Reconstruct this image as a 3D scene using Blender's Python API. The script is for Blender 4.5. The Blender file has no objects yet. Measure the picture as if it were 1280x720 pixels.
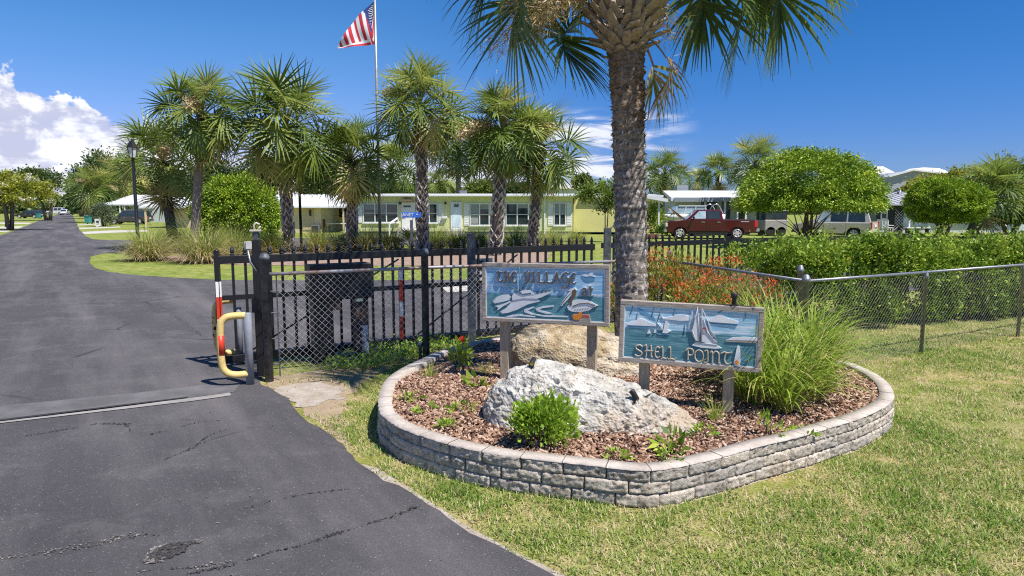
import bpy, math, random
import numpy as np
from mathutils import Vector, Matrix, noise as mn
R = math.radians
rng = np.random.default_rng(7)
rnd = random.Random(7)
scene = bpy.context.scene
COL = scene.collection
PI = math.pi

# ------------------------------------------------------------------ camera model
F = 853.33
EYE = 2.0
PITCH = math.atan(100 / F)
CT, ST = math.cos(PITCH), math.sin(PITCH)

def ray(px, py):
    u, v = (px - 640) / F, (360 - py) / F
    return u, CT + ST * v, -ST + CT * v

def at(px, py, Y):
    r = ray(px, py); t = Y / r[1]
    return Vector((r[0] * t, Y, EYE + r[2] * t))

def gr(px, py, z=0.0):
    r = ray(px, py); t = (z - EYE) / r[2]
    return Vector((r[0] * t, r[1] * t, z))

# ------------------------------------------------------------------ object helpers
WLOC = {}

def tag(o, label=None, cat=None, group=None, kind=None):
    if label: o['label'] = label
    if cat: o['category'] = cat
    if group: o['group'] = group
    if kind: o['kind'] = kind
    return o

def thing(name, label, cat, loc=(0, 0, 0), rz=0.0, group=None):
    o = bpy.data.objects.new(name, None)
    COL.objects.link(o)
    o.location = loc; o.rotation_euler = (0, 0, rz)
    o.empty_display_size = 0.1
    WLOC[o.name] = Vector(loc)
    return tag(o, label, cat, group)

def wloc(o):
    return WLOC.get(o.name, Vector((0, 0, 0))) if o else Vector((0, 0, 0))

def link(name, me, mats, parent=None):
    o = bpy.data.objects.new(name, me)
    for m in (mats if isinstance(mats, (list, tuple)) else [mats]):
        me.materials.append(m)
    COL.objects.link(o)
    if parent is not None:
        o.parent = parent
        WLOC[o.name] = wloc(parent)
    return o

def npmesh(name, V, Fc, mats, parent=None, tint=None, smooth=False, world=True, mi=None):
    V = np.asarray(V, dtype=np.float32).reshape(-1, 3)
    if world and parent is not None:
        V = V - np.array(wloc(parent), dtype=np.float32)
    Fc = np.asarray(Fc, dtype=np.int32)
    k = Fc.shape[1]; n = Fc.shape[0]
    me = bpy.data.meshes.new(name)
    me.vertices.add(len(V)); me.vertices.foreach_set('co', V.ravel())
    me.loops.add(n * k); me.loops.foreach_set('vertex_index', Fc.ravel())
    me.polygons.add(n)
    me.polygons.foreach_set('loop_start', np.arange(0, n * k, k, dtype=np.int32))
    if smooth: me.polygons.foreach_set('use_smooth', np.ones(n, dtype=bool))
    if mi is not None: me.polygons.foreach_set('material_index', np.asarray(mi, dtype=np.int32))
    if tint is not None:
        a = me.attributes.new('tint', 'FLOAT', 'POINT')
        a.data.foreach_set('value', np.asarray(tint, dtype=np.float32).ravel())
    me.update(calc_edges=True); me.validate()
    return link(name, me, mats, parent)

def frame_of(d):
    d = Vector(d).normalized()
    up = Vector((0, 0, 1)) if abs(d.z) < 0.95 else Vector((1, 0, 0))
    s = d.cross(up).normalized()
    return d, s, s.cross(d).normalized()

class MB:
    def __init__(self): self.v = []; self.f = []; self.m = []; self.s = []
    def add(self, vs, fs, mi=0, smooth=False):
        b = len(self.v); self.v += [tuple(p) for p in vs]
        for q in fs:
            self.f.append(tuple(b + i for i in q)); self.m.append(mi); self.s.append(smooth)
        return self
    def box(self, c, s, rz=0.0, mi=0, M=None):
        c = Vector(c); hx, hy, hz = s[0] / 2, s[1] / 2, s[2] / 2
        if M is None: M = Matrix.Rotation(rz, 3, 'Z')
        vs = [c + M @ Vector((x, y, z)) for z in (-hz, hz) for x, y in ((-hx, -hy), (hx, -hy), (hx, hy), (-hx, hy))]
        return self.add(vs, [(3, 2, 1, 0), (4, 5, 6, 7), (0, 1, 5, 4), (1, 2, 6, 5), (2, 3, 7, 6), (3, 0, 4, 7)], mi)
    def bar(self, p, q, w, h, mi=0):
        p, q = Vector(p), Vector(q); d, s, u = frame_of(q - p)
        vs = [a + s * (x * w / 2) + u * (y * h / 2) for a in (p, q) for x, y in ((-1, -1), (1, -1), (1, 1), (-1, 1))]
        return self.add(vs, [(0, 1, 2, 3), (7, 6, 5, 4), (0, 4, 5, 1), (1, 5, 6, 2), (2, 6, 7, 3), (3, 7, 4, 0)], mi)
    def tube(self, pts, r, n=8, mi=0, cap=True, smooth=True, flat=1.0):
        pts = [Vector(p) for p in pts]; k = len(pts)
        rs = r if isinstance(r, (list, tuple)) else [r] * k
        vs = []; pu = None
        for i in range(k):
            d = (pts[min(i + 1, k - 1)] - pts[max(i - 1, 0)])
            d, s, u = frame_of(d)
            if pu is not None:
                u2 = pu - d * pu.dot(d)
                if u2.length > 1e-4: u = u2.normalized(); s = d.cross(u)
            pu = u
            for j in range(n):
                a = 2 * PI * j / n
                vs.append(pts[i] + s * (math.cos(a) * rs[i]) + u * (math.sin(a) * rs[i] * flat))
        fs = [(i * n + j, i * n + (j + 1) % n, (i + 1) * n + (j + 1) % n, (i + 1) * n + j) for i in range(k - 1) for j in range(n)]
        self.add(vs, fs, mi, smooth)
        if cap:
            b = len(self.v) - len(vs)
            self.f += [tuple(b + j for j in range(n - 1, -1, -1)), tuple(b + (k - 1) * n + j for j in range(n))]
            self.m += [mi, mi]; self.s += [False, False]
        return self
    def lathe(self, prof, c=(0, 0, 0), n=16, mi=0, M=None, smooth=True):
        c = Vector(c); vs = []
        for r_, z in prof:
            for j in range(n):
                a = 2 * PI * j / n
                p = Vector((math.cos(a) * r_, math.sin(a) * r_, z))
                vs.append(c + (M @ p if M is not None else p))
        k = len(prof)
        fs = [(i * n + j, i * n + (j + 1) % n, (i + 1) * n + (j + 1) % n, (i + 1) * n + j) for i in range(k - 1) for j in range(n)]
        self.add(vs, fs, mi, smooth)
        b = len(self.v) - len(vs)
        self.f += [tuple(b + j for j in range(n - 1, -1, -1)), tuple(b + (k - 1) * n + j for j in range(n))]
        self.m += [mi, mi]; self.s += [False, False]
        return self
    def prism(self, a, b, mi=0):
        """a, b: matching outlines (lists of points); closes both ends"""
        n = len(a)
        return self.add(list(a) + list(b), [tuple(range(n - 1, -1, -1)), tuple(range(n, 2 * n))] +
                        [(i, (i + 1) % n, n + (i + 1) % n, n + i) for i in range(n)], mi)
    def poly(self, pts, mi=0):
        return self.add(pts, [tuple(range(len(pts)))], mi)
    def build(self, name, mats, parent=None, world=True, bevel=0.0, seg=2):
        me = bpy.data.meshes.new(name)
        off = wloc(parent) if (world and parent is not None) else Vector((0, 0, 0))
        me.from_pydata([(x - off.x, y - off.y, z - off.z) for x, y, z in self.v], [], self.f)
        me.polygons.foreach_set('material_index', self.m)
        me.polygons.foreach_set('use_smooth', self.s)
        import bmesh
        bm = bmesh.new(); bm.from_mesh(me)
        bmesh.ops.recalc_face_normals(bm, faces=bm.faces)
        bm.to_mesh(me); bm.free(); me.update()
        o = link(name, me, mats, parent)
        if bevel:
            md = o.modifiers.new('bevel', 'BEVEL'); md.width = bevel; md.segments = seg; md.limit_method = 'ANGLE'; md.angle_limit = R(40)
        return o

def copy_tree(o, parent=None):
    c = o.copy(); COL.objects.link(c)
    if parent is not None: c.parent = parent
    for ch in list(o.children): copy_tree(ch, c)
    return c

def crom(pts, n=6, closed=False):
    P = [Vector(p) for p in pts]; out = []
    k = len(P); rngi = range(k if closed else k - 1)
    for i in rngi:
        if closed: a, b, c, d = P[(i - 1) % k], P[i], P[(i + 1) % k], P[(i + 2) % k]
        else: a, b, c, d = P[max(i - 1, 0)], P[i], P[i + 1], P[min(i + 2, k - 1)]
        for j in range(n):
            t = j / n
            out.append(0.5 * ((2 * b) + (c - a) * t + (2 * a - 5 * b + 4 * c - d) * t * t + (3 * b - a - 3 * c + d) * t ** 3))
    if not closed: out.append(P[-1])
    return out

# vectorised value noise --------------------------------------------------------
def vnoise(x, y, s=1.0, seed=0):
    x = np.asarray(x) * s + seed * 17.13; y = np.asarray(y) * s + seed * 9.7
    xi, yi = np.floor(x), np.floor(y); fx, fy = x - xi, y - yi
    fx = fx * fx * (3 - 2 * fx); fy = fy * fy * (3 - 2 * fy)
    def h(a, b):
        q = np.sin(a * 127.1 + b * 311.7 + seed) * 43758.5453
        return q - np.floor(q)
    return (h(xi, yi) * (1 - fx) + h(xi + 1, yi) * fx) * (1 - fy) + (h(xi, yi + 1) * (1 - fx) + h(xi + 1, yi + 1) * fx) * fy

def unit(a): return a / np.maximum(np.linalg.norm(a, axis=-1, keepdims=True), 1e-9)
def rdir(n): return unit(rng.normal(size=(n, 3)))

def inside(poly, x, y):
    c = np.zeros(len(x), bool); n = len(poly)
    for i in range(n):
        x0, y0 = poly[i][0], poly[i][1]; x1, y1 = poly[(i + 1) % n][0], poly[(i + 1) % n][1]
        if y0 == y1: continue
        k = ((y0 > y) != (y1 > y)) & (x < (x1 - x0) * (y - y0) / (y1 - y0) + x0)
        c ^= k
    return c

def leaf_geo(P, D, S, W, fold=0.15):
    """one folded rhombic leaf per row"""
    n = len(P); side = unit(np.cross(D, rdir(n))); up = np.cross(side, D)
    S = np.broadcast_to(np.asarray(S, float), (n,))[:, None]; W = np.broadcast_to(np.asarray(W, float), (n,))[:, None]
    mid = P + D * S * .45 - up * S * fold * .5
    V = np.stack([P, mid + side * W * .5 + up * S * fold, P + D * S, mid - side * W * .5 + up * S * fold], 1)
    Fc = np.arange(n * 4).reshape(n, 4)
    return V.reshape(-1, 3), Fc

# ------------------------------------------------------------------ materials
def nt(name):
    m = bpy.data.materials.new(name); m.use_nodes = True
    t = m.node_tree; b = t.nodes['Principled BSDF']
    return m, t, b

def N(t, kind, **kw):
    n = t.nodes.new(kind)
    for k, v in kw.items():
        if k.startswith('_'): setattr(n, k[1:], v)
        else: n.inputs[k.replace('__', ' ')].default_value = v
    return n

def ramp(t, fac, stops):
    r = t.nodes.new('ShaderNodeValToRGB'); e = r.color_ramp.elements
    while len(e) > 1: e.remove(e[-1])
    e[0].position = stops[0][0]; e[0].color = (*stops[0][1], 1)
    for p, c in stops[1:]:
        q = e.new(p); q.color = (*c, 1)
    t.links.new(fac, r.inputs[0])
    return r.outputs[0]

def tex(t, scale, detail=6, rough=.6, vec=None, kind='ShaderNodeTexNoise', stretch=None, coord='Object'):
    n = t.nodes.new(kind); n.inputs['Scale'].default_value = scale
    if kind == 'ShaderNodeTexNoise':
        n.inputs['Detail'].default_value = detail; n.inputs['Roughness'].default_value = rough
    if vec is None:
        tc = t.nodes.new('ShaderNodeTexCoord'); vec = tc.outputs[coord]
    if stretch:
        mp = t.nodes.new('ShaderNodeMapping'); mp.inputs['Scale'].default_value = stretch
        t.links.new(vec, mp.inputs[0]); vec = mp.outputs[0]
    t.links.new(vec, n.inputs['Vector'])
    return n.outputs[0]

def mixc(t, fac, a, b, mode='MIX'):
    m = t.nodes.new('ShaderNodeMix'); m.data_type = 'RGBA'; m.blend_type = mode
    for s, v in ((0, fac), (6, a), (7, b)):
        if isinstance(v, bpy.types.NodeSocket): t.links.new(v, m.inputs[s])
        elif s == 0: m.inputs[0].default_value = v
        else: m.inputs[s].default_value = (*v, 1)
    return m.outputs[2]

def bump(t, b, h, strength=.4, dist=.02):
    n = t.nodes.new('ShaderNodeBump'); n.inputs['Strength'].default_value = strength; n.inputs['Distance'].default_value = dist
    t.links.new(h, n.inputs['Height']); t.links.new(n.outputs[0], b.inputs['Normal'])

def pm(name, c1, c2=None, scale=6, rough=.6, metal=0, bmp=0, bscale=40, bdist=.01, stretch=None, spec=.4, mid=(.35, .65), coat=0):
    m, t, b = nt(name)
    c2 = c2 or tuple(x * .8 for x in c1)
    f = tex(t, scale, stretch=stretch)
    t.links.new(ramp(t, f, [(mid[0], c1), (mid[1], c2)]), b.inputs['Base Color'])
    b.inputs['Roughness'].default_value = rough; b.inputs['Metallic'].default_value = metal
    b.inputs['Specular IOR Level'].default_value = spec
    if coat: b.inputs['Coat Weight'].default_value = coat
    if bmp: bump(t, b, tex(t, bscale, stretch=stretch), bmp, bdist)
    return m

def leafmat(name, stops, trans=.3, rough=.5, spec=.35):
    m, t, b = nt(name)
    a = t.nodes.new('ShaderNodeAttribute'); a.attribute_name = 'tint'
    c = ramp(t, a.outputs['Fac'], stops)
    t.links.new(c, b.inputs['Base Color']); b.inputs['Roughness'].default_value = rough
    b.inputs['Specular IOR Level'].default_value = spec
    if trans:
        tr = t.nodes.new('ShaderNodeBsdfTranslucent')
        hs = N(t, 'ShaderNodeHueSaturation', Saturation=.98, Value=1.5, Hue=.49)
        t.links.new(c, hs.inputs['Color']); t.links.new(hs.outputs[0], tr.inputs[0])
        mx = t.nodes.new('ShaderNodeMixShader'); mx.inputs[0].default_value = trans
        t.links.new(b.outputs[0], mx.inputs[1]); t.links.new(tr.outputs[0], mx.inputs[2])
        t.links.new(mx.outputs[0], t.nodes['Material Output'].inputs[0])
    return m

def glassmat(name, c=(.02, .03, .035), rough=.05):
    m, t, b = nt(name)
    f = tex(t, 1.2)
    t.links.new(ramp(t, f, [(.35, c), (.65, tuple(x * 1.8 for x in c))]), b.inputs['Base Color'])
    b.inputs['Roughness'].default_value = rough; b.inputs['Specular IOR Level'].default_value = .6
    return m

M = {}
M['black'] = pm('black_paint', (.009, .009, .0105), (.015, .015, .017), rough=.4, scale=30, spec=.5)
M['blackpost'] = pm('worn_black_post', (.035, .039, .047), (.12, .13, .15), rough=.5, scale=14, bmp=.15)
M['galv'] = pm('galvanized_steel', (.3, .31, .34), (.2, .21, .24), rough=.45, metal=.6, scale=25)
M['wire'] = pm('fence_wire', (.27, .265, .27), (.19, .185, .19), rough=.6, metal=.3, scale=9)
M['wirebright'] = pm('bright_fence_wire', (.46, .45, .46), (.34, .33, .34), rough=.55, metal=.3, scale=9)
M['palmtrunk'] = pm('ringed_palm_trunk', (.34, .285, .24), (.17, .135, .11), scale=4, rough=.95, bmp=.9, bscale=14, bdist=.04, stretch=(1.5, 1.5, 5))
M['rail'] = pm('rusty_rail', (.30, .30, .32), (.30, .19, .15), rough=.55, metal=.3, scale=2.2, mid=(.45, .62))
M['yellow'] = pm('yellow_painted_steel', (.66, .49, .19), (.50, .36, .13), rough=.6, scale=9, bmp=.25, mid=(.4, .75))
M['red'] = pm('red_tape', (.62, .05, .02), (.5, .04, .02), rough=.4)
M['white'] = pm('white_paint', (.78, .78, .77), (.7, .7, .69), rough=.45, scale=4)
M['postgrey'] = pm('grey_bollard_paint', (.26, .28, .32), (.2, .215, .25), rough=.5, scale=10)
M['wood'] = pm('weathered_post_wood', (.46, .39, .28), (.30, .245, .175), scale=8, stretch=(6, 6, .8), rough=.8, bmp=.5, bscale=18)
M['framewood'] = pm('weathered_frame_wood', (.40, .35, .30), (.27, .23, .20), scale=9, stretch=(1, 6, 6), rough=.8, bmp=.4, bscale=20)
M['letter_dark'] = pm('carved_dark_letter', (.12, .11, .10), (.09, .085, .08), rough=.6, scale=20)
M['letter_tan'] = pm('carved_tan_letter', (.42, .38, .31), (.3, .27, .22), rough=.6, scale=20)
M['signwhite'] = pm('sign_white_paint', (.72, .74, .76), (.60, .63, .67), rough=.6, scale=9)
M['signgrey'] = pm('sign_grey_paint', (.42, .43, .46), (.33, .34, .38), rough=.6, scale=9)
M['signteal'] = pm('sign_blue_lines', (.05, .13, .18), (.08, .17, .22), rough=.6)
M['signblue'] = pm('sign_shadow_blue', (.10, .26, .42), (.12, .3, .48), rough=.6)
M['signbrown'] = pm('sign_brown_paint', (.17, .11, .075), (.12, .08, .05), rough=.6)
M['signorange'] = pm('sign_orange_paint', (.7, .25, .03), (.6, .2, .03), rough=.6)
M['signred'] = pm('sign_red_paint', (.5, .08, .05), (.42, .07, .05), rough=.6)
M['concrete'] = pm('concrete', (.5, .47, .42), (.38, .355, .32), rough=.9, scale=3, bmp=.3)
M['glass'] = glassmat('window_glass')
M['rubber'] = pm('tyre_rubber', (.018, .018, .018), (.026, .026, .026), rough=.85, scale=20)
M['chrome'] = pm('chrome', (.62, .62, .62), (.5, .5, .5), rough=.22, metal=.85)
M['roofmetal'] = pm('white_metal_roof', (.72, .73, .74), (.6, .61, .63), rough=.4, scale=1.2)
EXPOSURE = 0.65; SUN_E = 4.8; SKY_E = 0.079
# ------------------------------------------------------------------ render, world, sun, camera
scene.render.engine = 'CYCLES'
vs = scene.view_settings
vs.view_transform = 'Standard'; vs.look = 'None'; vs.gamma = 1.0; vs.use_curve_mapping = False
vs.exposure = EXPOSURE
scene.cycles.max_bounces = 6; scene.cycles.diffuse_bounces = 3; scene.cycles.transparent_max_bounces = 4
scene.cycles.use_denoising = False; scene.cycles.filter_width = 1.15

cam = bpy.data.cameras.new('camera'); camo = bpy.data.objects.new('camera', cam); COL.objects.link(camo)
cam.sensor_width = 36; cam.lens = 36 * F / 1280; cam.clip_end = 4000; cam.clip_start = .05
camo.location = (0, 0, EYE); camo.rotation_euler = (PI / 2 - PITCH, 0, 0)
scene.camera = camo

SUN_EL = R(60); SUN_AZ = math.atan2(.80, -.60)          # azimuth measured from +Y towards +X
sd = Vector((math.sin(SUN_AZ) * math.cos(SUN_EL), math.cos(SUN_AZ) * math.cos(SUN_EL), math.sin(SUN_EL)))
sl = bpy.data.lights.new('sun', 'SUN'); sl.energy = SUN_E; sl.angle = R(.53); sl.color = (1, .95, .87)
so = bpy.data.objects.new('sun', sl); COL.objects.link(so)
so.rotation_euler = (-sd).to_track_quat('-Z', 'Y').to_euler(); so.location = (20, -20, 40)

w = bpy.data.worlds.new('World'); scene.world = w; w.use_nodes = True
t = w.node_tree; L = t.links
bg = t.nodes['Background']; bg.inputs[1].default_value = SKY_E
sky = t.nodes.new('ShaderNodeTexSky'); sky.sky_type = 'NISHITA'; sky.sun_disc = False
sky.sun_elevation = SUN_EL; sky.sun_rotation = SUN_AZ; sky.altitude = 0; sky.air_density = 1.0; sky.dust_density = .25; sky.ozone_density = 4.0
hs = N(t, 'ShaderNodeHueSaturation', Saturation=1.35, Value=1.0); L.new(sky.outputs[0], hs.inputs['Color'])
skyc = None
def mth(op, a, b=None, c=None, clamp=False):
    n = t.nodes.new('ShaderNodeMath'); n.operation = op; n.use_clamp = clamp
    for i, v_ in enumerate((a, b, c)):
        if v_ is None: continue
        if isinstance(v_, bpy.types.NodeSocket): L.new(v_, n.inputs[i])
        else: n.inputs[i].default_value = v_
    return n.outputs[0]
def sstep(x, lo, hi):
    n = t.nodes.new('ShaderNodeMapRange'); n.interpolation_type = 'SMOOTHSTEP'
    L.new(x, n.inputs[0]); n.inputs[1].default_value = lo; n.inputs[2].default_value = hi
    return n.outputs[0]
tc = t.nodes.new('ShaderNodeTexCoord'); sx = t.nodes.new('ShaderNodeSeparateXYZ'); L.new(tc.outputs['Generated'], sx.inputs[0])
az = mth('MULTIPLY', mth('ARCTAN2', sx.outputs[0], sx.outputs[1]), 180 / PI)
el = mth('MULTIPLY', mth('ARCSINE', sx.outputs[2]), 180 / PI)
def cnoise(sa, se, scale, detail=8, rough=.58, dist=0, off=0):
    cb = t.nodes.new('ShaderNodeCombineXYZ')
    L.new(mth('MULTIPLY', az, sa), cb.inputs[0]); L.new(mth('MULTIPLY', el, se), cb.inputs[1]); cb.inputs[2].default_value = off
    n = t.nodes.new('ShaderNodeTexNoise'); n.inputs['Scale'].default_value = scale; n.inputs['Detail'].default_value = detail
    n.inputs['Roughness'].default_value = rough; n.inputs['Distortion'].default_value = dist
    L.new(cb.outputs[0], n.inputs['Vector']); return n.outputs[0]
gel = sstep(el, 2.0, 14.0); gaz = sstep(az, 12, -16)
skyc = mixc(t, 1.0, hs.outputs[0], mixc(t, gel, (.40, .53, .96), (.45, .69, .94)), 'MULTIPLY')
skyc = mixc(t, 1.0, skyc, mixc(t, gaz, (.98, .97, .99), (2.35, 1.42, 1.18)), 'MULTIPLY')
# cumulus bank low in the north-west
topm = sstep(az, -26.5, -36.8)                                     # 0 at the right end, 1 at the left end
hgt = mth('ADD', mth('MULTIPLY', topm, 3.2), 5.6)
n1 = cnoise(.18, .26, 1.0, 9, .56, .4, 3.1)
n2 = cnoise(.45, .62, 1.0, 8, .6, .3, 8.4)
dens = mth('ADD', mth('SUBTRACT', hgt, el), mth('MULTIPLY', mth('SUBTRACT', n1, .5), 5.5))
dens = mth('ADD', dens, mth('MULTIPLY', mth('SUBTRACT', n2, .5), 4.6))
bank = sstep(dens, 0, .42)
bank = mth('MULTIPLY', bank, sstep(az, -22.5, -26.5))
# holes and streaks low in the bank
bank = mth('MULTIPLY', bank, mth('ADD', .72, mth('MULTIPLY', sstep(cnoise(.10, .55, 1.0, 6, .5, 0, 5.7), .3, .55), .28)))
# the wisps to the right and the low haze-white strip behind the palms
n3 = cnoise(.11, .75, 1.0, 7, .55, .6, 21.3)
wis = mth('MULTIPLY', sstep(n3, .44, .60), mth('MULTIPLY', sstep(az, -8, 6), sstep(az, 15.5, 10)))
wis = mth('MULTIPLY', wis, mth('MULTIPLY', sstep(el, 8.3, 6.6), sstep(el, 1.0, 2.4)))
low = mth('MULTIPLY', sstep(cnoise(.09, .32, 1.0, 7, .55, .3, 2.2), .34, .56), mth('MULTIPLY', sstep(el, 6.5, 2.5), mth('MULTIPLY', sstep(az, -30, -20), sstep(az, 9, 1))))
thin = mth('MAXIMUM', mth('MULTIPLY', wis, .95), mth('MULTIPLY', low, .75))
allc = mth('MAXIMUM', bank, thin)
# sunlit tops and lavender undersides of the bank
lit = sstep(mth('ADD', mth('MULTIPLY', cnoise(.22, .42, 1.0, 9, .6, .5, 14.4), 1.0), mth('MULTIPLY', mth('SUBTRACT', n2, .5), .7)), .40, .60)
ccol = mixc(t, lit, (4.9, 5.1, 6.6), (9.6, 9.6, 9.8))
ccol2 = mixc(t, mth('MULTIPLY', thin, 1.0), ccol, (8.0, 8.2, 9.0))
fin = mixc(t, mth('MULTIPLY', allc, .95), skyc, ccol2)
L.new(fin, bg.inputs[0])

# ------------------------------------------------------------------ ground, roads
def world_pos(t):
    g = t.nodes.new('ShaderNodeNewGeometry'); return g.outputs['Position']

def lawn_material():
    m, t, b = nt('lawn_grass'); p = world_pos(t)
    big = tex(t, .55, 5, .6, p); mid_ = tex(t, 3.2, 6, .65, p); fine = tex(t, 45, 3, .7, p)
    c1 = ramp(t, mid_, [(.3, (.15, .19, .04)), (.45, (.25, .265, .075)), (.57, (.38, .32, .17)), (.72, (.48, .37, .25))])
    c2 = ramp(t, big, [(.35, (.72, .85, .6)), (.6, (1.05, 1.0, .95))])
    c = mixc(t, 1.0, c1, c2, 'MULTIPLY')
    c3 = ramp(t, fine, [(.3, (.45, .48, .42)), (.7, (1.35, 1.3, 1.25))])
    c = mixc(t, 1.0, c, c3, 'MULTIPLY')
    sp = t.nodes.new('ShaderNodeSeparateXYZ'); t.links.new(p, sp.inputs[0])
    mr = t.nodes.new('ShaderNodeMapRange'); t.links.new(sp.outputs[1], mr.inputs[0]); mr.inputs[1].default_value = 12; mr.inputs[2].default_value = 16
    c = mixc(t, mr.outputs[0], c, mixc(t, 1.0, c, (.80, .98, .72), 'MULTIPLY'))
    t.links.new(c, b.inputs['Base Color']); b.inputs['Roughness'].default_value = .9; b.inputs['Specular IOR Level'].default_value = .1
    bump(t, b, fine, .7, .03)
    return m
M['lawn'] = lawn_material()

def asphalt_material():
    m, t, b = nt('asphalt'); p = world_pos(t)
    big = tex(t, .35, 6, .6, p); mid_ = tex(t, 1.6, 8, .7, p); fine = tex(t, 160, 3, .8, p)
    # the road runs along (-.55, .835): stretch wear along it
    vr = t.nodes.new('ShaderNodeVectorRotate'); vr.rotation_type = 'Z_AXIS'; vr.inputs['Angle'].default_value = R(-33)
    t.links.new(p, vr.inputs[0])
    wear = tex(t, .8, 5, .6, vr.outputs[0], stretch=(1.2, .12, 1))
    c = ramp(t, big, [(.35, (.058, .055, .059)), (.65, (.083, .079, .083))])
    c = mixc(t, ramp(t, wear, [(.46, (0, 0, 0)), (.70, (.8, .8, .8))]), c, (.15, .137, .14))
    c = mixc(t, ramp(t, mid_, [(.50, (0, 0, 0)), (.72, (.5, .5, .5))]), c, (.155, .147, .148))
    c = mixc(t, 1.0, c, ramp(t, fine, [(.3, (.48, .48, .48)), (.7, (1.5, 1.5, 1.52))]), 'MULTIPLY')
    spk = tex(t, 70, 1, .5, p)
    c = mixc(t, ramp(t, spk, [(.70, (0, 0, 0)), (.76, (.7, .7, .7))]), c, (.3, .29, .28))
    # hairline cracks
    dn = tex(t, 1.3, 4, .6, p)
    ds = t.nodes.new('ShaderNodeMix'); ds.data_type = 'VECTOR'; ds.inputs[0].default_value = .12
    t.links.new(p, ds.inputs[4]); t.links.new(dn, ds.inputs[5])
    vo = t.nodes.new('ShaderNodeTexVoronoi'); vo.feature = 'DISTANCE_TO_EDGE'; vo.inputs['Scale'].default_value = .28
    t.links.new(ds.outputs[1], vo.inputs['Vector'])
    ck = ramp(t, vo.outputs[0], [(0, (.75, .75, .75)), (.004, (.45, .45, .45)), (.008, (0, 0, 0))])
    ckn = ramp(t, tex(t, .7, 3, .5, p), [(.5, (0, 0, 0)), (.6, (1, 1, 1))])
    ck2 = mixc(t, 1.0, ck, ckn, 'MULTIPLY')
    c = mixc(t, ck2, c, (.02, .019, .019))
    t.links.new(c, b.inputs['Base Color']); b.inputs['Roughness'].default_value = .85; b.inputs['Specular IOR Level'].default_value = .25
    bump(t, b, fine, .8, .008)
    return m
M['asphalt'] = asphalt_material()

def flat(name, pts, mat, z, kind='structure', jitter=0.0, step=0.25):
    """a sheet from an outline; its edge is subdivided and roughened when jitter is given"""
    out = []
    n = len(pts)
    for i in range(n):
        a = Vector(pts[i]); b = Vector(pts[(i + 1) % n])
        k = 1
        if jitter and (a - b).length < 30: k = max(1, int((a - b).length / step))
        for j in range(k):
            q = a.lerp(b, j / k)
            if jitter:
                q.x += jitter * mn.noise((q.x * 2.1, q.y * 2.1, 1)) + jitter * .6 * mn.noise((q.x * 7, q.y * 7, 5))
                q.y += jitter * mn.noise((q.x * 2.1, q.y * 2.1, 9)) + jitter * .6 * mn.noise((q.x * 7, q.y * 7, 3))
            out.append((q.x, q.y, z))
    mb = MB(); mb.poly(out)
    o = mb.build(name, mat)
    o['kind'] = kind
    return o

S = 900
mb = MB(); mb.add([(-S, -60, 0), (S, -60, 0), (S, 1500, 0), (-S, 1500, 0)], [(0, 1, 2, 3)])
tag(mb.build('ground', M['lawn']), kind='structure')

# gate line (bottom of the sliding gate), measured on the ground
GA = gr(281, 459); GB = gr(515, 434)
gdir = (GB - GA).normalized(); gnor = Vector((-gdir.y, gdir.x, 0))
def G(s, off=0, z=0): p = GA + gdir * s + gnor * off; return Vector((p.x, p.y, z))

edge_px = [(705, 733), (691, 719), (655, 700), (620, 681), (590, 668), (534, 632), (496, 608), (480, 602), (446, 576), (412, 544), (379, 524), (360, 499), (340, 487), (326, 482)]
DRIVE_EDGE = [gr(*p) for p in edge_px]
A0 = gr(700, 728)
road = [Vector((A0.x + 1.3, A0.y - 2.6, 0))] + DRIVE_EDGE + [G(.62, .2), G(6, .3), G(12, .35), G(24, .3), G(26, 8.6)]
far_px = [(830, 343), (690, 347), (560, 350), (420, 351), (275, 350), (215, 347), (170, 344), (135, 340), (118, 335), (112, 328), (113, 321), (128, 317), (154, 315.5)]
road += [gr(*p) for p in far_px]
q = gr(154, 315.5); br = Vector((.88, .47, 0))
road += [q + br * 16, q + br * 16 + Vector((-4, 9, 0)), gr(160, 300), gr(128, 300), gr(115, 299), gr(107, 295), gr(100, 288), gr(95.5, 279), gr(92.5, 272), gr(90, 268), gr(88.5, 265.4)]
road += [gr(79, 265.4), gr(75.5, 267), gr(68, 269.5), gr(48.6, 276), gr(27.8, 284.7), gr(0, 294.4), gr(-260, 385), Vector((-14, 6, 0)), Vector((-14, -6, 0)), Vector((0.5, -6, 0))]
flat('road', road, M['asphalt'], .008, jitter=.045, step=.12)

# worn concrete threshold, gate track and sealed cracks in front of the gate
M['dusty'] = pm('dusty_asphalt', (.085, .082, .085), (.15, .145, .15), scale=2.2, rough=.9, mid=(.4, .72))
M['tar'] = pm('tar_seal', (.020, .019, .019), (.032, .03, .029), rough=.8, scale=9)
M['track'] = pm('concrete_track', (.30, .285, .27), (.22, .205, .195), rough=.85, scale=5)
flat('threshold', [gr(-40, 531), gr(-40, 512), gr(120, 497), gr(250, 484), gr(300, 480), gr(290, 492), gr(130, 512)], M['dusty'], .012, jitter=.05)
flat('gate_track', [gr(-30, 532.5), gr(120, 514.5), gr(240, 499), gr(287, 492.5), gr(289, 496), gr(240, 503), (gr(120, 517)), gr(-30, 534.3)], M['track'], .016, jitter=.006)
flat('gate_groove', [gr(-30, 530.3), gr(235, 498.0), gr(235, 499.2), gr(-30, 532.3)], M['tar'], .020)
M['tarflake'] = leafmat('crack_filler', [(0, (.026, .025, .025)), (.55, (.042, .04, .04)), (.75, (.075, .071, .071)), (.9, (.15, .14, .13)), (1, (.26, .24, .215))], trans=0, rough=.85, spec=.15)
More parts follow.
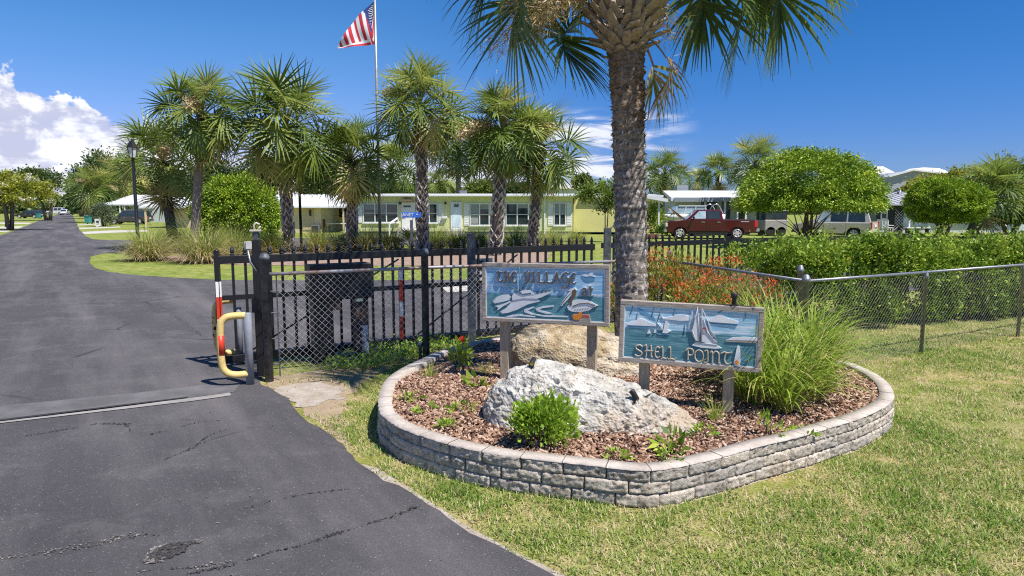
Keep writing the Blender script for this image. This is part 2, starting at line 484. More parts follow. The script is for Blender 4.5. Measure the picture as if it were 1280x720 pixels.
def flakes(P, size, tn, name='crack_seal'):
    """small irregular flat flakes of filler and grit lying on the asphalt"""
    n = len(P); a = rng.uniform(0, 2 * PI, n); D = np.stack([np.cos(a), np.sin(a), rng.normal(0, .02, n)], 1); Sd = np.stack([-np.sin(a), np.cos(a), rng.normal(0, .02, n)], 1)
    P = np.array(P); P[:, 2] = .0125 + rng.uniform(0, .004, n); L_ = size * rng.uniform(.5, 1.6, n); W = L_ * rng.uniform(.3, .8, n)
    V = np.stack([P + D * (L_ * k1)[:, None] + Sd * (W * k2)[:, None] for k1, k2 in ((-1, -.2), (-.3, -1), (.6, -.7), (1, .1), (.4, .9), (-.6, .8))], 1).reshape(-1, 3)
    o = npmesh(name, V, np.arange(n * 6).reshape(n, 6), M['tarflake'], tint=np.repeat(np.clip(tn, 0, 1), 6)); o['kind'] = 'structure'; return o
def crack(pts, wd, dark=.42, dens=300):
    C_ = crom([gr(*p) for p in pts], 24)
    Lt = sum((C_[i + 1] - C_[i]).length for i in range(len(C_) - 1)); n = int(Lt * dens); f = rng.random(n) * (len(C_) - 1.001); i = f.astype(int); f -= i
    A = np.array([tuple(c) for c in C_]); P = A[i] * (1 - f)[:, None] + A[i + 1] * f[:, None]
    off = np.stack([vnoise(P[:, 0], P[:, 1], 4, 1) - .5, vnoise(P[:, 0], P[:, 1], 4, 2) - .5], 1) * .10
    th = vnoise(P[:, 0], P[:, 1], 7, 5); P[:, :2] += off + rng.normal(0, 1, (n, 2)) * (wd * .38 * np.clip(th * 1.8 - .2, .12, 1.4))[:, None]
    k = rng.random(n) < np.clip(th * 2.2 - .3, .1, 1); P = P[k]
    flakes(P, .0062, rng.normal(dark, .2, len(P)))
crack([(187, 545), (215, 538), (245, 531), (276, 527)], .035)
crack([(208, 577), (235, 564), (258, 550), (284, 538)], .035)
crack([(30, 545), (75, 538), (120, 533), (165, 531)], .03)
crack([(158, 530), (160, 538), (158, 543)], .03)
crack([(470, 650), (430, 668), (385, 680), (340, 692), (290, 705), (245, 718)], .035, .45)
crack([(470, 650), (500, 640), (520, 634)], .03)
crack([(0, 700), (50, 694), (100, 686), (150, 676), (200, 672)], .05, .82, 420)
crack([(180, 718), (215, 711), (255, 707), (300, 700), (350, 688)], .05, .75, 420)
crack([(300, 640), (350, 628), (400, 616), (440, 612)], .02, .5, 120)
crack([(30, 320), (22, 326), (8, 334)], .12, .4, 60)
crack([(196, 380), (225, 400), (250, 420)], .05, .4, 90)
pc = gr(216, 690); n = 900; a_ = rng.uniform(0, 2 * PI, n); r_ = np.sqrt(rng.random(n))
P = np.array(pc) + np.stack([np.cos(a_) * r_ * .13 + np.sin(a_) * r_ * .05, np.sin(a_) * r_ * .15, np.zeros(n)], 1)
rag = vnoise(P[:, 0], P[:, 1], 12, 3); k = r_ < .45 + rag * .75; P = P[k]
flakes(P, .011, rng.normal(.58, .14, len(P)) + .28 * (r_[k] > .78))
# loose grit and leaf bits blown over the drive
n = 420; P = np.stack([rng.uniform(-5.5, .2, n), rng.uniform(3.2, 9, n), np.zeros(n)], 1); ex = np.interp(P[:, 1], [3.7, 4.4, 5.4, 6.3, 7.6], [.2, -.4, -1.25, -1.75, -2.7]); P = P[P[:, 0] < ex - .05]
flakes(P, .006, rng.uniform(.8, 1.0, len(P)), 'road_grit')

# sandy worn ground by the gate and along the drive edge
def soil_material(name, c1, c2):
    m, t, b = nt(name); p = world_pos(t)
    f = tex(t, 6, 8, .7, p); g = tex(t, 120, 3, .7, p)
    c = ramp(t, f, [(.35, c1), (.65, c2)])
    c = mixc(t, 1.0, c, ramp(t, g, [(.3, (.75, .75, .75)), (.7, (1.2, 1.2, 1.2))]), 'MULTIPLY')
    t.links.new(c, b.inputs['Base Color']); b.inputs['Roughness'].default_value = .95
    bump(t, b, g, .6, .01); return m
M['sand'] = soil_material('pale_sand', (.42, .37, .32), (.29, .235, .18))
M['dryearth'] = soil_material('dry_earth', (.36, .27, .18), (.26, .20, .12))
M['bedmulch'] = soil_material('red_bed_mulch', (.38, .27, .21), (.17, .115, .085))
flat('dry_ground', [gr(330, 484), gr(345, 470), gr(420, 462), (gr(500, 452)), gr(490, 462), gr(455, 478), gr(438, 492), gr(430, 520), gr(434, 560), gr(425, 556), gr(398, 528), gr(372, 505)], M['dryearth'], .004, jitter=.12, step=.1)
flat('sand_patch', [gr(336, 485), gr(370, 480), gr(405, 478), gr(428, 484), gr(418, 492), gr(428, 500), gr(395, 507), gr(372, 508), gr(356, 496)], M['sand'], .0075, jitter=.17, step=.04)
flat('sand_edge', [gr(440, 577), gr(470, 585), gr(500, 606), gr(545, 634), gr(600, 668), gr(660, 697), gr(720, 728), gr(700, 730), gr(620, 686), gr(520, 628)], M['sand'], .0055, jitter=.05, step=.1)
flat('mulch_bed', [gr(200, 325.5), gr(260, 330), gr(330, 332), gr(450, 332.5), gr(580, 332), gr(680, 330.5), gr(690, 316), gr(560, 312), gr(420, 313), gr(260, 316), gr(205, 321)], M['bedmulch'], .01, jitter=.1)
flat('driveway', [gr(101, 290.0), gr(106, 292.8), gr(140, 291), gr(185, 289.5), gr(185, 287.5), gr(140, 288)], M['concrete'], .006)
flat('driveway', [gr(98.5, 284.8), gr(100, 286.5), gr(150, 284.4), gr(150, 283.2)], M['concrete'], .006)
flat('driveway', [gr(97, 280.8), gr(98, 282), gr(120, 280.6), gr(120, 279.8)], M['concrete'], .006)
flat('driveway', [gr(-60, 290.5), gr(-60, 293.5), gr(10, 289.6), gr(14, 287.4)], M['concrete'], .006)
flat('driveway', [gr(-60, 283.5), gr(-60, 286.5), gr(24, 285.3), gr(30, 282.8)], M['concrete'], .006)
flat('driveway', [gr(-60, 277.6), gr(-60, 279.2), gr(36, 280.2), gr(40, 278.4)], M['concrete'], .006)
flat('concrete_pad', [gr(548, 358), gr(604, 356), gr(612, 363), gr(560, 366)], M['concrete'], .014)
flat('driveway', [gr(905, 299), gr(905, 302), gr(1010, 303), gr(1010, 300)], M['concrete'], .006)
# ------------------------------------------------------------------ black gate and fence
RAIL_Z = 1.36
def picket_mesh(h, top):
    mb = MB(); mb.box((0, 0, h / 2), (.022, .022, h)); return mb
def finial_mb(z):
    mb = MB(); mb.lathe([(.011, z), (.011, z + .02), (.026, z + .03), (.028, z + .045), (.016, z + .055), (.030, z + .075), (.024, z + .1), (.004, z + .15)], n=6, smooth=False); return mb

def picket_run(root, s0, s1, n, tape_at=()):
    """pickets as children; meshes are shared, placed by location"""
    ang = math.atan2(gdir.y, gdir.x)
    protoP = protoF = None
    for i in range(n):
        s = s0 + (s1 - s0) * i / (n - 1)
        p = G(s) - wloc(root)
        if protoP is None:
            mb = MB(); mb.box((0, 0, .06 + (RAIL_Z - .06) / 2), (.031, .031, RAIL_Z - .06))
            pk = mb.build('picket', M['black'], root, world=False)
            fn = finial_mb(RAIL_Z + .024).build('finial', M['black'], pk, world=False)
            protoP, protoF = pk, fn
        else:
            pk = protoP.copy(); COL.objects.link(pk); pk.parent = root
            fn = protoF.copy(); COL.objects.link(fn); fn.parent = pk
        pk.location = p; pk.rotation_euler = (0, 0, ang)

gl = G(0)
def sgate(px):
    k = ray(px, 400)[0] / ray(px, 400)[1]
    return (k * GA.y - GA.x) / (gdir.x - k * gdir.y)
gate = thing('sliding_gate', 'long black metal sliding gate with spear tips and red and white tape', 'gate', gl)
GEND = 5.75
mb = MB(); mb.bar(G(-.03, 0, RAIL_Z), G(GEND, 0, RAIL_Z), .06, .10); mb.build('top_rail', M['black'], gate, bevel=.004)
mb = MB(); mb.bar(G(-.03, 0, .88), G(GEND, 0, .88), .04, .06); mb.build('middle_rail', M['black'], gate)
mb = MB(); mb.bar(G(-.03, 0, .10), G(GEND, 0, .10), .05, .09); mb.build('bottom_rail', M['black'], gate, bevel=.004)
mb = MB(); mb.bar(G(-.03, 0, .05), G(-.03, 0, RAIL_Z + .10), .055, .055); mb.lathe([(.03, 0), (.03, .02), (.012, .03)], c=G(-.03, 0, RAIL_Z + .10), n=8); mb.build('end_stile', M['black'], gate)
picket_run(gate, .15, GEND - .05, 38)
mb = MB(); mb.tube([G(.3, .03, .16), G(2.35, .03, 1.28)], .012, 6); mb.tube([G(2.6, .03, .16), G(4.3, .03, 1.28)], .012, 6); mb.build('brace_rod', M['black'], gate)
def tape(name, s, off, bands, w=.066):
    mb = MB()
    for z0, z1, mi in bands:
        mb.box(G(s, off, (z0 + z1) / 2), (w, w, z1 - z0 - .0005), rz=math.atan2(gdir.y, gdir.x), mi=mi)
    mb.build(name, [M['white'], M['red']], gate)
tape('reflective_tape', -.03, 0, [(.90, 1.09, 0), (.62, .90, 1), (.44, .62, 0), (.20, .44, 1)])
tape('reflective_tape', sgate(501), -.02, [(.99, 1.15, 0), (.68, .99, 1), (.47, .68, 0), (.14, .47, 1)], .05)

fence2 = thing('picket_fence', 'black metal picket fence with spear tips running on past the big palm behind the flowers', 'fence', G(6.05, .25))
F0, F1 = 6.1, 15.2
for z, h, nm in ((RAIL_Z, .09, 'top_rail'), (.88, .05, 'middle_rail'), (.10, .08, 'bottom_rail')):
    mb = MB(); mb.bar(G(F0, .25, z), G(F1, .25, z), .05, h); mb.build(nm, M['black'], fence2)
def fence_pickets():
    ang = math.atan2(gdir.y, gdir.x); pr = None; n = 57
    for i in range(n):
        s = F0 + .1 + (F1 - F0 - .2) * i / (n - 1)
        p = G(s, .25) - wloc(fence2)
        if pr is None:
            mb = MB(); mb.box((0, 0, .06 + (RAIL_Z - .06) / 2), (.031, .031, RAIL_Z - .06))
            pk = mb.build('picket', M['black'], fence2, world=False)
            fn = finial_mb(RAIL_Z + .024).build('finial', M['black'], pk, world=False); pr = (pk, fn)
        else:
            pk = pr[0].copy(); COL.objects.link(pk); pk.parent = fence2
            if s < 9.2: fn = pr[1].copy(); COL.objects.link(fn); fn.parent = pk
        pk.location = p; pk.rotation_euler = (0, 0, ang)
fence_pickets()
for s in (9.15, 15.2):
    mb = MB(); mb.bar(G(s, .25, 0), G(s, .25, RAIL_Z + .1), .075, .075); mb.build('post', M['black'], fence2)
mb = MB(); mb.tube([G(7.4, .2, .2), G(9.1, .2, 1.25)], .012, 6); mb.build('brace_rod', M['black'], fence2)

def square_post(px, base, top, label, w, name='gate_post'):
    p = gr(px, base); z = at(px, top, p.y).z
    r = thing(name, label, 'post', p)
    mb = MB(); mb.bar(p, p + Vector((0, 0, z)), w, w); mb.build('shaft', M['blackpost'], r, bevel=.004)
    mb = MB(); mb.box(p + Vector((0, 0, z + .006)), (w * 1.04, w * 1.04, .012)); mb.build('cap', M['blackpost'], r, bevel=.003)
    return r, p, z
r, p, z = square_post(590, 432, 293, 'square dark grey gate post left of the upper boat sign', .115)
r, p, z = square_post(757.5, 408, 286, 'square black gate post just left of the big palm trunk', .115)
# catch post with receiver on top
p = gr(327.5, 470); cz = at(328, 300, p.y).z
r = thing('catch_post', 'square black catch post with pale bracket on top, left of the round post', 'post', p)
mb = MB(); mb.bar(p, p + Vector((0, 0, cz)), .085, .085); mb.build('shaft', M['black'], r, bevel=.004)
mb = MB(); mb.box(p + Vector((0, 0, cz + .05)), (.06, .06, .1)); mb.build('neck', M['blackpost'], r, bevel=.004)
mb = MB(); mb.box(p + Vector((0, -.005, cz + .112)), (.12, .09, .018), rz=.2); mb.tube([p + Vector((-.01, 0, cz + .12)), p + Vector((-.02, 0, cz + .17)), p + Vector((.01, 0, cz + .2)), p + Vector((.05, 0, cz + .18))], .012, 6); mb.tube([p + Vector((.02, 0, cz + .12)), p + Vector((.06, 0, cz + .16))], .01, 6)
mb.build('bracket', pm('pale_bracket', (.62, .58, .48), (.45, .4, .3), rough=.6), r)
mb = MB(); mb.box(p + Vector((-.07, -.06, cz - .06)), (.07, .06, .09), rz=.5); mb.box(p + Vector((-.105, -.05, cz - .055)), (.04, .07, .07), rz=.5); mb.build('lock_box', [pm('pale_lock', (.5, .49, .46), (.3, .29, .28))], r, bevel=.006)
mb = MB(); mb.tube([p + Vector((-.075, -.075, cz - .10)), p + Vector((-.05, -.08, cz - .25)), p + Vector((.02, -.09, cz - .36))], .012, 6); mb.build('lock_arm', M['galv'], r)
mb = MB(); mb.box(p + Vector((-.02, -.06, .86)), (.07, .05, .16)); mb.build('stop_plate', M['black'], r, bevel=.004)

# ------------------------------------------------------------------ chain link fences
def round_post(mb, p, z, r, n=14):
    mb.lathe([(r, 0), (r, z - .09), (r * 1.22, z - .088), (r * 1.22, z - .05), (r * 1.1, z - .045), (r * .95, z - .02), (r * .5, z - .003), (.004, z)], c=p, n=n)
def chain_mesh(mb, a, b, z0, z1, pitch=.071, r=.0012):
    a = Vector(a); b = Vector(b); Lh = (b - a).length; d = (b - a) / Lh; nrm = Vector((-d.y, d.x, 0)); H = z1 - z0
    for sgn in (1, -1):
        c = -H if sgn > 0 else 0.0
        end = Lh if sgn > 0 else Lh + H
        while c < end:
            # line x = c + sgn*t, z = t
            if sgn > 0: t0, t1 = max(0, -c), min(H, Lh - c)
            else: t0, t1 = max(0, c - Lh), min(H, c)
            if t1 - t0 > .02:
                p0 = a + d * (c + sgn * t0) + Vector((0, 0, z0 + t0)) + nrm * (.003 * sgn)
                p1 = a + d * (c + sgn * t1) + Vector((0, 0, z0 + t1)) + nrm * (.003 * sgn)
                mb.tube([p0, p1], r, 4, cap=False, smooth=False)
            c += pitch
CA = gr(337, 477); CC = at(837, 325, 10.4); CC.z = 0
CD = at(1008, 345, 7.75); CD.z = 0
CE = CD + Vector((.12, .45, 0)); CF = gr(1151, 442); CG = gr(1272, 421); CH = CG + (CG - CF).normalized() * 2.6
cl1 = thing('chain_link_fence', 'chain link fence with rusty top rail in front of the sliding gate', 'fence', CA)
CR = 1.25
cdir = (CC - CA).normalized()
def CP(px):
    u = (px - 640) / F
    # intersection of the vertical plane through px with the fence line (approximate camera depth by the ray at rail height)
    r = ray(px, 335); k = r[0] / r[1]
    s = (k * CA.y - CA.x) / (cdir.x - k * cdir.y); return CA + cdir * s
CB = CP(531)
for pt, zz, rr in ((CA, 1.50, .048), (CB, 1.50, .046), (CC, 1.36, .04)):
    mb = MB(); round_post(mb, pt, zz, rr); mb.build('post', M['blackpost'], cl1)
mb = MB(); mb.tube([CA + Vector((0, 0, CR)), CB + Vector((0, 0, CR)), CC + Vector((0, 0, CR - .03))], .021, 10); mb.build('top_rail', M['rail'], cl1)
mb = MB(); chain_mesh(mb, CA + cdir * .12, CC, .05, CR - .015, .078, .0017); mb.build('wire_mesh', M['wirebright'], cl1)
mb = MB(); mb.bar(CA + cdir * .12 + Vector((0, 0, .05)), CA + cdir * .12 + Vector((0, 0, CR)), .012, .012)
for zz in (.2, .5, .8, 1.05): mb.tube([CA + Vector((0, 0, zz)), CA + cdir * .14 + Vector((0, 0, zz))], .008, 6)
mb.build('tension_bar', M['blackpost'], cl1)

cl2 = thing('chain_link_fence', 'grey galvanized chain link fence turning a corner in front of the green hedge', 'fence', CD)
zD, zF, zG = 1.17, 1.13, 1.13
for pt, zz, rr in ((CD, 1.25, .038), (CE, 1.32, .034), (CF, 1.14, .026), (CG, 1.14, .026), (CH, 1.14, .026)):
    mb = MB(); round_post(mb, pt, zz, rr); mb.build('post', M['galv'], cl2)
for a, b, za, zb in ((CC, CD, CR - .05, zD), (CD, CF, zD, zF), (CF, CH, zF, zG)):
    mb = MB(); mb.tube([a + Vector((0, 0, za)), b + Vector((0, 0, zb))], .019, 10); mb.build('top_rail', M['galv'], cl2)
mb = MB(); chain_mesh(mb, CC, CD, .04, 1.15); chain_mesh(mb, CD, CF, .04, zF - .01); chain_mesh(mb, CF, CH, .04, zG - .01)
mb.build('wire_mesh', M['wire'], cl2)

# ------------------------------------------------------------------ bollards with yellow hoops
def bollard(px, base, top, label, rr, hx, hlow, htop, banded):
    p = gr(px, base); zt = at(px, top, p.y).z
    r = thing('bollard', label, 'bollard', p, group='hooped bollards guarding the gate edge')
    mb = MB(); mb.lathe([(rr, 0), (rr, zt - .01), (rr * .8, zt)], c=p, n=16); mb.build('shaft', M['postgrey'], r)
    d = Vector((-.93, -.36, 0)).normalized()
    q0 = p + d * .02
    pts = [q0 + Vector((0, 0, htop)), q0 + d * (hx * .55) + Vector((0, 0, htop)), q0 + d * (hx * .86) + Vector((0, 0, htop - .035)), q0 + d * hx + Vector((0, 0, htop - .15)),
           q0 + d * hx + Vector((0, 0, hlow + .17)), q0 + d * (hx * .86) + Vector((0, 0, hlow + .045)), q0 + d * (hx * .5) + Vector((0, 0, hlow)), q0 + Vector((0, 0, hlow))]
    hp = crom(pts, 5)
    mb = MB(); mb.tube(hp, .040, 12); h = mb.build('hoop', M['yellow'], r)
    if banded:
        c = q0 + d * hx; z0 = hlow + .24
        mb = MB(); mb.tube([c + Vector((0, 0, z0)), c + Vector((0, 0, z0 + .22))], .0422, 12); mb.build('red_band', M['red'], h)
    else:
        c = q0 + d * hx
        for i in range(14):
            mb = MB()
            a = rnd.uniform(-2.6, -.6); zz = rnd.uniform(hlow + .2, htop - .15); cc = c + Vector((math.cos(a) * .0405, math.sin(a) * .0405, zz))
            mb.lathe([(.009 + .01 * rnd.random(), 0), (.004, .0015)], c=cc, n=7, M=Vector((math.cos(a), math.sin(a), 0)).to_track_quat('Z', 'Y').to_matrix())
            mb.build('chipped_spot', M['tar'], h)
bollard(313, 481, 391, 'grey bollard with clean yellow hoop and red band, nearer of the two', .045, .27, .13, .80, True)
bollard(300.5, 455, 384, 'grey bollard with chipped yellow hoop, farther of the two', .042, .25, .16, .83, False)

# ------------------------------------------------------------------ gate operator behind the chain link
o1 = G(1.08, -.28); ang = math.atan2(gdir.y, gdir.x)
go = thing('gate_operator', 'black gate motor cabinet on two legs behind the chain link fence', 'gate motor', o1)
ctr = G(1.40, -.30)
mb = MB(); mb.box(ctr + Vector((0, 0, 1.05)), (.80, .26, .46), rz=ang); mb.build('hood', M['black'], go, bevel=.01)
mb = MB(); mb.box(G(1.16, -.30, .50), (.26, .2, 1.0), rz=ang); mb.build('motor_column', M['black'], go, bevel=.008)
mb = MB(); mb.box(G(1.68, -.30, .50), (.17, .16, 1.0), rz=ang); mb.build('leg', pm('rust_streaked_black', (.03, .028, .028), (.11, .055, .035), scale=5, stretch=(3, 3, .6)), go, bevel=.006)
mb = MB(); mb.box(G(1.33, -.31, .84), (.12, .18, .32), rz=ang); mb.build('rusty_panel', pm('rusty_panel', (.12, .06, .04), (.05, .035, .03), scale=9), go)
mb = MB(); mb.box(G(1.63, -.40, .83), (.11, .05, .11), rz=ang); mb.build('control_box', pm('green_grey_box', (.22, .3, .25), (.17, .22, .19)), go, bevel=.006)
mb = MB(); mb.box(G(1.70, -.40, .26), (.09, .02, .38), rz=ang); mb.build('white_plate', pm('scuffed_plate', (.5, .52, .56), (.08, .09, .1), scale=12, mid=(.45, .55)), go)

# short grey stub stake by the planter
p = gr(525.5, 456)
st = thing('stub_stake', 'short grey pipe stake with capped top at the back edge of the planter', 'stake', p)
mb = MB(); mb.lathe([(.022, 0), (.022, .24), (.034, .245), (.034, .29), (.02, .3)], c=p, n=10); mb.build('pipe', M['galv'], st)
# ------------------------------------------------------------------ planter wall
WZ = .27
top_px = [(473.5, 497), (475, 515), (481, 521), (490.6, 529), (505, 536.5), (524, 543.5), (564, 555.5), (620, 567), (683, 575), (732, 580.5), (778, 585.5), (800, 587), (815, 587.3), (847, 583), (901, 571), (949, 557.5), (1000, 545), (1044, 532), (1072, 523.5), (1098, 512.5), (1114.6, 501), (1117, 492), (1109, 478), (1089, 464.5), (1055, 452)]
OUT = [gr(*p, z=WZ) for p in top_px]
left_px = [(552, 438), (521.6, 451.5), (500.5, 461.5), (482, 476)]
LEFT = [gr(*p, z=WZ) for p in left_px]
backp = [Vector((3.35, 7.75, WZ)), Vector((2.7, 8.6, WZ)), Vector((1.6, 9.3, WZ)), Vector((.4, 9.35, WZ)), Vector((-.4, 8.85, WZ))]
RING = crom(OUT + backp + LEFT, 8, closed=True)
# resample evenly
def resample(P, step, closed=True):
    out = []; n = len(P); acc = 0.0
    Q = P + [P[0]] if closed else P
    d = [0]
    for i in range(len(Q) - 1): d.append(d[-1] + (Q[i + 1] - Q[i]).length)
    k = int(d[-1] / step); i = 0
    for j in range(k):
        s = d[-1] * j / k
        while d[i + 1] < s: i += 1
        f = (s - d[i]) / max(d[i + 1] - d[i], 1e-9)
        out.append(Q[i].lerp(Q[i + 1], f))
    return out, d[-1] / k
RS, RSTEP = resample(RING, .0125)
NR = len(RS)
RN = []
for i in range(NR):
    d = (RS[(i + 7) % NR] - RS[(i - 7) % NR]).normalized(); RN.append(Vector((d.y, -d.x, 0)))
if sum((RS[i] - Vector((1.2, 6.5, 0))).dot(RN[i]) for i in range(0, NR, 32)) < 0: RN = [-x for x in RN]

def block_material():
    m, t, b = nt('split_face_block')
    at_ = t.nodes.new('ShaderNodeAttribute'); at_.attribute_name = 'tint'
    f = tex(t, 22, 8, .75); g = tex(t, 4, 5, .6)
    c = ramp(t, f, [(.36, (.15, .13, .108)), (.44, (.44, .395, .335)), (.58, (.66, .60, .53))])
    c = mixc(t, ramp(t, g, [(.56, (0, 0, 0)), (.72, (.5, .5, .5))]), c, (.30, .235, .16))
    c = mixc(t, 1.0, c, ramp(t, at_.outputs['Fac'], [(0, (.72, .72, .74)), (1, (1.12, 1.08, 1.02))]), 'MULTIPLY')
    t.links.new(c, b.inputs['Base Color']); b.inputs['Roughness'].default_value = .92; b.inputs['Specular IOR Level'].default_value = .2
    bump(t, b, tex(t, 48, 6, .75), 1.0, .02); return m
M['block'] = block_material()
def cap_material():
    m, t, b = nt('planter_cap_stone'); f = tex(t, 5, 8, .7); g = tex(t, 60, 4, .7)
    c = ramp(t, f, [(.32, (.34, .29, .25)), (.52, (.45, .395, .35)), (.68, (.54, .48, .43))])
    c = mixc(t, 1.0, c, ramp(t, g, [(.3, (.78, .78, .78)), (.7, (1.12, 1.12, 1.12))]), 'MULTIPLY')
    t.links.new(c, b.inputs['Base Color']); b.inputs['Roughness'].default_value = .9
    bump(t, b, g, .4, .006); return m
M['cap'] = cap_material()
pw = thing('retaining_wall', 'low curved planter wall of rough grey split-face blocks around the mulch bed', 'planter wall', (1.2, 6.5, 0))
def course(z0, z1, inset, blen, phase, rough, nz=9):
    V, Fc, T = [], [], []
    nper = int(round(blen / RSTEP)); nb = NR // nper
    for bI in range(nb):
        i0 = bI * nper + phase; i1 = i0 + nper if bI < nb - 1 else NR + phase
        dz = rnd.uniform(-.002, .002); push = rnd.uniform(-.006, .006); tv = rnd.random(); b0 = len(V); sd_ = rnd.random() * 50
        cols = i1 - i0
        for a in range(cols + 1):
            i = (i0 + a) % NR; e = min(a, cols - a) / 1.0
            gapk = .28 if a == 0 else (-.28 if a == cols else 0)
            P = RS[i].lerp(RS[(i + 1) % NR], gapk) if gapk > 0 else (RS[i].lerp(RS[i - 1], -gapk) if gapk < 0 else RS[i])
            for k in range(nz):
                fz = k / (nz - 1); z = z0 + (z1 - z0) * fz + dz; ez = min(k, nz - 1 - k)
                edge = min(1, e, ez)
                h = (mn.noise((P.x * 16 + sd_, P.y * 16, z * 24)) * .6 + mn.noise((P.x * 38, P.y * 38 + sd_, z * 50)) * .55 + mn.noise((P.x * 75, P.y * 75, z * 90)) * .3)
                hh = abs(mn.noise((P.x * 20 + sd_, P.y * 20, z * 26))) * 1.3 + mn.noise((P.x * 45, P.y * 45 + sd_, z * 55)) * .5
                off = -inset + push + edge * (.010 + rough * (.45 * h - .55 * hh)) - (1 - edge) * .004
                q = P + RN[i] * off; V.append((q.x, q.y, z)); T.append(tv)
            q = P - RN[i] * .11; V.append((q.x, q.y, z1 + dz)); T.append(tv)
        w_ = nz + 1
        for a in range(cols):
            for k in range(nz):
                Fc.append((b0 + a * w_ + k, b0 + (a + 1) * w_ + k, b0 + (a + 1) * w_ + k + 1, b0 + a * w_ + k + 1))
        Fc.append((b0, b0 + 1, b0 + nz - 1, b0 + nz)); e0 = b0 + cols * w_
        Fc.append((e0, e0 + nz, e0 + nz - 1, e0 + 1))
    return V, Fc, T
CH_ = .088
for k, (zt, ph, ins) in enumerate(((WZ - .002, 0, .0), (WZ - .0905, 12, -.004), (WZ - .179, 5, -.008), (WZ - .2675, 17, -.012))):
    V, Fc, T = course(zt - .0858, zt, ins + .008, .30, ph, .020)
    npmesh('block_course', V, Fc, M['block'], pw, tint=T)
# mortar core behind the joints
V, Fc = [], []
for i in range(NR):
    for off, z in ((-.03, -.02), (-.03, WZ - .004), (-.11, WZ - .004), (-.11, 0)):
        q = RS[i] + RN[i] * off; V.append((q.x, q.y, z))
for i in range(NR):
    j = (i + 1) % NR
    for k in range(3): Fc.append((i * 4 + k, j * 4 + k, j * 4 + k + 1, i * 4 + k + 1))
npmesh('core', V, Fc, pm('wall_core', (.05, .047, .042), (.035, .033, .03), rough=.95), pw)
# smooth cap faces (top of the upper course), piece by piece
V, Fc = [], []
nper = int(round(.30 / RSTEP)); nb = NR // nper
for bI in range(nb):
    i0 = bI * nper; i1 = i0 + nper if bI < nb - 1 else NR
    b0 = len(V); dz = rnd.uniform(0, .004)
    for a in range(i1 - i0 + 1):
        i = (i0 + a) % NR
        sh = .0015 * (1 if a == 0 else (-1 if a == i1 - i0 else 0))
        dd = (RS[(i + 1) % NR] - RS[i]).normalized() * sh
        for off, z in ((.004 + .006 * mn.noise((i * .22, 1, 2)), WZ - .008), (.0 + .004 * mn.noise((i * .22, 7, 2)), WZ + .003), (-.12, WZ + .003), (-.12, WZ - .08)):
            q = RS[i] + RN[i] * off + dd; V.append((q.x, q.y, z + dz))
    for a in range(i1 - i0):
        for k in range(3): Fc.append((b0 + a * 4 + k, b0 + (a + 1) * 4 + k, b0 + (a + 1) * 4 + k + 1, b0 + a * 4 + k + 1))
    Fc.append((b0, b0 + 3, b0 + 2, b0 + 1)); e0 = b0 + (i1 - i0) * 4; Fc.append((e0, e0 + 1, e0 + 2, e0 + 3))
npmesh('cap', V, Fc, M['cap'], pw)

INNER = [RS[i] - RN[i] * .105 for i in range(0, NR, 13)]
CEN = Vector((sum(p.x for p in INNER) / len(INNER), sum(p.y for p in INNER) / len(INNER), 0))
RINGP = [(RS[i].x, RS[i].y) for i in range(0, NR, 13)]
def bed_z(x, y):
    x = np.asarray(x, float); y = np.asarray(y, float)
    d = np.full(x.shape, 9.0)
    for q in INNER: d = np.minimum(d, np.hypot(x - q.x, y - q.y))
    return WZ - .055 + .07 * np.clip(d / .8, 0, 1) + (vnoise(x, y, 2.3, 3) - .5) * .05
# soil under the mulch
V = []; Fc = []; n = len(INNER); rings = 10
for k in range(rings):
    f = 1 - k / (rings - 1) * .98
    xs = np.array([CEN.x + (q.x - CEN.x) * (f + (.02 if k == 0 else 0)) for q in INNER]); ys = np.array([CEN.y + (q.y - CEN.y) * (f + (.02 if k == 0 else 0)) for q in INNER])
    zz = bed_z(xs, ys) - .02
    V += list(zip(xs, ys, zz))
for k in range(rings - 1):
    for i in range(n): j = (i + 1) % n; Fc.append((k * n + i, k * n + j, (k + 1) * n + j, (k + 1) * n + i))
o = npmesh('planter_soil', V, Fc, pm('dark_soil', (.10, .06, .045), (.06, .04, .03), rough=.95, scale=12, bmp=.6, bscale=60), smooth=True); o['kind'] = 'structure'

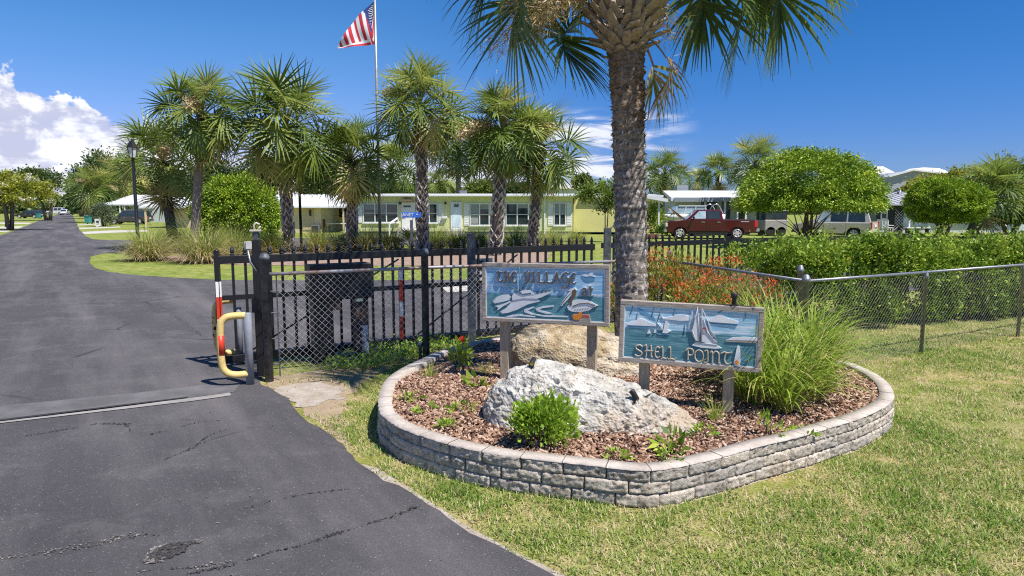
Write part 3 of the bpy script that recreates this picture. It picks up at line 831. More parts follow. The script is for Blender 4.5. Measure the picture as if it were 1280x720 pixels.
# bark mulch chips
def chips(name, poly, zf, dens, mat, smin=.018, smax=.068):
    xs = np.array([p[0] for p in poly]); ys = np.array([p[1] for p in poly])
    A = (xs.max() - xs.min()) * (ys.max() - ys.min()); n = int(A * dens)
    x = rng.uniform(xs.min(), xs.max(), n); y = rng.uniform(ys.min(), ys.max(), n)
    k = inside(poly, x, y); x, y = x[k], y[k]; n = len(x)
    a = rng.uniform(0, 2 * PI, n); D = np.stack([np.cos(a), np.sin(a), rng.normal(0, .38, n)], 1); D = unit(D)
    up = unit(np.stack([rng.normal(0, .35, n), rng.normal(0, .35, n), np.ones(n)], 1)); Sd = unit(np.cross(D, up)); up = np.cross(Sd, D)
    Ln = rng.uniform(smin, smax, n) * rng.uniform(.7, 1.2, n); W = Ln * rng.uniform(.16, .42, n); H = rng.uniform(.0025, .006, n)
    P = np.stack([x, y, zf(x, y) + rng.uniform(-.014, .028, n)], 1)
    V = []
    for sx_, sy_, sz in ((-1, -.7, -1), (1, -1, -1), (.8, 1, -1), (-.9, .9, -1), (-.9, -.6, 1), (1, -.8, 1), (.7, .9, 1), (-.8, 1, 1)):
        V.append(P + D * (Ln * sx_ / 2)[:, None] + Sd * (W * sy_ / 2)[:, None] + up * (H * sz)[:, None])
    V = np.stack(V, 1).reshape(-1, 3)
    q = np.array([(4, 5, 6, 7), (0, 1, 5, 4), (1, 2, 6, 5), (2, 3, 7, 6), (3, 0, 4, 7)])
    Fc = (np.arange(n)[:, None, None] * 8 + q[None]).reshape(-1, 4)
    return npmesh(name, V, Fc, mat, tint=np.repeat(rng.random(n), 8))
M['mulch'] = leafmat('bark_mulch', [(0, (.07, .035, .025)), (.25, (.17, .09, .06)), (.5, (.28, .165, .11)), (.8, (.40, .265, .19)), (1, (.52, .40, .32))], trans=0, rough=.85, spec=.2)
tag(chips('bark_mulch', [(p.x, p.y) for p in INNER], lambda x, y: bed_z(x, y), 4400, M['mulch']), kind='stuff')

# ------------------------------------------------------------------ rocks
def rock(name, label, c, size, rz, shape, mat, seed, sub=6, amp=.07, cav=.02, parent=None):
    import bmesh
    bm = bmesh.new(); bmesh.ops.create_icosphere(bm, subdivisions=sub, radius=1.0)
    Mz = Matrix.Rotation(rz, 3, 'Z'); o3 = Vector((seed * 3.7, seed * 1.3, seed))
    for v in bm.verts:
        p = v.co.normalized()
        e = .62
        q = Vector([math.copysign(abs(a) ** e, a) for a in p]); q = q * (1.0 / max(.001, (abs(q.x) ** 4 + abs(q.y) ** 4 + abs(q.z) ** 4) ** .25)) * .5 + p * .5
        q = shape(q)
        q = Vector((q.x * size[0], q.y * size[1], q.z * size[2]))
        n_ = mn.noise(q * 1.9 + o3) * amp * .7 + mn.noise(q * 4.2 + o3) * amp * .4 - abs(mn.noise(q * 6.5 + o3)) * amp * .6 + mn.noise(q * 13 + o3) * amp * .18 + mn.noise(q * 30 + o3) * amp * .10
        # pits and ledges
        pit = mn.noise(q * 17 + o3 * 2); n_ -= max(0, pit - .2) * cav * 2.2; pit = mn.noise(q * 38 + o3 * 3); n_ -= max(0, pit - .22) * cav
        led = mn.noise(Vector((q.x * 1.5 + q.z * 2.5, q.y * 1.5, q.z * 10 + q.x * 2.2)) + o3); n_ -= min(max(0, led - .16) * 4, 1) * amp * .42
        q = q + p * n_
        v.co = Mz @ q
    for f in bm.faces: f.smooth = True
    me = bpy.data.meshes.new(name); bm.to_mesh(me); bm.free()
    o = link(name, me, mat); o.location = c
    return tag(o, label, 'rock')
def limestone(name, lo, mid_, hi, patch, pk):
    m, t, b = nt(name); f = tex(t, 5, 9, .72); g = tex(t, 28, 6, .75); v = tex(t, 45, kind='ShaderNodeTexVoronoi'); q = tex(t, 2.2, 5, .6)
    c = ramp(t, f, [(.32, lo), (.45, mid_), (.6, hi)])
    c = mixc(t, ramp(t, q, [(.48, (0, 0, 0)), (.66, (pk, pk, pk))]), c, patch)
    c = mixc(t, ramp(t, g, [(.30, (.75, .75, .75)), (.42, (0, 0, 0))]), c, tuple(x * .45 for x in lo))
    t.links.new(c, b.inputs['Base Color']); b.inputs['Roughness'].default_value = .95; b.inputs['Specular IOR Level'].default_value = .15
    mxn = t.nodes.new('ShaderNodeMath'); mxn.operation = 'ADD'; t.links.new(g, mxn.inputs[0]); t.links.new(v, mxn.inputs[1])
    bump(t, b, mxn.outputs[0], .75, .018); return m
M['whiterock'] = limestone('white_limestone', (.14, .13, .12), (.40, .385, .355), (.60, .58, .54), (.40, .31, .22), .8)
M['brownrock'] = limestone('brown_limestone', (.17, .115, .065), (.33, .25, .15), (.46, .39, .28), (.56, .50, .43), .75)
def shpA(q):
    k = (q.x + 1) / 2                                    # 0 left .. 1 right
    top = 1.0 - .66 * max(0, k) ** 2.3
    z = q.z * top if q.z > 0 else q.z * .9
    y = q.y * (1 - .25 * k) + (.42 * z if q.z > 0 else 0)
    return Vector((q.x - (.06 * z), y, z))
rockA = rock('limestone_boulder', 'large white pitted limestone boulder sloping down to the right, in front of the signs', (.66, 5.40, .20), (.88, .40, .545), R(-6), shpA, M['whiterock'], 3.3, sub=7, amp=.075, cav=.05)
def shpB(q):
    k = (q.x + 1) / 2
    top = 1.0 - .35 * max(0, k - .2) ** 1.1
    return Vector((q.x, q.y + .25 * max(q.z, 0), q.z * (top if q.z > 0 else 1)))
rockB = rock('limestone_boulder', 'brown and tan limestone boulder standing behind the white one, under the upper sign', (.68, 7.05, .22), (.76, .38, .60), R(-10), shpB, M['brownrock'], 8.1, amp=.09)

# little spotlights on the white boulder
deps = None
def surf(o, x, y):
    bpy.context.view_layer.update()
    inv = o.matrix_world.inverted()
    ok, loc, nor, _ = o.ray_cast(inv @ Vector((x, y, 3)), (inv.to_3x3() @ Vector((0, 0, -1))).normalized())
    return (o.matrix_world @ loc) if ok else Vector((x, y, .3))
M['plasticblack'] = pm('black_plastic', (.018, .018, .019), (.03, .03, .03), rough=.5)
def hit(o, px, py):
    bpy.context.view_layer.update(); inv = o.matrix_world.inverted(); r = Vector(ray(px, py)).normalized()
    ok, loc, nor, _ = o.ray_cast(inv @ Vector((0, 0, EYE)), (inv.to_3x3() @ r).normalized())
    return (o.matrix_world @ loc) if ok else gr(px, py, .5)
def spot(px, py, label, d, glow, cable, stand=None):
    p = hit(rockA, px, py) if stand is None else stand
    r = thing('spotlight', label, 'spotlight', p, group='small garden spotlights')
    d = Vector(d).normalized(); c = p + Vector((0, 0, .045))
    Mx = d.to_track_quat('Z', 'Y').to_matrix()
    mb = MB(); mb.lathe([(.014, -.04), (.02, -.034), (.023, .03), (.026, .045), (.023, .045), (.020, .040)], c=c, n=14, M=Mx); mb.build('lamp_head', M['plasticblack'], r)
    mb = MB(); mb.lathe([(.0215, .038), (.016, .042), (.002, .043)], c=c, n=14, M=Mx); mb.build('lens', pm('amber_lens' if glow else 'grey_lens', (.5, .42, .05) if glow else (.2, .2, .2), rough=.25), r)
    mb = MB(); mb.tube([p - Vector((0, 0, .02)), p + Vector((0, 0, .03))], .012, 8); mb.build('bracket', M['plasticblack'], r)
    if cable:
        mb = MB(); mb.tube([hit(rockA, a, b) + Vector((0, 0, .006)) for a, b in cable], .005, 6); mb.build('cable', M['plasticblack'], r)
spot(666, 458, 'small black garden spotlight with yellow lens on the left end of the white boulder', (-.3, -.85, -.45), True, None)
spot(793, 501, 'small black garden spotlight with a cable on the right slope of the white boulder', (-.5, .2, .75), False, [(798, 500), (806, 497), (812, 494), (820, 490)])
# ------------------------------------------------------------------ carved signs
def painted_board(name, horizon_z, sky1, sky2, sea1, sea2, white=.62):
    m, t, b = nt(name)
    tcn = t.nodes.new('ShaderNodeTexCoord'); o = tcn.outputs['Object']
    s = tex(t, 1.0, 7, .7, o, stretch=(3.0, 1, 55)); s2 = tex(t, 1.0, 5, .6, o, stretch=(6, 1, 110))
    skyc = ramp(t, s, [(.36, sky1), (.50, sky2), (white, (.62, .70, .76)), (.78, (.72, .76, .80))])
    seac = ramp(t, s2, [(.34, sea1), (.52, sea2), (.66, (.20, .34, .38)), (.82, (.36, .48, .50))])
    sp = t.nodes.new('ShaderNodeSeparateXYZ'); t.links.new(o, sp.inputs[0])
    ad = t.nodes.new('ShaderNodeMath'); ad.operation = 'MULTIPLY_ADD'; t.links.new(s, ad.inputs[0]); ad.inputs[1].default_value = .05; t.links.new(sp.outputs[2], ad.inputs[2])
    mr = t.nodes.new('ShaderNodeMapRange'); t.links.new(ad.outputs[0], mr.inputs[0]); mr.inputs[1].default_value = horizon_z + .015; mr.inputs[2].default_value = horizon_z + .035
    c = mixc(t, mr.outputs[0], seac, skyc)
    t.links.new(c, b.inputs['Base Color']); b.inputs['Roughness'].default_value = .7; b.inputs['Specular IOR Level'].default_value = .2
    bump(t, b, s2, .3, .004)
    return m

class Sign:
    def __init__(self, name, label, corners, Yl, Yr, crop):
        TL, TR, BL, BR = corners
        a, b_, c, d = at(*TL, Yl), at(*TR, Yr), at(*BL, Yl), at(*BR, Yr)
        cl, cr = (a + c) / 2, (b_ + d) / 2
        X = (cr - cl); self.w = X.length; X.normalize()
        Yv = Vector((-X.y, X.x, 0)).normalized(); Z = X.cross(Yv).normalized()
        self.h = ((a - c).length + (b_ - d).length) / 2; C = (cl + cr) / 2
        self.M = Matrix(((X.x, Yv.x, Z.x), (X.y, Yv.y, Z.y), (X.z, Yv.z, Z.z)))
        self.C = C
        self.root = thing(name, label, 'sign', C)
        self.root.rotation_euler = self.M.to_euler()
        self.crop = crop                                    # crop-space corners TL TR BL BR of the outer frame
    def uv(self, x, y):
        (ax, ay), (bx, by), (cx, cy), (dx, dy) = self.crop
        u, v = .5, .5
        for _ in range(6):
            le = ax + (cx - ax) * v; re = bx + (dx - bx) * v; u = (x - le) / (re - le)
            to = ay + (by - ay) * u; bo = cy + (dy - cy) * u; v = (y - to) / (bo - to)
        return u, v
    def p(self, x, y, out=0.03):
        u, v = self.uv(x, y); return Vector(((u - .5) * self.w, -out, (.5 - v) * self.h))
    def art(self, mb, pts, o1=.029, o0=.019, mi=0):
        a = [self.p(x, y, o0) for x, y in pts]; b = [self.p(x, y, o1) for x, y in pts]
        mb.prism(a, b, mi)
    def line(self, mb, pts, r=.003, out=.03, mi=0):
        r *= 1.5
        mb.tube([self.p(x, y, out) for x, y in pts], r, 6, mi=mi)
    def part(self, mb, name, mats, parent=None, bevel=0):
        return mb.build(name, mats, parent or self.root, world=False, bevel=bevel)
    def loc(self, w): return self.M.inverted() @ (Vector(w) - self.C)
    def frame(self, board, fw=.038):
        w, h = self.w, self.h
        mb = MB(); mb.box((0, 0, 0), (w - .02, .04, h - .02)); self.part(mb, 'painted_board', board)
        mb = MB()
        mb.box((0, -.003, h / 2 - fw / 2), (w, .058, fw)); mb.box((0, -.003, -h / 2 + fw / 2), (w, .058, fw))
        mb.box((-w / 2 + fw / 2, -.002, 0), (fw, .056, h - 2 * fw)); mb.box((w / 2 - fw / 2, -.002, 0), (fw, .056, h - 2 * fw))
        self.part(mb, 'frame', M['framewood'], bevel=.004)
        mb = MB(); e = fw + .004; l = .007
        for s_ in (1, -1):
            mb.box((0, -.021, s_ * (h / 2 - e)), (w - 2 * e, .006, l)); mb.box((s_ * (w / 2 - e), -.0212, 0), (l, .006, h - 2 * e - l))
        self.part(mb, 'border_line', M['signwhite'])
    def posts(self, pxs, Ys, pw_=.088, zb=.1):
        for px, Y in zip(pxs, Ys):
            b = at(px, 430, Y); top = self.C.z - self.h * .1
            pts = []
            mb = MB()
            off = self.M @ Vector((0, .022 + pw_ / 2, 0)); lx = (self.M.inverted() @ (b - self.C)).x; b = self.C + self.M @ Vector((lx, 0, 0)) + off
            c0 = Vector((b.x, b.y, zb)); c1 = Vector((b.x, b.y, top))
            xa = Vector((self.M[0][0], self.M[1][0], 0)).normalized() * pw_ / 2; ya = Vector((-xa.y, xa.x, 0))
            rect = [xa + ya, -xa + ya, -xa - ya, xa - ya]
            mb.prism([self.loc(c0 + r_) for r_ in rect], [self.loc(c1 + r_) for r_ in rect])
            self.part(mb, 'post', M['wood'], bevel=.004)

GL = {
 'T': ([[(0, .88), (.28, 1), (.65, .93), (1, 1)], [(.52, .95), (.36, .7), (.3, .35), (.44, .08), (.7, .02), (.92, .16)]]),
 'H': ([[(.05, .92), (.25, 1), (.27, .5), (.22, .05), (.1, .0)], [(.78, 1), (.8, .5), (.82, .06), (1, .02)], [(.08, .5), (.5, .55), (.95, .5)]]),
 'E': ([[(.92, .86), (.62, 1), (.28, .86), (.14, .5), (.27, .12), (.62, 0), (.95, .15)], [(.17, .5), (.45, .55), (.78, .54)]]),
 'V': ([[(-.05, .88), (.12, 1), (.2, .9), (.22, .45), (.38, .06), (.62, .08), (.84, .5), (.9, 1)]]),
 'I': ([[(.1, .93), (.55, 1), (.6, .5), (.52, .1), (.1, .02)], [(.1, .02), (.0, .15)]]),
 'L': ([[(.1, .92), (.3, 1), (.33, .5), (.28, .05)], [(.05, .03), (.5, .05), (.85, .0), (.98, .14)]]),
 'A': ([[(-.05, .04), (.15, .1), (.4, .6), (.62, 1)], [(.62, 1), (.76, .5), (.85, .06), (1.02, .02)], [(.25, .38), (.8, .42)]]),
 'G': ([[(.92, .86), (.6, 1), (.27, .86), (.12, .5), (.27, .12), (.6, .06), (.84, .22), (.86, .46), (.5, .48)], [(.85, .44), (.9, -.05), (.7, -.42), (.3, -.46), (.1, -.28)]]),
 'S': ([[(.9, .84), (.62, 1), (.28, .92), (.2, .7), (.5, .52), (.82, .32), (.75, .08), (.4, 0), (.05, .14)]]),
 'P': ([[(.26, .98), (.3, .5), (.24, .0)], [(.0, .8), (.28, .99), (.72, .97), (.92, .72), (.74, .47), (.3, .45)]]),
 'O': ([[(.5, 1), (.18, .84), (.06, .5), (.18, .14), (.5, 0), (.82, .14), (.94, .5), (.82, .84), (.5, 1)]]),
 'N': ([[(.0, .9), (.18, 1), (.22, .5), (.18, .0)], [(.2, .72), (.5, 1), (.8, .86), (.84, .4), (.8, .06), (1, .02)]]),
 'a': ([[(.15, .88), (.5, 1), (.75, .85), (.74, .3), (.82, .02), (1, .05)], [(.74, .5), (.35, .55), (.1, .3), (.3, .02), (.7, .22)]]),
 't': ([[(.4, 1.3), (.38, .6), (.42, .1), (.65, .0), (.9, .12)], [(.05, .93), (.85, .95)]]),
}
def write(sign, letters, nib, name, mat, out=.034, halo=None, tube=False):
    """letters: (glyph, x0, x1, ytop, ybase) in crop pixels"""
    for gch, x0, x1, y0, y1 in letters:
        par = None; eps = 0
        for layer in ((0, 1) if halo else (0,)):
            mb = MB()
            for st in GL[gch]:
                P = [Vector(tuple(sign.p(x0 + a * (x1 - x0), y1 + (y0 - y1) * b_, 0))) for a, b_ in st]
                C_ = crom(P, 6); eps += 1
                if tube:
                    o_ = out - .006 + eps * .0001
                    mb.tube([c + Vector((0, -o_, 0)) for c in C_], nib, 8)
                    continue
                k = 1.0 if not layer else 1.25
                nv = Vector((math.cos(R(35)), 0, math.sin(R(35)))) * nib * k; tv = Vector((-nv.z, 0, nv.x)) * .38
                so_ = Vector((-.004, 0, .003)) if layer else Vector((0, 0, 0))
                o1 = (out - .008 if layer else out) + eps * .00012
                for i in range(len(C_) - 1):
                    a, b_ = C_[i] + so_, C_[i + 1] + so_
                    d_ = (b_ - a)
                    if d_.length < 1e-5: continue
                    d_.normalize(); n_ = Vector((-d_.z, 0, d_.x))
                    wa = abs(n_.dot(nv)) + abs(n_.dot(tv))
                    q0 = [a + n_ * wa - d_ * .001, b_ + n_ * wa + d_ * .001, b_ - n_ * wa + d_ * .001, a - n_ * wa - d_ * .001]
                    e2 = .00003 * (i % 3)
                    mb.prism([x + Vector((0, -.0205, 0)) for x in q0], [x + Vector((0, -o1 - e2, 0)) for x in q0])
            o = sign.part(mb, name if not layer else 'highlight', mat if not layer else halo, par)
            if not layer: par = o

# --- upper sign
s1 = Sign('wooden_sign', 'upper carved wooden sign with a motor yacht and pelican, reading THE VILLAGE at', ((604, 328), (763.5, 331), (604, 400.5), (761, 408)), 6.72, 6.30, ((55, 55), (1190, 72), (55, 570), (1170, 625)))
s1.frame(painted_board('painted_sea_and_sky', -.01, (.20, .42, .66), (.27, .50, .70), (.05, .17, .22), (.10, .27, .32)))
mb = MB()
for pts in ([(150, 395), (185, 360), (240, 340), (300, 335), (320, 360), (305, 385), (250, 400), (170, 415)],
            [(170, 440), (230, 425), (320, 392), (325, 402), (250, 440), (190, 480), (205, 450)],
            [(220, 490), (270, 460), (330, 400), (330, 360), (420, 352), (560, 372), (585, 395), (470, 425), (380, 470), (290, 500), (240, 505)]):
    mb = MB(); s1.art(mb, pts, .0275); s1.part(mb, 'spray_relief', M['signwhite'])
mb = MB(); s1.art(mb, [(330, 355), (350, 320), (430, 330), (540, 335), (640, 300), (708, 290), (670, 325), (600, 360), (560, 372), (440, 368), (340, 385)], .032, .0275); s1.art(mb, [(395, 320), (425, 298), (500, 295), (535, 325), (535, 335), (430, 335)], .034, .0325)
yt = s1.part(mb, 'yacht_relief', M['signwhite'])
mb = MB(); s1.art(mb, [(425, 330), (510, 318), (508, 328), (430, 342)], .0355, .0342)
for (x0, y0, x1, y1) in ((555, 318, 575, 330), (595, 312, 612, 322), (630, 306, 650, 315), (662, 300, 680, 308)): s1.art(mb, [(x0, y0), (x1, y0 - 3), (x1, y1 - 4), (x0, y1)], .0335, .0322)
s1.line(mb, [(255, 232), (335, 275), (425, 330)], .0035, .032); s1.line(mb, [(300, 245), (420, 318)], .0022, .032)
s1.line(mb, [(408, 85), (405, 200), (400, 318)], .0022, .032); s1.line(mb, [(385, 190), (380, 320)], .0018, .03)
for a, b_ in (((430, 235), (520, 300)), ((490, 250), (520, 300)), ((440, 225), (425, 300)), ((440, 260), (505, 262)), ((430, 280), (515, 282)), ((440, 228), (490, 250)), ((540, 325), (700, 286)), ((540, 312), (690, 280))): s1.line(mb, [a, b_], .0018, .0325)
s1.part(mb, 'yacht_line', M['signteal'], yt)
mb = MB()
for pts in ([(440, 470), (520, 445), (530, 452), (470, 480), (510, 505), (600, 520), (830, 530), (825, 540), (620, 535), (500, 515), (440, 495)],
            [(540, 460), (600, 442), (705, 433), (700, 444), (600, 458), (575, 475), (690, 505), (640, 510), (555, 485)],
            [(255, 540), (320, 520), (400, 515), (540, 530), (535, 540), (400, 528), (300, 538)],
            [(950, 165), (980, 155), (1000, 165), (1030, 140), (1065, 140), (1040, 152), (1070, 180), (1020, 170), (990, 178)]):
    mb = MB(); s1.art(mb, pts, .025); s1.part(mb, 'wave_relief', M['signwhite'])
mb = MB(); s1.art(mb, [(955, 185), (1005, 178), (1050, 185), (1062, 205), (1010, 225), (975, 210)], .023); s1.part(mb, 'bird_shadow', M['signblue'])
mb = MB()
s1.art(mb, [(820, 445), (840, 420), (870, 390), (930, 375), (1000, 385), (1060, 420), (1085, 432), (1050, 448), (1000, 480), (930, 492), (870, 490), (835, 475)], .031)
s1.art(mb, [(762, 430), (790, 385), (840, 315), (870, 300), (865, 330), (830, 380), (790, 418), (775, 440)], .031)
s1.art(mb, [(835, 300), (860, 280), (895, 275), (905, 295), (880, 305), (860, 305)], .031)
pe = s1.part(mb, 'pelican_relief', M['signwhite'])
mb = MB(); s1.art(mb, [(868, 300), (895, 285), (905, 310), (895, 350), (868, 390), (862, 430), (845, 440), (838, 400), (870, 345)], .0335, .0312); s1.line(mb, [(870, 440), (930, 415), (1000, 410), (1060, 430)], .003, .032); s1.line(mb, [(768, 428), (820, 360), (862, 318)], .0022, .032)
for i in range(6): s1.line(mb, [(885 + i * 22, 476 - i * 2), (895 + i * 22, 466 - i * 3)], .002, .032)
s1.part(mb, 'neck_feathers', M['signbrown'], pe)
mb = MB(); s1.art(mb, [(858, 520), (880, 508), (1010, 515), (1022, 600), (1018, 612), (862, 600)], .033); s1.part(mb, 'piling_relief', M['framewood'])
mb = MB(); s1.art(mb, [(935, 515), (1008, 520), (1006, 540), (940, 538)], .0345, .0332); s1.part(mb, 'piling_top', M['signred'])
mb = MB(); s1.art(mb, [(868, 515), (905, 512), (930, 488), (948, 495), (945, 530), (925, 560), (900, 562), (875, 555), (868, 535)], .036, .0332); s1.part(mb, 'webbed_foot', M['signorange'])
write(s1, [('T', 190, 250, 133, 222), ('H', 258, 318, 134, 228), ('E', 325, 378, 134, 228), ('V', 448, 500, 133, 228), ('I', 508, 552, 135, 230), ('L', 562, 625, 135, 232), ('L', 632, 692, 137, 234), ('A', 695, 765, 138, 236), ('G', 772, 845, 140, 232), ('E', 852, 908, 146, 238), ('a', 945, 1000, 278, 347), ('t', 1008, 1052, 280, 350)], .0066, 'letter', M['letter_dark'], .036, halo=M['signwhite'])
s1.posts((630, 742), (6.66, 6.46))

# --- lower sign
s2 = Sign('wooden_sign', 'lower carved wooden sign with sailboats and clouds, reading SHELL POINT', ((776.5, 374.5), (956, 384.5), (773, 450.5), (950, 465.5)), 5.86, 5.52, ((65, 52), (1220, 115), (45, 540), (1180, 635)))
s2.frame(painted_board('painted_bay', .03, (.22, .42, .60), (.32, .53, .68), (.045, .14, .19), (.085, .23, .28), .58))
for pts in ([(122, 248), (150, 225), (190, 215), (225, 198), (260, 205), (310, 230), (365, 250), (360, 262), (140, 252)],
            [(405, 178), (425, 195), (480, 185), (540, 168), (600, 170), (640, 190), (640, 215), (560, 218), (470, 208), (420, 205)],
            [(780, 215), (820, 190), (860, 170), (890, 172), (930, 195), (1000, 215), (1020, 230), (1010, 242), (800, 226)],
            [(920, 372), (970, 350), (1060, 345), (1120, 350), (1165, 345), (1165, 375), (1000, 372)],
            [(285, 320), (303, 285), (318, 318)], [(340, 315), (352, 285), (362, 312)]):
    mb = MB(); s2.art(mb, pts, .027); s2.part(mb, 'cloud_relief', M['signwhite'])
mb = MB(); s2.art(mb, [(130, 252), (365, 262), (360, 270), (128, 266)], .024); s2.art(mb, [(785, 226), (1015, 242), (1000, 266), (800, 240)], .024); s2.art(mb, [(200, 110), (340, 180), (360, 215), (300, 195), (240, 160)], .0225); s2.part(mb, 'cloud_shadow', M['signblue'])
mb = MB(); s2.art(mb, [(915, 374), (1000, 374), (1168, 378), (1166, 396), (1000, 386), (920, 384)], .026); s2.part(mb, 'island_relief', M['framewood'])
mb = MB()
s2.art(mb, [(648, 290), (662, 235), (690, 180), (712, 185), (712, 380), (690, 378), (660, 345)], .031)
s2.art(mb, [(722, 188), (745, 190), (775, 270), (800, 340), (858, 398), (850, 410), (780, 400), (722, 380)], .030)
s2.art(mb, [(775, 200), (800, 290), (835, 345), (815, 350), (790, 300)], .028)
s2.art(mb, [(650, 412), (680, 390), (760, 398), (850, 412), (885, 435), (840, 440), (720, 430)], .032)
sb = s2.part(mb, 'schooner_relief', M['signwhite']); mb = MB(); s2.art(mb, [(430, 250), (440, 215), (468, 250), (458, 290), (485, 300), (450, 318), (412, 315), (425, 280)], .029); s2.art(mb, [(368, 232), (420, 262), (415, 290)], .029); s2.part(mb, 'sailboat_relief', M['signwhite'])
mb = MB()
for a, b_ in (((698, 105), (712, 400)), ((735, 120), (728, 395)), ((735, 120), (860, 405)), ((700, 120), (652, 290)), ((655, 140), (650, 280)), ((690, 185), (712, 160)), ((660, 300), (680, 385)), ((745, 200), (770, 300)), ((770, 300), (850, 400)), ((680, 390), (850, 408))): s2.line(mb, [a, b_], .0022, .0325)
s2.part(mb, 'rigging', M['signgrey'], sb)
mb = MB(); s2.art(mb, [(738, 270), (765, 272), (768, 286), (738, 284)], .0335, .0305); s2.part(mb, 'red_stripe', M['signred'], sb)
mb = MB(); s2.art(mb, [(738, 296), (770, 300), (774, 318), (738, 312)], .0335, .0305); s2.part(mb, 'grey_stripe', M['signgrey'], sb)
mb = MB()
for a, b_ in (((165, 105), (150, 165)), ((212, 150), (190, 250)), ((345, 115), (325, 185)), ((405, 130), (372, 225)), ((512, 130), (505, 200)), ((600, 240), (585, 330)), ((900, 130), (860, 160)), ((1070, 150), (1072, 195))): s2.line(mb, [a, b_], .0022, .0225)
s2.part(mb, 'painted_scratch', M['signteal'])
mb = MB(); s2.art(mb, [(368, 318), (415, 322), (478, 320), (468, 332), (385, 330)], .026); s2.part(mb, 'boat_hull', M['signblue'])
mb = MB(); s2.art(mb, [(1005, 420), (1018, 412), (1028, 440), (1030, 540), (1020, 578), (995, 582), (975, 560), (985, 520)], .034); sh = s2.part(mb, 'shell_relief', M['signwhite'])
mb = MB(); s2.art(mb, [(985, 540), (1005, 530), (1018, 545), (1012, 565), (995, 570)], .0375, .0345); s2.part(mb, 'shell_opening', M['signorange'], sh)
let2 = [('S', 180, 255, 410, 500), ('H', 262, 335, 412, 508), ('E', 345, 395, 425, 515), ('L', 395, 455, 425, 522), ('L', 455, 525, 428, 528), ('P', 600, 668, 440, 535), ('O', 668, 745, 450, 545), ('I', 745, 795, 455, 555), ('N', 795, 875, 462, 560), ('T', 880, 965, 468, 566)]
write(s2, let2, .0085, 'letter_outline', M['signteal'], .0225)
write(s2, let2, .0068, 'letter', M['letter_tan'], .033, tube=True)
s2.posts((806, 912), (5.87, 5.70))
# spotlight standing on the top edge of the lower sign, with its wire
tp = s2.M @ s2.p(985, 98, 0) + s2.C
r = thing('spotlight', 'small black spotlight standing on the top edge of the lower sign', 'spotlight', tp, group='small garden spotlights')
mb = MB(); mb.lathe([(.016, 0), (.02, .01), (.02, .06), (.028, .065), (.03, .1), (.024, .105)], c=tp, n=12); mb.build('lamp_head', M['plasticblack'], r)
mb = MB(); mb.box(tp + Vector((0, 0, .004)), (.07, .04, .012), rz=.25); mb.build('base_plate', M['plasticblack'], r)
mb = MB(); wp = [s2.M @ s2.p(x, y, .02 + .012 * math.sin(x * .05)) + s2.C + Vector((0, 0, .008)) for x, y in ((985, 99), (940, 95), (890, 95), (845, 92), (850, 92))]
mb.tube(wp, .004, 6); wp = [s2.M @ s2.p(x, y, .025 + .012 * math.sin(x * .04)) + s2.C + Vector((0, 0, .006)) for x, y in ((985, 99), (1040, 105), (1090, 108), (1150, 108))]
mb.tube(wp, .004, 6); mb.build('cable', M['plasticblack'], r)

# ------------------------------------------------------------------ leafy plants
M['shrubleaf'] = leafmat('bright_shrub_leaf', [(0, (.14, .25, .02)), (.5, (.24, .38, .035)), (1, (.38, .50, .06))], trans=.35)
M['grassleaf'] = leafmat('tall_grass_leaf', [(0, (.10, .17, .018)), (.4, (.22, .33, .035)), (.8, (.36, .46, .065)), (1, (.46, .42, .15))], trans=.3)
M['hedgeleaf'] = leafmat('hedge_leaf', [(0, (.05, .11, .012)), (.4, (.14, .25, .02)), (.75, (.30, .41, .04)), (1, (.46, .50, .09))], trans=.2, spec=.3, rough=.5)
M['fireleaf'] = leafmat('firebush_leaf', [(0, (.12, .18, .03)), (.5, (.24, .28, .045)), (1, (.36, .33, .06))], trans=.3)
M['fireflower'] = leafmat('red_flower', [(0, (.66, .06, .02)), (.6, (.78, .15, .04)), (1, (.80, .32, .06))], trans=.3)
M['stem'] = pm('brown_stem', (.10, .075, .045), (.06, .045, .025), rough=.9, scale=20)
M['greenstem'] = pm('green_stem', (.14, .22, .05), (.2, .24, .07), rough=.7, scale=20)

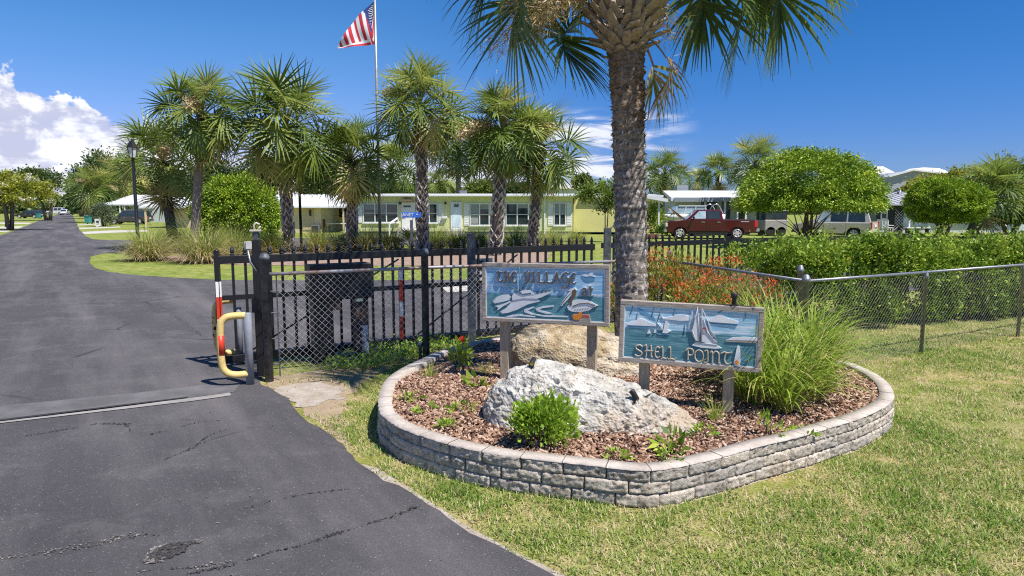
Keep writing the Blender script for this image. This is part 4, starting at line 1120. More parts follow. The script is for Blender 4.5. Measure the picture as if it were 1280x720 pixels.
def shrub(name, label, cat, base, rx, ry, h, nleaf, size, mat, nstem=10, group=None, bottom=.05, asp=.5, clump=40, top_sprigs=0):
    base = Vector(base); r = thing(name, label, cat, base, group=group)
    mb = MB(); tips = []
    for i in range(nstem):
        a = rnd.uniform(0, 2 * PI); f = rnd.uniform(.3, .85)
        tip = base + Vector((math.cos(a) * rx * f, math.sin(a) * ry * f, h * rnd.uniform(.55, .95)))
        mb.tube([base + Vector((math.cos(a) * .03, math.sin(a) * .03, -.02)), base.lerp(tip, .5) + Vector((0, 0, h * .08)), tip], [.010 * h + .003, .006 * h + .002, .002], 5, smooth=True)
    mb.build('stem', M['stem'], r)
    d = rdir(clump); d[:, 2] = np.abs(d[:, 2]) * 1.1 - .25
    d = unit(d); rr = rng.uniform(.45, 1.0, clump) ** .6
    C = np.stack([d[:, 0] * rx * rr, d[:, 1] * ry * rr, h * (.42 + .5 * d[:, 2] * rr)], 1)
    C[:, 2] = np.maximum(C[:, 2], h * .12)
    if top_sprigs:
        k = rng.integers(0, clump, top_sprigs); C[k, 2] += h * rng.uniform(.08, .22, top_sprigs)
    idx = rng.integers(0, clump, nleaf)
    P = C[idx] + rng.normal(size=(nleaf, 3)) * np.array([rx, ry, h * .7]) * .16
    P[:, 2] = np.maximum(P[:, 2], bottom)
    D = unit(P - np.array([0, 0, h * .2]) + rng.normal(size=P.shape) * .35 * np.array([rx, ry, h])); D[:, 2] += .15; D = unit(D)
    S = size * rng.uniform(.6, 1.25, nleaf)
    V, Fc = leaf_geo(P + np.array(base), D, S, S * asp, .12)
    tn = np.clip(rng.normal(.5, .22, nleaf) + (rng.random(clump)[idx] - .5) * .45, 0, 1)
    npmesh('foliage', V, Fc, mat, r, tint=np.repeat(tn, 4))
    return r
bz = float(bed_z(np.array([.22]), np.array([4.9]))[0])
shrub('leafy_shrub', 'bright green leafy shrub growing against the front of the white boulder', 'shrub', gr(680, 557, bz), .215, .17, .36, 2600, .040, M['shrubleaf'], 16, asp=.62, clump=60, top_sprigs=8)

def blades(base, n, hgt, spread, wid, arch, seg=5, tint=(.0, 1.0), brown=.12, lean=(0, 0), inner=.35):
    """arching grass leaves as numpy strips"""
    a = rng.uniform(0, 2 * PI, n); r0 = np.sqrt(rng.random(n)) * spread * inner
    P = np.stack([np.cos(a) * r0, np.sin(a) * r0, np.zeros(n)], 1) + np.array(base)
    a2 = a + rng.normal(0, .5, n)
    out = np.stack([np.cos(a2), np.sin(a2), np.zeros(n)], 1)
    Ln = hgt * rng.uniform(.6, 1.15, n); tilt = rng.uniform(.08, 1.0, n) ** 1.2 * spread / max(hgt, .01) * 2.0
    D = unit(out * tilt[:, None] + np.array([lean[0], lean[1], 1.0])); ar = arch * rng.uniform(.3, 1.4, n)
    side = unit(np.cross(D, out + 1e-3)); V = []
    for k in range(seg + 1):
        f = k / seg
        w_ = wid * (1 - f ** 1.8) * (.55 + .45 * min(1, f * 3)) + .0006
        V.append(np.stack([P - side * w_ / 2, P + side * w_ / 2], 1))
        P = P + D * (Ln / seg)[:, None]
        D = unit(D + out * (ar * (f + .15) / seg * 2.2)[:, None] - np.array([0, 0, 1.0]) * (ar * (f + .1) * 2.6 / seg)[:, None])
    V = np.stack(V, 1)                                     # n, seg+1, 2, 3
    b = np.arange(n)[:, None] * (seg + 1) * 2 + np.arange(seg)[None] * 2
    Fc = np.stack([b, b + 1, b + 3, b + 2], -1).reshape(-1, 4)
    V = V.reshape(n, -1, 3); V[:, :, 2] = np.maximum(V[:, :, 2], np.asarray(base)[2] + .01)
    tn = tint[0] + (tint[1] - tint[0]) * np.clip(rng.normal(.45, .22, n), 0, 1); tn[rng.random(n) < brown] = 1.0
    return V.reshape(-1, 3), Fc, np.repeat(tn, (seg + 1) * 2)
def cat_geo(L):
    V, Fc, T, o = [], [], [], 0
    for v, f, tt in L: V.append(v); Fc.append(f + o); T.append(tt); o += len(v)
    return np.concatenate(V), np.concatenate(Fc), np.concatenate(T)

# tall green grass beside the lower sign
tg = [(943, 508, .80, .32, 260), (978, 512, .74, .34, 260), (1008, 500, .72, .30, 240), (992, 482, .88, .36, 280), (953, 480, .90, .36, 280), (1018, 480, .82, .30, 220), (925, 487, .82, .25, 180), (970, 462, .98, .36, 230), (1010, 460, .88, .36, 210)]
for i, (px, py, h_, sp_, n_) in enumerate(tg):
    p = gr(px, py, .25); p.z = float(bed_z(np.array([p.x]), np.array([p.y]))[0])
    where = ['just right of the lower sign post', 'in the front middle of its patch', 'at the front right of its patch', 'in the middle of its patch', 'behind the lower sign post', 'at the right edge of its patch', 'half hidden behind the lower sign', 'at the back of its patch', 'at the back right of its patch'][i]
    r = thing('tall_grass', 'clump of tall arching green grass ' + where, 'grass', p, group='tall green grass clumps right of the lower sign')
    L_ = [blades(p, int(n_ * .62), h_ * 1.1, sp_ * 1.1, .021, 1.15, seg=8)]
    V, Fc, T = cat_geo(L_)
    npmesh('blade_tuft', V, Fc, M['grassleaf'], r, tint=T)
    V, Fc, T = blades(p, 110, h_ * .5, sp_ * 1.1, .009, .9, tint=(.0, 1), brown=.2)
    npmesh('dry_thatch', V, Fc, leafmat('dry_thatch', [(0, (.3, .22, .11)), (1, (.36, .28, .16))], trans=.1) if 'thatch' not in M else M['thatch'], r, tint=T)

# firebush behind the lower sign
fb = [(823, 412, .32, 1.13, 1400), (858, 405, .42, 1.0, 1500), (902, 408, .45, .98, 1500), (880, 425, .40, .85, 1200), (795, 410, .26, .95, 600), (772, 415, .2, .75, 400), (940, 420, .4, .8, 900)]
for i, (px, py, rx, h_, n_) in enumerate(fb):
    p = gr(px, py, .25); p.z = float(bed_z(np.array([p.x]), np.array([p.y]))[0])
    where = ['tallest, beside the palm trunk', 'just right of the tallest one', 'in front of the black fence', 'lower, right behind the lower sign', 'hidden behind the palm trunk', 'in the gap between the two signs', 'at the right end, merging into the tall grass'][i]
    r = shrub('flowering_bush', 'bush with red orange flowers, ' + where, 'bush', p, rx, rx * .8, h_, n_, .06, M['fireleaf'], 9, group='red flowering bushes behind the signs', asp=.42, clump=40, top_sprigs=8)
    k = int(n_ * .42); cl = max(6, int(k / 16)); d = rdir(cl); d[:, 2] = np.abs(d[:, 2]) * .9 + .1; d = unit(d)
    C = np.stack([d[:, 0] * rx, d[:, 1] * rx * .85, h_ * (.42 + .58 * d[:, 2])], 1) + np.array(p)
    P = np.repeat(C, 16, 0) + rng.normal(0, .028, (cl * 16, 3)); D = unit(P - np.repeat(C, 16, 0) + np.array([0, 0, .02]))
    for q_ in range(cl):
        V, Fc = leaf_geo(P[q_ * 16:q_ * 16 + 16], D[q_ * 16:q_ * 16 + 16], .042, .016, .1)
        npmesh('flower_cluster', V, Fc, M['fireflower'], r, tint=np.repeat(rng.random(16), 4))

# seedlings and weeds in the mulch
seeds = [(537, 472, .22, 'wispy', 'at the left of the mulch below the stub stake'), (517, 500, .08, 'low', 'near the left rim of the planter'), (575, 452, .30, 'wispy', 'between the stub stake and the upper sign'), (598, 488, .10, 'broad', 'with broad dark leaves left of the white boulder'),
         (574, 518, .10, 'low', 'in the mulch left of the white boulder'), (563, 538, .09, 'low', 'near the front rim left of the boulder'), (608, 470, .16, 'wispy', 'close to the left post of the upper sign'), (833, 576, .14, 'low', 'at the front rim below the boulder tip'), (846, 560, .15, 'broad', 'with greyish leaves at the front rim right of centre'),
         (958, 545, .20, 'low', 'with bright leaves in front of the tall grass'), (893, 527, .24, 'wispy', 'at the foot of the right sign post'), (880, 545, .12, 'low', 'between the boulder tip and the right sign post'), (768, 572, .10, 'low', 'at the front rim below the boulder'), (1003, 540, .06, 'low', 'near the rim right of the tall grass'), (1040, 492, .28, 'wispy', 'at the right of the tall grass near the rim'), (533, 515, .07, 'low', 'sparse, in the mulch near the left rim'), (578, 468, .36, 'flower', 'with a red flower head by the back rim')]
for px, py, h_, kd, where in seeds:
    p = gr(px, py, .25); p.z = float(bed_z(np.array([p.x]), np.array([p.y]))[0])
    lab = {'wispy': 'thin grassy weed ', 'low': 'small green seedling ', 'broad': 'small weed ', 'flower': 'slender leafy plant '}[kd] + where
    if kd == 'wispy':
        r = thing('weed', lab, 'weed', p, group='weeds in the mulch bed'); V, Fc, T = blades(p, 40, h_, .14, .007, .5)
        npmesh('blade_tuft', V, Fc, M['grassleaf'], r, tint=T)
    else:
        n_ = 26 if kd == 'broad' else 60
        r = shrub('weed' if kd != 'flower' else 'flowering_plant', lab, 'weed' if kd != 'flower' else 'plant', p, .10 if kd != 'flower' else .12, .09, h_, n_ * (2 if kd == 'flower' else 1), .05 if kd == 'low' else .10 if kd == 'broad' else .07, M['shrubleaf'] if kd != 'broad' else M['hedgeleaf'], 4, group='weeds in the mulch bed', asp=.42, clump=8, bottom=.01)
        if kd == 'flower':
            P = np.array(p) + np.array([.0, 0, h_ * 1.0]) + rng.normal(0, .013, (60, 3)); V, Fc = leaf_geo(P, rdir(60), .03, .02)
            npmesh('flower_head', V, Fc, M['fireflower'], r, tint=np.repeat(rng.random(60) * .4, 4))

# ------------------------------------------------------------------ hedge behind the grey fence
def box_hedge(name, label, a, b, depth, h, n, size, mat):
    a, b = Vector(a), Vector(b); d = (b - a); Lh = d.length; d.normalize(); s = Vector((-d.y, d.x, 0)); r = thing(name, label, 'hedge', a.lerp(b, .5))
    mb = MB()
    for i in range(int(Lh * 5)):
        q = a + d * rnd.uniform(.1, Lh - .1) + s * rnd.uniform(.2, depth - .2)
        tip = q + Vector((rnd.uniform(-.3, .3), rnd.uniform(-.3, .3), h * rnd.uniform(.7, .95)))
        mb.tube([q, q.lerp(tip, .5) + Vector((rnd.uniform(-.08, .08), rnd.uniform(-.08, .08), 0)), tip], [.018, .012, .004], 5)
    mb.build('stem', M['stem'], r)
    nc = int(Lh * 150)
    u = rng.uniform(0, Lh, nc); face = rng.random(nc)
    v = np.where(face < .5, rng.uniform(0, .25, nc), rng.uniform(0, depth, nc)); z = np.where(face < .5, h * rng.uniform(.12, 1, nc), h * rng.uniform(.78, 1.0, nc))
    hh = h * (.82 + .20 * vnoise(u, v * .6, 1.1, 5) + .16 * vnoise(u, v, 3.2, 7)); z = np.minimum(z / h, 1) * hh; v = v + .22 * vnoise(u * 1.7, z * 1.7, 1, 9)
    z = z + (rng.random(nc) < .07) * rng.uniform(.06, .26, nc); gap = (vnoise(u, z * 1.2, 1.6, 21) < .24) & (face < .5); v = v + gap * .30
    C = np.array(a)[None] + u[:, None] * np.array(d) + v[:, None] * np.array(s); C[:, 2] = z
    idx = rng.integers(0, nc, n); P = C[idx] + rng.normal(0, .075, (n, 3)); P[:, 2] = np.maximum(P[:, 2], .06 + .1 * rng.random(n))
    D = unit(-np.array(s) * .6 + np.array([0, 0, .6]) + rng.normal(size=(n, 3)) * .8); S = size * rng.uniform(.6, 1.3, n)
    V, Fc = leaf_geo(P, D, S, S * .48, .14)
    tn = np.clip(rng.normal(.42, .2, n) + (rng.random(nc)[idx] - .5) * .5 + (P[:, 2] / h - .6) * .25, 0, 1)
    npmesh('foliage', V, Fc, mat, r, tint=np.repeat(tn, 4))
hA = at(935, 310, 12.1); hA.z = 0; hM = gr(1065, 412); hB = gr(1420, 392)
hA2 = gr(1015, 414)
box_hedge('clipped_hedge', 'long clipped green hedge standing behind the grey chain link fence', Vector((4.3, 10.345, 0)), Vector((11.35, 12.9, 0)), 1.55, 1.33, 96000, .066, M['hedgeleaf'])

# ------------------------------------------------------------------ lawn blades, weeds along the gate
M['lawnblade'] = leafmat('lawn_blade', [(0, (.09, .18, .02)), (.3, (.19, .29, .048)), (.62, (.33, .355, .115)), (1, (.56, .46, .29))], trans=.25, rough=.6, spec=.2)
def lawn(name, x0, x1, y0, y1, dens, hmin, hmax, wid, keep):
    n = int((x1 - x0) * (y1 - y0) * dens); x = rng.uniform(x0, x1, n); y = rng.uniform(y0, y1, n)
    cov = (vnoise(x, y, 1.3, 11) * .45 + vnoise(x, y, 4.5, 12) * .38 + vnoise(x, y, 13, 14) * .17 - .5) * 1.35 + .53
    k = keep(x, y) & (rng.random(n) < np.clip(.25 + (cov - .22) * 3.2, .12, 1)); x, y, cov = x[k], y[k], cov[k]; n = len(x)
    a = rng.uniform(0, 2 * PI, n); Ln = rng.uniform(hmin, hmax, n) * (.6 + .8 * cov); tl = rng.uniform(.2, 1.3, n)
    D = unit(np.stack([np.cos(a) * tl, np.sin(a) * tl, np.ones(n)], 1)); sd_ = np.stack([-np.sin(a), np.cos(a), np.zeros(n)], 1) * wid * rng.uniform(.7, 1.4, n)[:, None]
    P = np.stack([x, y, np.zeros(n)], 1)
    mid_ = P + D * (Ln * .55)[:, None]; tip = mid_ + unit(D + np.stack([np.cos(a), np.sin(a), -np.ones(n) * .3], 1) * .7) * (Ln * .5)[:, None]
    V = np.stack([P - sd_ * .5, P + sd_ * .5, mid_ + sd_ * .4, mid_ - sd_ * .4, tip], 1).reshape(-1, 3)
    b = np.arange(n)[:, None] * 5
    Fc = np.concatenate([np.concatenate([b, b + 1, b + 2], 1), np.concatenate([b, b + 2, b + 3], 1), np.concatenate([b + 3, b + 2, b + 4], 1)])
    tn = np.clip(1.05 - cov * 1.15 + rng.normal(0, .28, n), 0, 1); tn[rng.random(n) < .08] = 1
    o = npmesh(name, V, Fc, M['lawnblade'], tint=np.repeat(tn, 5)); return tag(o, kind='stuff')
ring_o = [(RS[i].x + RN[i].x * .012, RS[i].y + RN[i].y * .012) for i in range(0, NR, 6)]
DE = [(p.x, p.y) for p in [Vector((A0.x + 1.3, A0.y - 2.6, 0))] + DRIVE_EDGE]
DEy = np.array([p[1] for p in DE]); DEx = np.array([p[0] for p in DE]); od = np.argsort(DEy)
SANDP = [(p.x, p.y) for p in (gr(336, 485), gr(370, 478), gr(405, 476), gr(432, 484), gr(422, 492), gr(432, 500), gr(395, 509), gr(372, 508), gr(356, 496))]
DRYP = [(p.x, p.y) for p in (gr(330, 484), gr(345, 470), gr(420, 460), gr(505, 450), gr(490, 465), gr(452, 480), gr(432, 494), gr(422, 520), gr(398, 528), gr(372, 505))]
def right_of_drive(x, y):
    ex = np.interp(y, DEy[od], DEx[od]); j = .06 * (vnoise(x, y, 5, 2) - .5) + .03 * (vnoise(x, y, 17, 2) - .5)
    thin = (x - ex > .10) | (rng.random(len(x)) < .25)
    gy = CA.y + (x - CA.x) * cdir.y / cdir.x
    return (x > ex + .015 + j) & thin & ~inside(ring_o, x, y) & ((y < gy - .05) | (x > CC.x - .2)) & (~inside(SANDP, x, y) | (rng.random(len(x)) < .10)) & (~inside(DRYP, x, y) | (rng.random(len(x)) < .22))
lawn('lawn_grass', -3.2, 5.2, 2.6, 6.2, 5600, .022, .055, .0056, right_of_drive)
lawn('lawn_grass', -3.2, 9.5, 6.2, 9.6, 2600, .025, .06, .0062, right_of_drive)
lawn('lawn_grass', 3.0, 13, 9.6, 13.5, 1100, .03, .06, .008, lambda x, y: np.ones(len(x), bool))
L_ = []
for px, py, n_, h_ in ((365, 472, 30, .10), (400, 466, 40, .12), (440, 461, 70, .2), (470, 456, 90, .25), (490, 448, 110, .28), (512, 446, 100, .26), (545, 436, 90, .25), (425, 463, 40, .12), (455, 460, 60, .2), (500, 452, 90, .2), (560, 432, 60, .3)):
    p = gr(px, py); L_.append(blades(p, int(n_ * .7), h_ * .75, .3, .010, .6, seg=4, inner=1.4, tint=(.2, .95)))
V, Fc, T = cat_geo(L_)
P = np.concatenate([np.array(gr(px, py)) + np.stack([rng.normal(0, .22, 260), rng.normal(0, .08, 260), np.abs(rng.normal(.06, .07, 260))], 1) for px, py in ((470, 455), (492, 447), (512, 446), (545, 437), (440, 461))])
tag(npmesh('fence_weeds', V, Fc, M['grassleaf'], tint=T), 'low green weeds growing along the foot of the sliding gate', kind='stuff')
V, Fc = leaf_geo(P, unit(rng.normal(size=P.shape) + np.array([0, 0, .6])), .06, .03)
tag(npmesh('broadleaf_weeds', V, Fc, M['shrubleaf'], tint=np.repeat(rng.random(len(P)), 4)), 'broad leaved weeds growing along the foot of the sliding gate', kind='stuff')
# ------------------------------------------------------------------ palms
M['frond'] = leafmat('palm_frond', [(0, (.055, .095, .018)), (.35, (.15, .22, .036)), (.65, (.29, .325, .08)), (.85, (.46, .43, .13)), (1, (.44, .33, .16))], trans=.34, rough=.42, spec=.5)
M['frond_big'] = leafmat('big_palm_frond', [(0, (.055, .10, .03)), (.4, (.11, .17, .04)), (.75, (.20, .25, .06)), (.9, (.36, .35, .10)), (1, (.45, .31, .16))], trans=.38, rough=.4, spec=.5)
M['boot'] = pm('palm_boot', (.44, .36, .275), (.25, .185, .13), scale=9, rough=.85, bmp=.4, bscale=25, stretch=(3, 3, 1))
M['bootgrey'] = pm('grey_palm_boot', (.46, .43, .39), (.27, .245, .22), scale=5, rough=.9, bmp=.4, bscale=30)
M['bootdark'] = pm('dark_palm_fibre', (.16, .125, .10), (.075, .06, .05), scale=7, rough=.95, bmp=.5, bscale=30)
M['seed'] = leafmat('palm_flower_stalk', [(0, (.34, .23, .10)), (.5, (.52, .40, .20)), (1, (.66, .58, .36))], trans=.15)

def frond(hub, az, el, Lp, Rb, n=26, seg=4, droop=.8, bend=.5, tint=.4, w=.04, span=2.25, twist=0.0, tipdroop=1.0):
    """one costapalmate leaf: petiole, curved midrib, leaflets fanning from it. Returns verts, quads, tint"""
    V, Fc = [], []
    pts = []; p = Vector(hub); e = el; hd = Vector((math.cos(az), math.sin(az), 0))
    K = 5
    for k in range(K + 1):
        pts.append(p.copy()); d = hd * math.cos(e) + Vector((0, 0, math.sin(e)))
        p = p + d * (Lp / K); e -= bend / K
    costa = [pts[-1].copy()]; p = pts[-1].copy(); cd = []
    for k in range(4):
        d = hd * math.cos(e) + Vector((0, 0, math.sin(e))); cd.append(d)
        p = p + d * (Rb * .42 / 4); costa.append(p.copy()); e -= droop * .28
    cd.append(hd * math.cos(e) + Vector((0, 0, math.sin(e))))
    side0 = Vector((-math.sin(az), math.cos(az), 0))
    # petiole strip (triangular section)
    pw = w * .45
    for i, q in enumerate(pts):
        d = (pts[min(i + 1, K)] - pts[max(i - 1, 0)]).normalized(); up = side0.cross(d) * -1
        ww = pw * (1.5 - .8 * i / K)
        for o_ in (side0 * ww, -side0 * ww, -up * ww): V.append(tuple(q + o_))
    for i in range(K):
        for j in range(3): Fc.append((i * 3 + j, i * 3 + (j + 1) % 3, (i + 1) * 3 + (j + 1) % 3, (i + 1) * 3 + j))
    for k in range(4):                                    # costa continues as strip
        b = len(V); d = cd[k]
        for q in (costa[k], costa[k + 1]):
            V.append(tuple(q + side0 * pw * .5)); V.append(tuple(q - side0 * pw * .5))
        Fc.append((b, b + 1, b + 3, b + 2))
    T = [min(1, tint + .25)] * len(V)
    a = np.linspace(-1, 1, n) + rng.normal(0, .012, n)
    tpos = np.clip(1 - np.abs(a), 0, 1) ** .8 * 4 * .98
    ti = np.minimum(tpos.astype(int), 3); tf = tpos - ti
    cA = np.array([tuple(c) for c in costa]); dA = np.array([tuple(c) for c in cd])
    O = cA[ti] * (1 - tf)[:, None] + cA[ti + 1] * tf[:, None]
    Dc = unit(dA[ti] * (1 - tf)[:, None] + dA[ti + 1] * tf[:, None])
    s0 = np.array(side0)
    if twist:
        upv = np.cross(s0[None], Dc); s_ = s0[None] * math.cos(twist) + upv * math.sin(twist)
    else: s_ = np.repeat(s0[None], n, 0)
    nrm = unit(np.cross(Dc, s_)); nrm[nrm[:, 2] < 0] *= 1 if el < -.6 else -1
    phi = a * span
    D = unit(Dc * np.cos(phi)[:, None] + s_ * np.sin(phi)[:, None] + nrm * (.30 * np.abs(np.sin(phi)))[:, None] + rng.normal(0, .035, (n, 3)))
    Ln = Rb * (.62 + .38 * np.cos(phi * .5)) * rng.uniform(.9, 1.06, n) * (.72 + .28 * np.minimum(1, np.abs(a) * 3))
    g = tipdroop * rng.uniform(.5, 1.3, n) * (.6 + .4 * droop)
    P = O.copy(); rows = []
    prof = [.55, 1.0, .85, .5, .12] if seg == 4 else [.6, 1, .6, .12]
    for k in range(seg + 1):
        sd_ = unit(np.cross(D, nrm)); wk = w * prof[k]
        rows.append(P - sd_ * wk / 2); rows.append(P + sd_ * wk / 2)
        f = (k + 1) / seg
        P = P + D * (Ln / seg)[:, None]; D = unit(D - np.array([0, 0, 1.0]) * (g * f ** 1.6 * (2.2 / seg))[:, None])
    VV = np.stack(rows, 1).reshape(-1, 3)
    m = 2 * (seg + 1); b = len(V) + np.arange(n)[:, None] * m + np.arange(seg)[None] * 2
    FF = np.stack([b, b + 1, b + 3, b + 2], -1).reshape(-1, 4)
    tt = np.repeat(np.clip(tint + rng.normal(0, .09, n), 0, 1), m)
    return np.concatenate([np.array(V), VV]), np.concatenate([np.array(Fc), FF]), np.concatenate([np.array(T), tt])

def stalk(hub, az, el, Ln, n, sp=.28, drop=1.4):
    """branched flower or seed stalk"""
    V, Fc, T = [], [], []; p = Vector(hub); e = el; hd = Vector((math.cos(az), math.sin(az), 0)); pts = []
    for k in range(9):
        pts.append(p.copy()); d = hd * math.cos(e) + Vector((0, 0, math.sin(e))); p = p + d * (Ln / 8); e -= drop / 8
    P = []; D = []
    for i in range(n):
        f = rnd.uniform(.35, 1); k = f * 7.99; j = int(k); q = pts[j].lerp(pts[j + 1], k - j)
        P.append(tuple(q + Vector((rnd.gauss(0, sp * .3), rnd.gauss(0, sp * .3), rnd.gauss(-.03, sp * .3)))))
        D.append((rnd.gauss(hd.x * .4, .6), rnd.gauss(hd.y * .4, .6), rnd.gauss(-.5, .5)))
    v, f = leaf_geo(np.array(P), unit(np.array(D)), rng.uniform(.08, .2, n) * (sp / .28), .014 * (sp / .28) ** 3.4, .05)
    mb = MB(); mb.tube(pts, [.014 * (1 - .08 * i) for i in range(9)], 4)
    vs_ = np.array(mb.v); fs = np.array([q for q in mb.f if len(q) == 4])
    return np.concatenate([vs_, v]), np.concatenate([fs, f + len(vs_)]), np.concatenate([np.full(len(vs_), .3), np.repeat(rng.random(n), 4)])

def trunk_palm(root, pts, r0, r1, style, mats, nb=None):
    """tapering trunk along pts; 'lattice' leaves criss-cross boots on it, 'smooth' only rings"""
    C_ = crom(pts, 10); k = len(C_); rs = []
    for i in range(k):
        f = i / (k - 1); rs.append((r0 + (r1 - r0) * f) * (1 + .25 * max(0, 1 - f * 9)) * (1 + .03 * mn.noise((i * .9, r0, 3))))
    mb = MB(); mb.tube(C_, rs, 12); mb.build('trunk', mats[0], root)
    if style == 'lattice':
        Lt = sum((C_[i + 1] - C_[i]).length for i in range(k - 1)); sp = .17
        rows = int(Lt / sp); mb = MB(); per = 5
        for j in range(1, rows):
            f = (j + .2) / rows; kk = f * (k - 1); i = min(int(kk), k - 2); c = C_[i].lerp(C_[i + 1], kk - i); ax = (C_[i + 1] - C_[i]).normalized(); rr = rs[i]
            for a_ in range(per):
                a = 2 * PI * (a_ + .5 * (j % 2)) / per + rnd.gauss(0, .13)
                o = Vector((math.cos(a), math.sin(a), 0)); sdv = Vector((-o.y, o.x, 0))
                h = sp * rnd.uniform(1.3, 2.4); w0 = rr * rnd.uniform(.42, .56)
                if rnd.random() < .2: continue
                tk = rnd.uniform(.8, 1.5)
                for sg in (-1, 1):
                    p0 = c + o * rr * .93 + sdv * sg * w0 * 1.1 - ax * h * .3
                    p1 = c + o * (rr * 1.10 + .02) + sdv * sg * w0 * .15 + ax * h * .32
                    p2 = c + o * (rr * 1.22 + .045) + sdv * sg * w0 * .05 + ax * h * .62
                    mb.tube([p0, p1, p2], [.045 * tk * rr / .2, .055 * tk * rr / .2, .02], 4, smooth=False, flat=.45)
        mb.build('leaf_boots', mats[1], root)

def palm(name, label, px, Y, crown_px, Rf, r0=.19, style='lattice', n=34, base_px=None, group='palms in front of the yellow house', seeds=3, seedpx=None, tint=.40, dead=1, full=1.0, droop=1.0, mats=None, kind_n=28, lp=None, cat='palm tree'):
    hub = at(*crown_px, Y); base = at(base_px or px, 300, Y); base.z = 0
    r = thing(name, label, cat, base, group=group)
    midp = base.lerp(hub, .5) + Vector((rnd.uniform(-.06, .06), 0, 0))
    pts = [base - Vector((0, 0, .1)), base.lerp(hub, .25), midp, base.lerp(hub, .8), hub - Vector((0, 0, .1))]
    if base_px is not None: pts[1] = pts[1] + (base - hub) * 0.0
    trunk_palm(r, pts, r0, r0 * .85, style, mats or (M['bootdark'] if style == 'lattice' else M['palmtrunk'], M['bootgrey']))
    # boots under the crown
    mb = MB()
    for i in range(44):
        a = i * 2.39996; zz = -1.15 + i * .026; o = Vector((math.cos(a), math.sin(a), 0)); c = hub + Vector((0, 0, zz))
        mb.tube([c + o * r0 * .75, c + o * (r0 * 1.2) + Vector((0, 0, .12)), c + o * (r0 * 1.55) + Vector((0, 0, .26))], [.06, .05, .03], 4, smooth=False, flat=.5)
    mb.build('crown_boots', M['bootdark'], r)
    G_ = []
    ph = rnd.uniform(0, 6.28); asy = rnd.uniform(.08, .22)
    Lp0 = lp if lp else Rf * .52
    n = int(n * rnd.uniform(.84, 1.02)); sz = rnd.uniform(.92, 1.08)
    for i in range(n):
        f = (i + .5) / n                                     # 0 top spear .. 1 oldest
        el = R(86) - f ** .95 * R(112) * full; az = i * 2.39996 + rnd.uniform(-.25, .25)
        el += asy * math.sin(az + ph)
        old = f > 1 - dead / n
        tt = min(.84, max(0, tint + .16 * (1 - f) - .14 + rnd.gauss(0, .2)))  # upper fronds tinted brighter: highlights put into the leaf colour
        if old: tt = 1.0; el = R(-62)
        elif f > .75 and rnd.random() < .12: tt = .84
        G_.append(frond(hub + Vector((0, 0, .25 - .5 * f)), az, el, sz * Lp0 * rnd.uniform(.8, 1.25) * (1 if f > .1 else .8), sz * Rf * .72 * rnd.uniform(.82, 1.08), kind_n, 3, droop=.45 + .5 * f, bend=.25 + .5 * f * droop, tint=tt, w=.062 * Rf / 1.6, span=2.45, twist=rnd.uniform(-.7, .7), tipdroop=(.22 + .85 * f) * droop))
    V, Fc, T = cat_geo(G_); npmesh('crown', V, Fc, M['frond'], r, tint=T)
    seeds = max(0, seeds - 1)
    if seeds:
        G_ = [stalk(hub, rnd.uniform(-PI, 0) if i < seeds - 1 else rnd.uniform(0, PI), R(rnd.uniform(30, 65)), Rf * rnd.uniform(.95, 1.2), 420, .42) for i in range(seeds)]
        V, Fc, T = cat_geo(G_); npmesh('flower_stalks', V, Fc, M['seed'], r, tint=T)
    return r

# --- the big palm between the signs
BY = 7.25
bb = at(790.5, 400, BY); bb.z = .2; tops = [bb, at(790, 250, BY), at(784, 140, BY), at(781, 75, BY)]
bp = thing('sabal_palm', 'big sabal palm with a thick fibrous trunk rising behind the two signs', 'palm tree', bb)
C_ = crom([bb - Vector((0, 0, .15)), at(789, 330, BY), at(787, 220, BY), at(784.5, 120, BY), at(781.5, 40, BY)], 60)
V, Fc, T = [], [], []; nr = 72
for i, c in enumerate(C_):
    f = i / (len(C_) - 1); zz = c.z
    base_r = .172 - .010 * min(1, f * 1.6) + .035 * max(0, (f - .72) / .28)
    for j in range(nr):
        a = 2 * PI * j / nr; ca, sa = math.cos(a), math.sin(a)
        rg = mn.noise((ca * 1.5, sa * 1.5, zz * 16)) * .014 + mn.noise((ca * 5, sa * 5, zz * 42)) * .015 + mn.noise((ca * 11, sa * 11, zz * 7)) * .012
        rg += .006 * math.sin(zz * 60 + 2 * mn.noise((ca * 2, sa * 2, zz * 3)))
        rr = base_r + rg; V.append((c.x + ca * rr, c.y + sa * rr, zz))
for i in range(len(C_) - 1):
    for j in range(nr): Fc.append((i * nr + j, i * nr + (j + 1) % nr, (i + 1) * nr + (j + 1) % nr, (i + 1) * nr + j))
def bark_material():
    m, t, b = nt('palm_bark')
    f = tex(t, 1, 8, .72, stretch=(9, 9, 26)); g = tex(t, 1, 6, .7, stretch=(28, 28, 12)); h = tex(t, 1.4, 4, .6)
    c = ramp(t, f, [(.30, (.05, .04, .034)), (.45, (.18, .15, .128)), (.60, (.32, .28, .245))])
    c = mixc(t, ramp(t, g, [(.54, (0, 0, 0)), (.62, (.9, .9, .9))]), c, (.62, .585, .55))
    sp = t.nodes.new('ShaderNodeTexCoord'); sx_ = t.nodes.new('ShaderNodeSeparateXYZ'); t.links.new(sp.outputs['Object'], sx_.inputs[0])
    mr = t.nodes.new('ShaderNodeMapRange'); t.links.new(sx_.outputs[2], mr.inputs[0]); mr.inputs[1].default_value = 1.9; mr.inputs[2].default_value = 3.0; mr.inputs[4].default_value = .65
    c = mixc(t, mr.outputs[0], c, ramp(t, f, [(.35, (.08, .052, .035)), (.6, (.30, .20, .125))]))
    t.links.new(c, b.inputs['Base Color']); b.inputs['Roughness'].default_value = .95; b.inputs['Specular IOR Level'].default_value = .15
    bump(t, b, f, .8, .03); return m
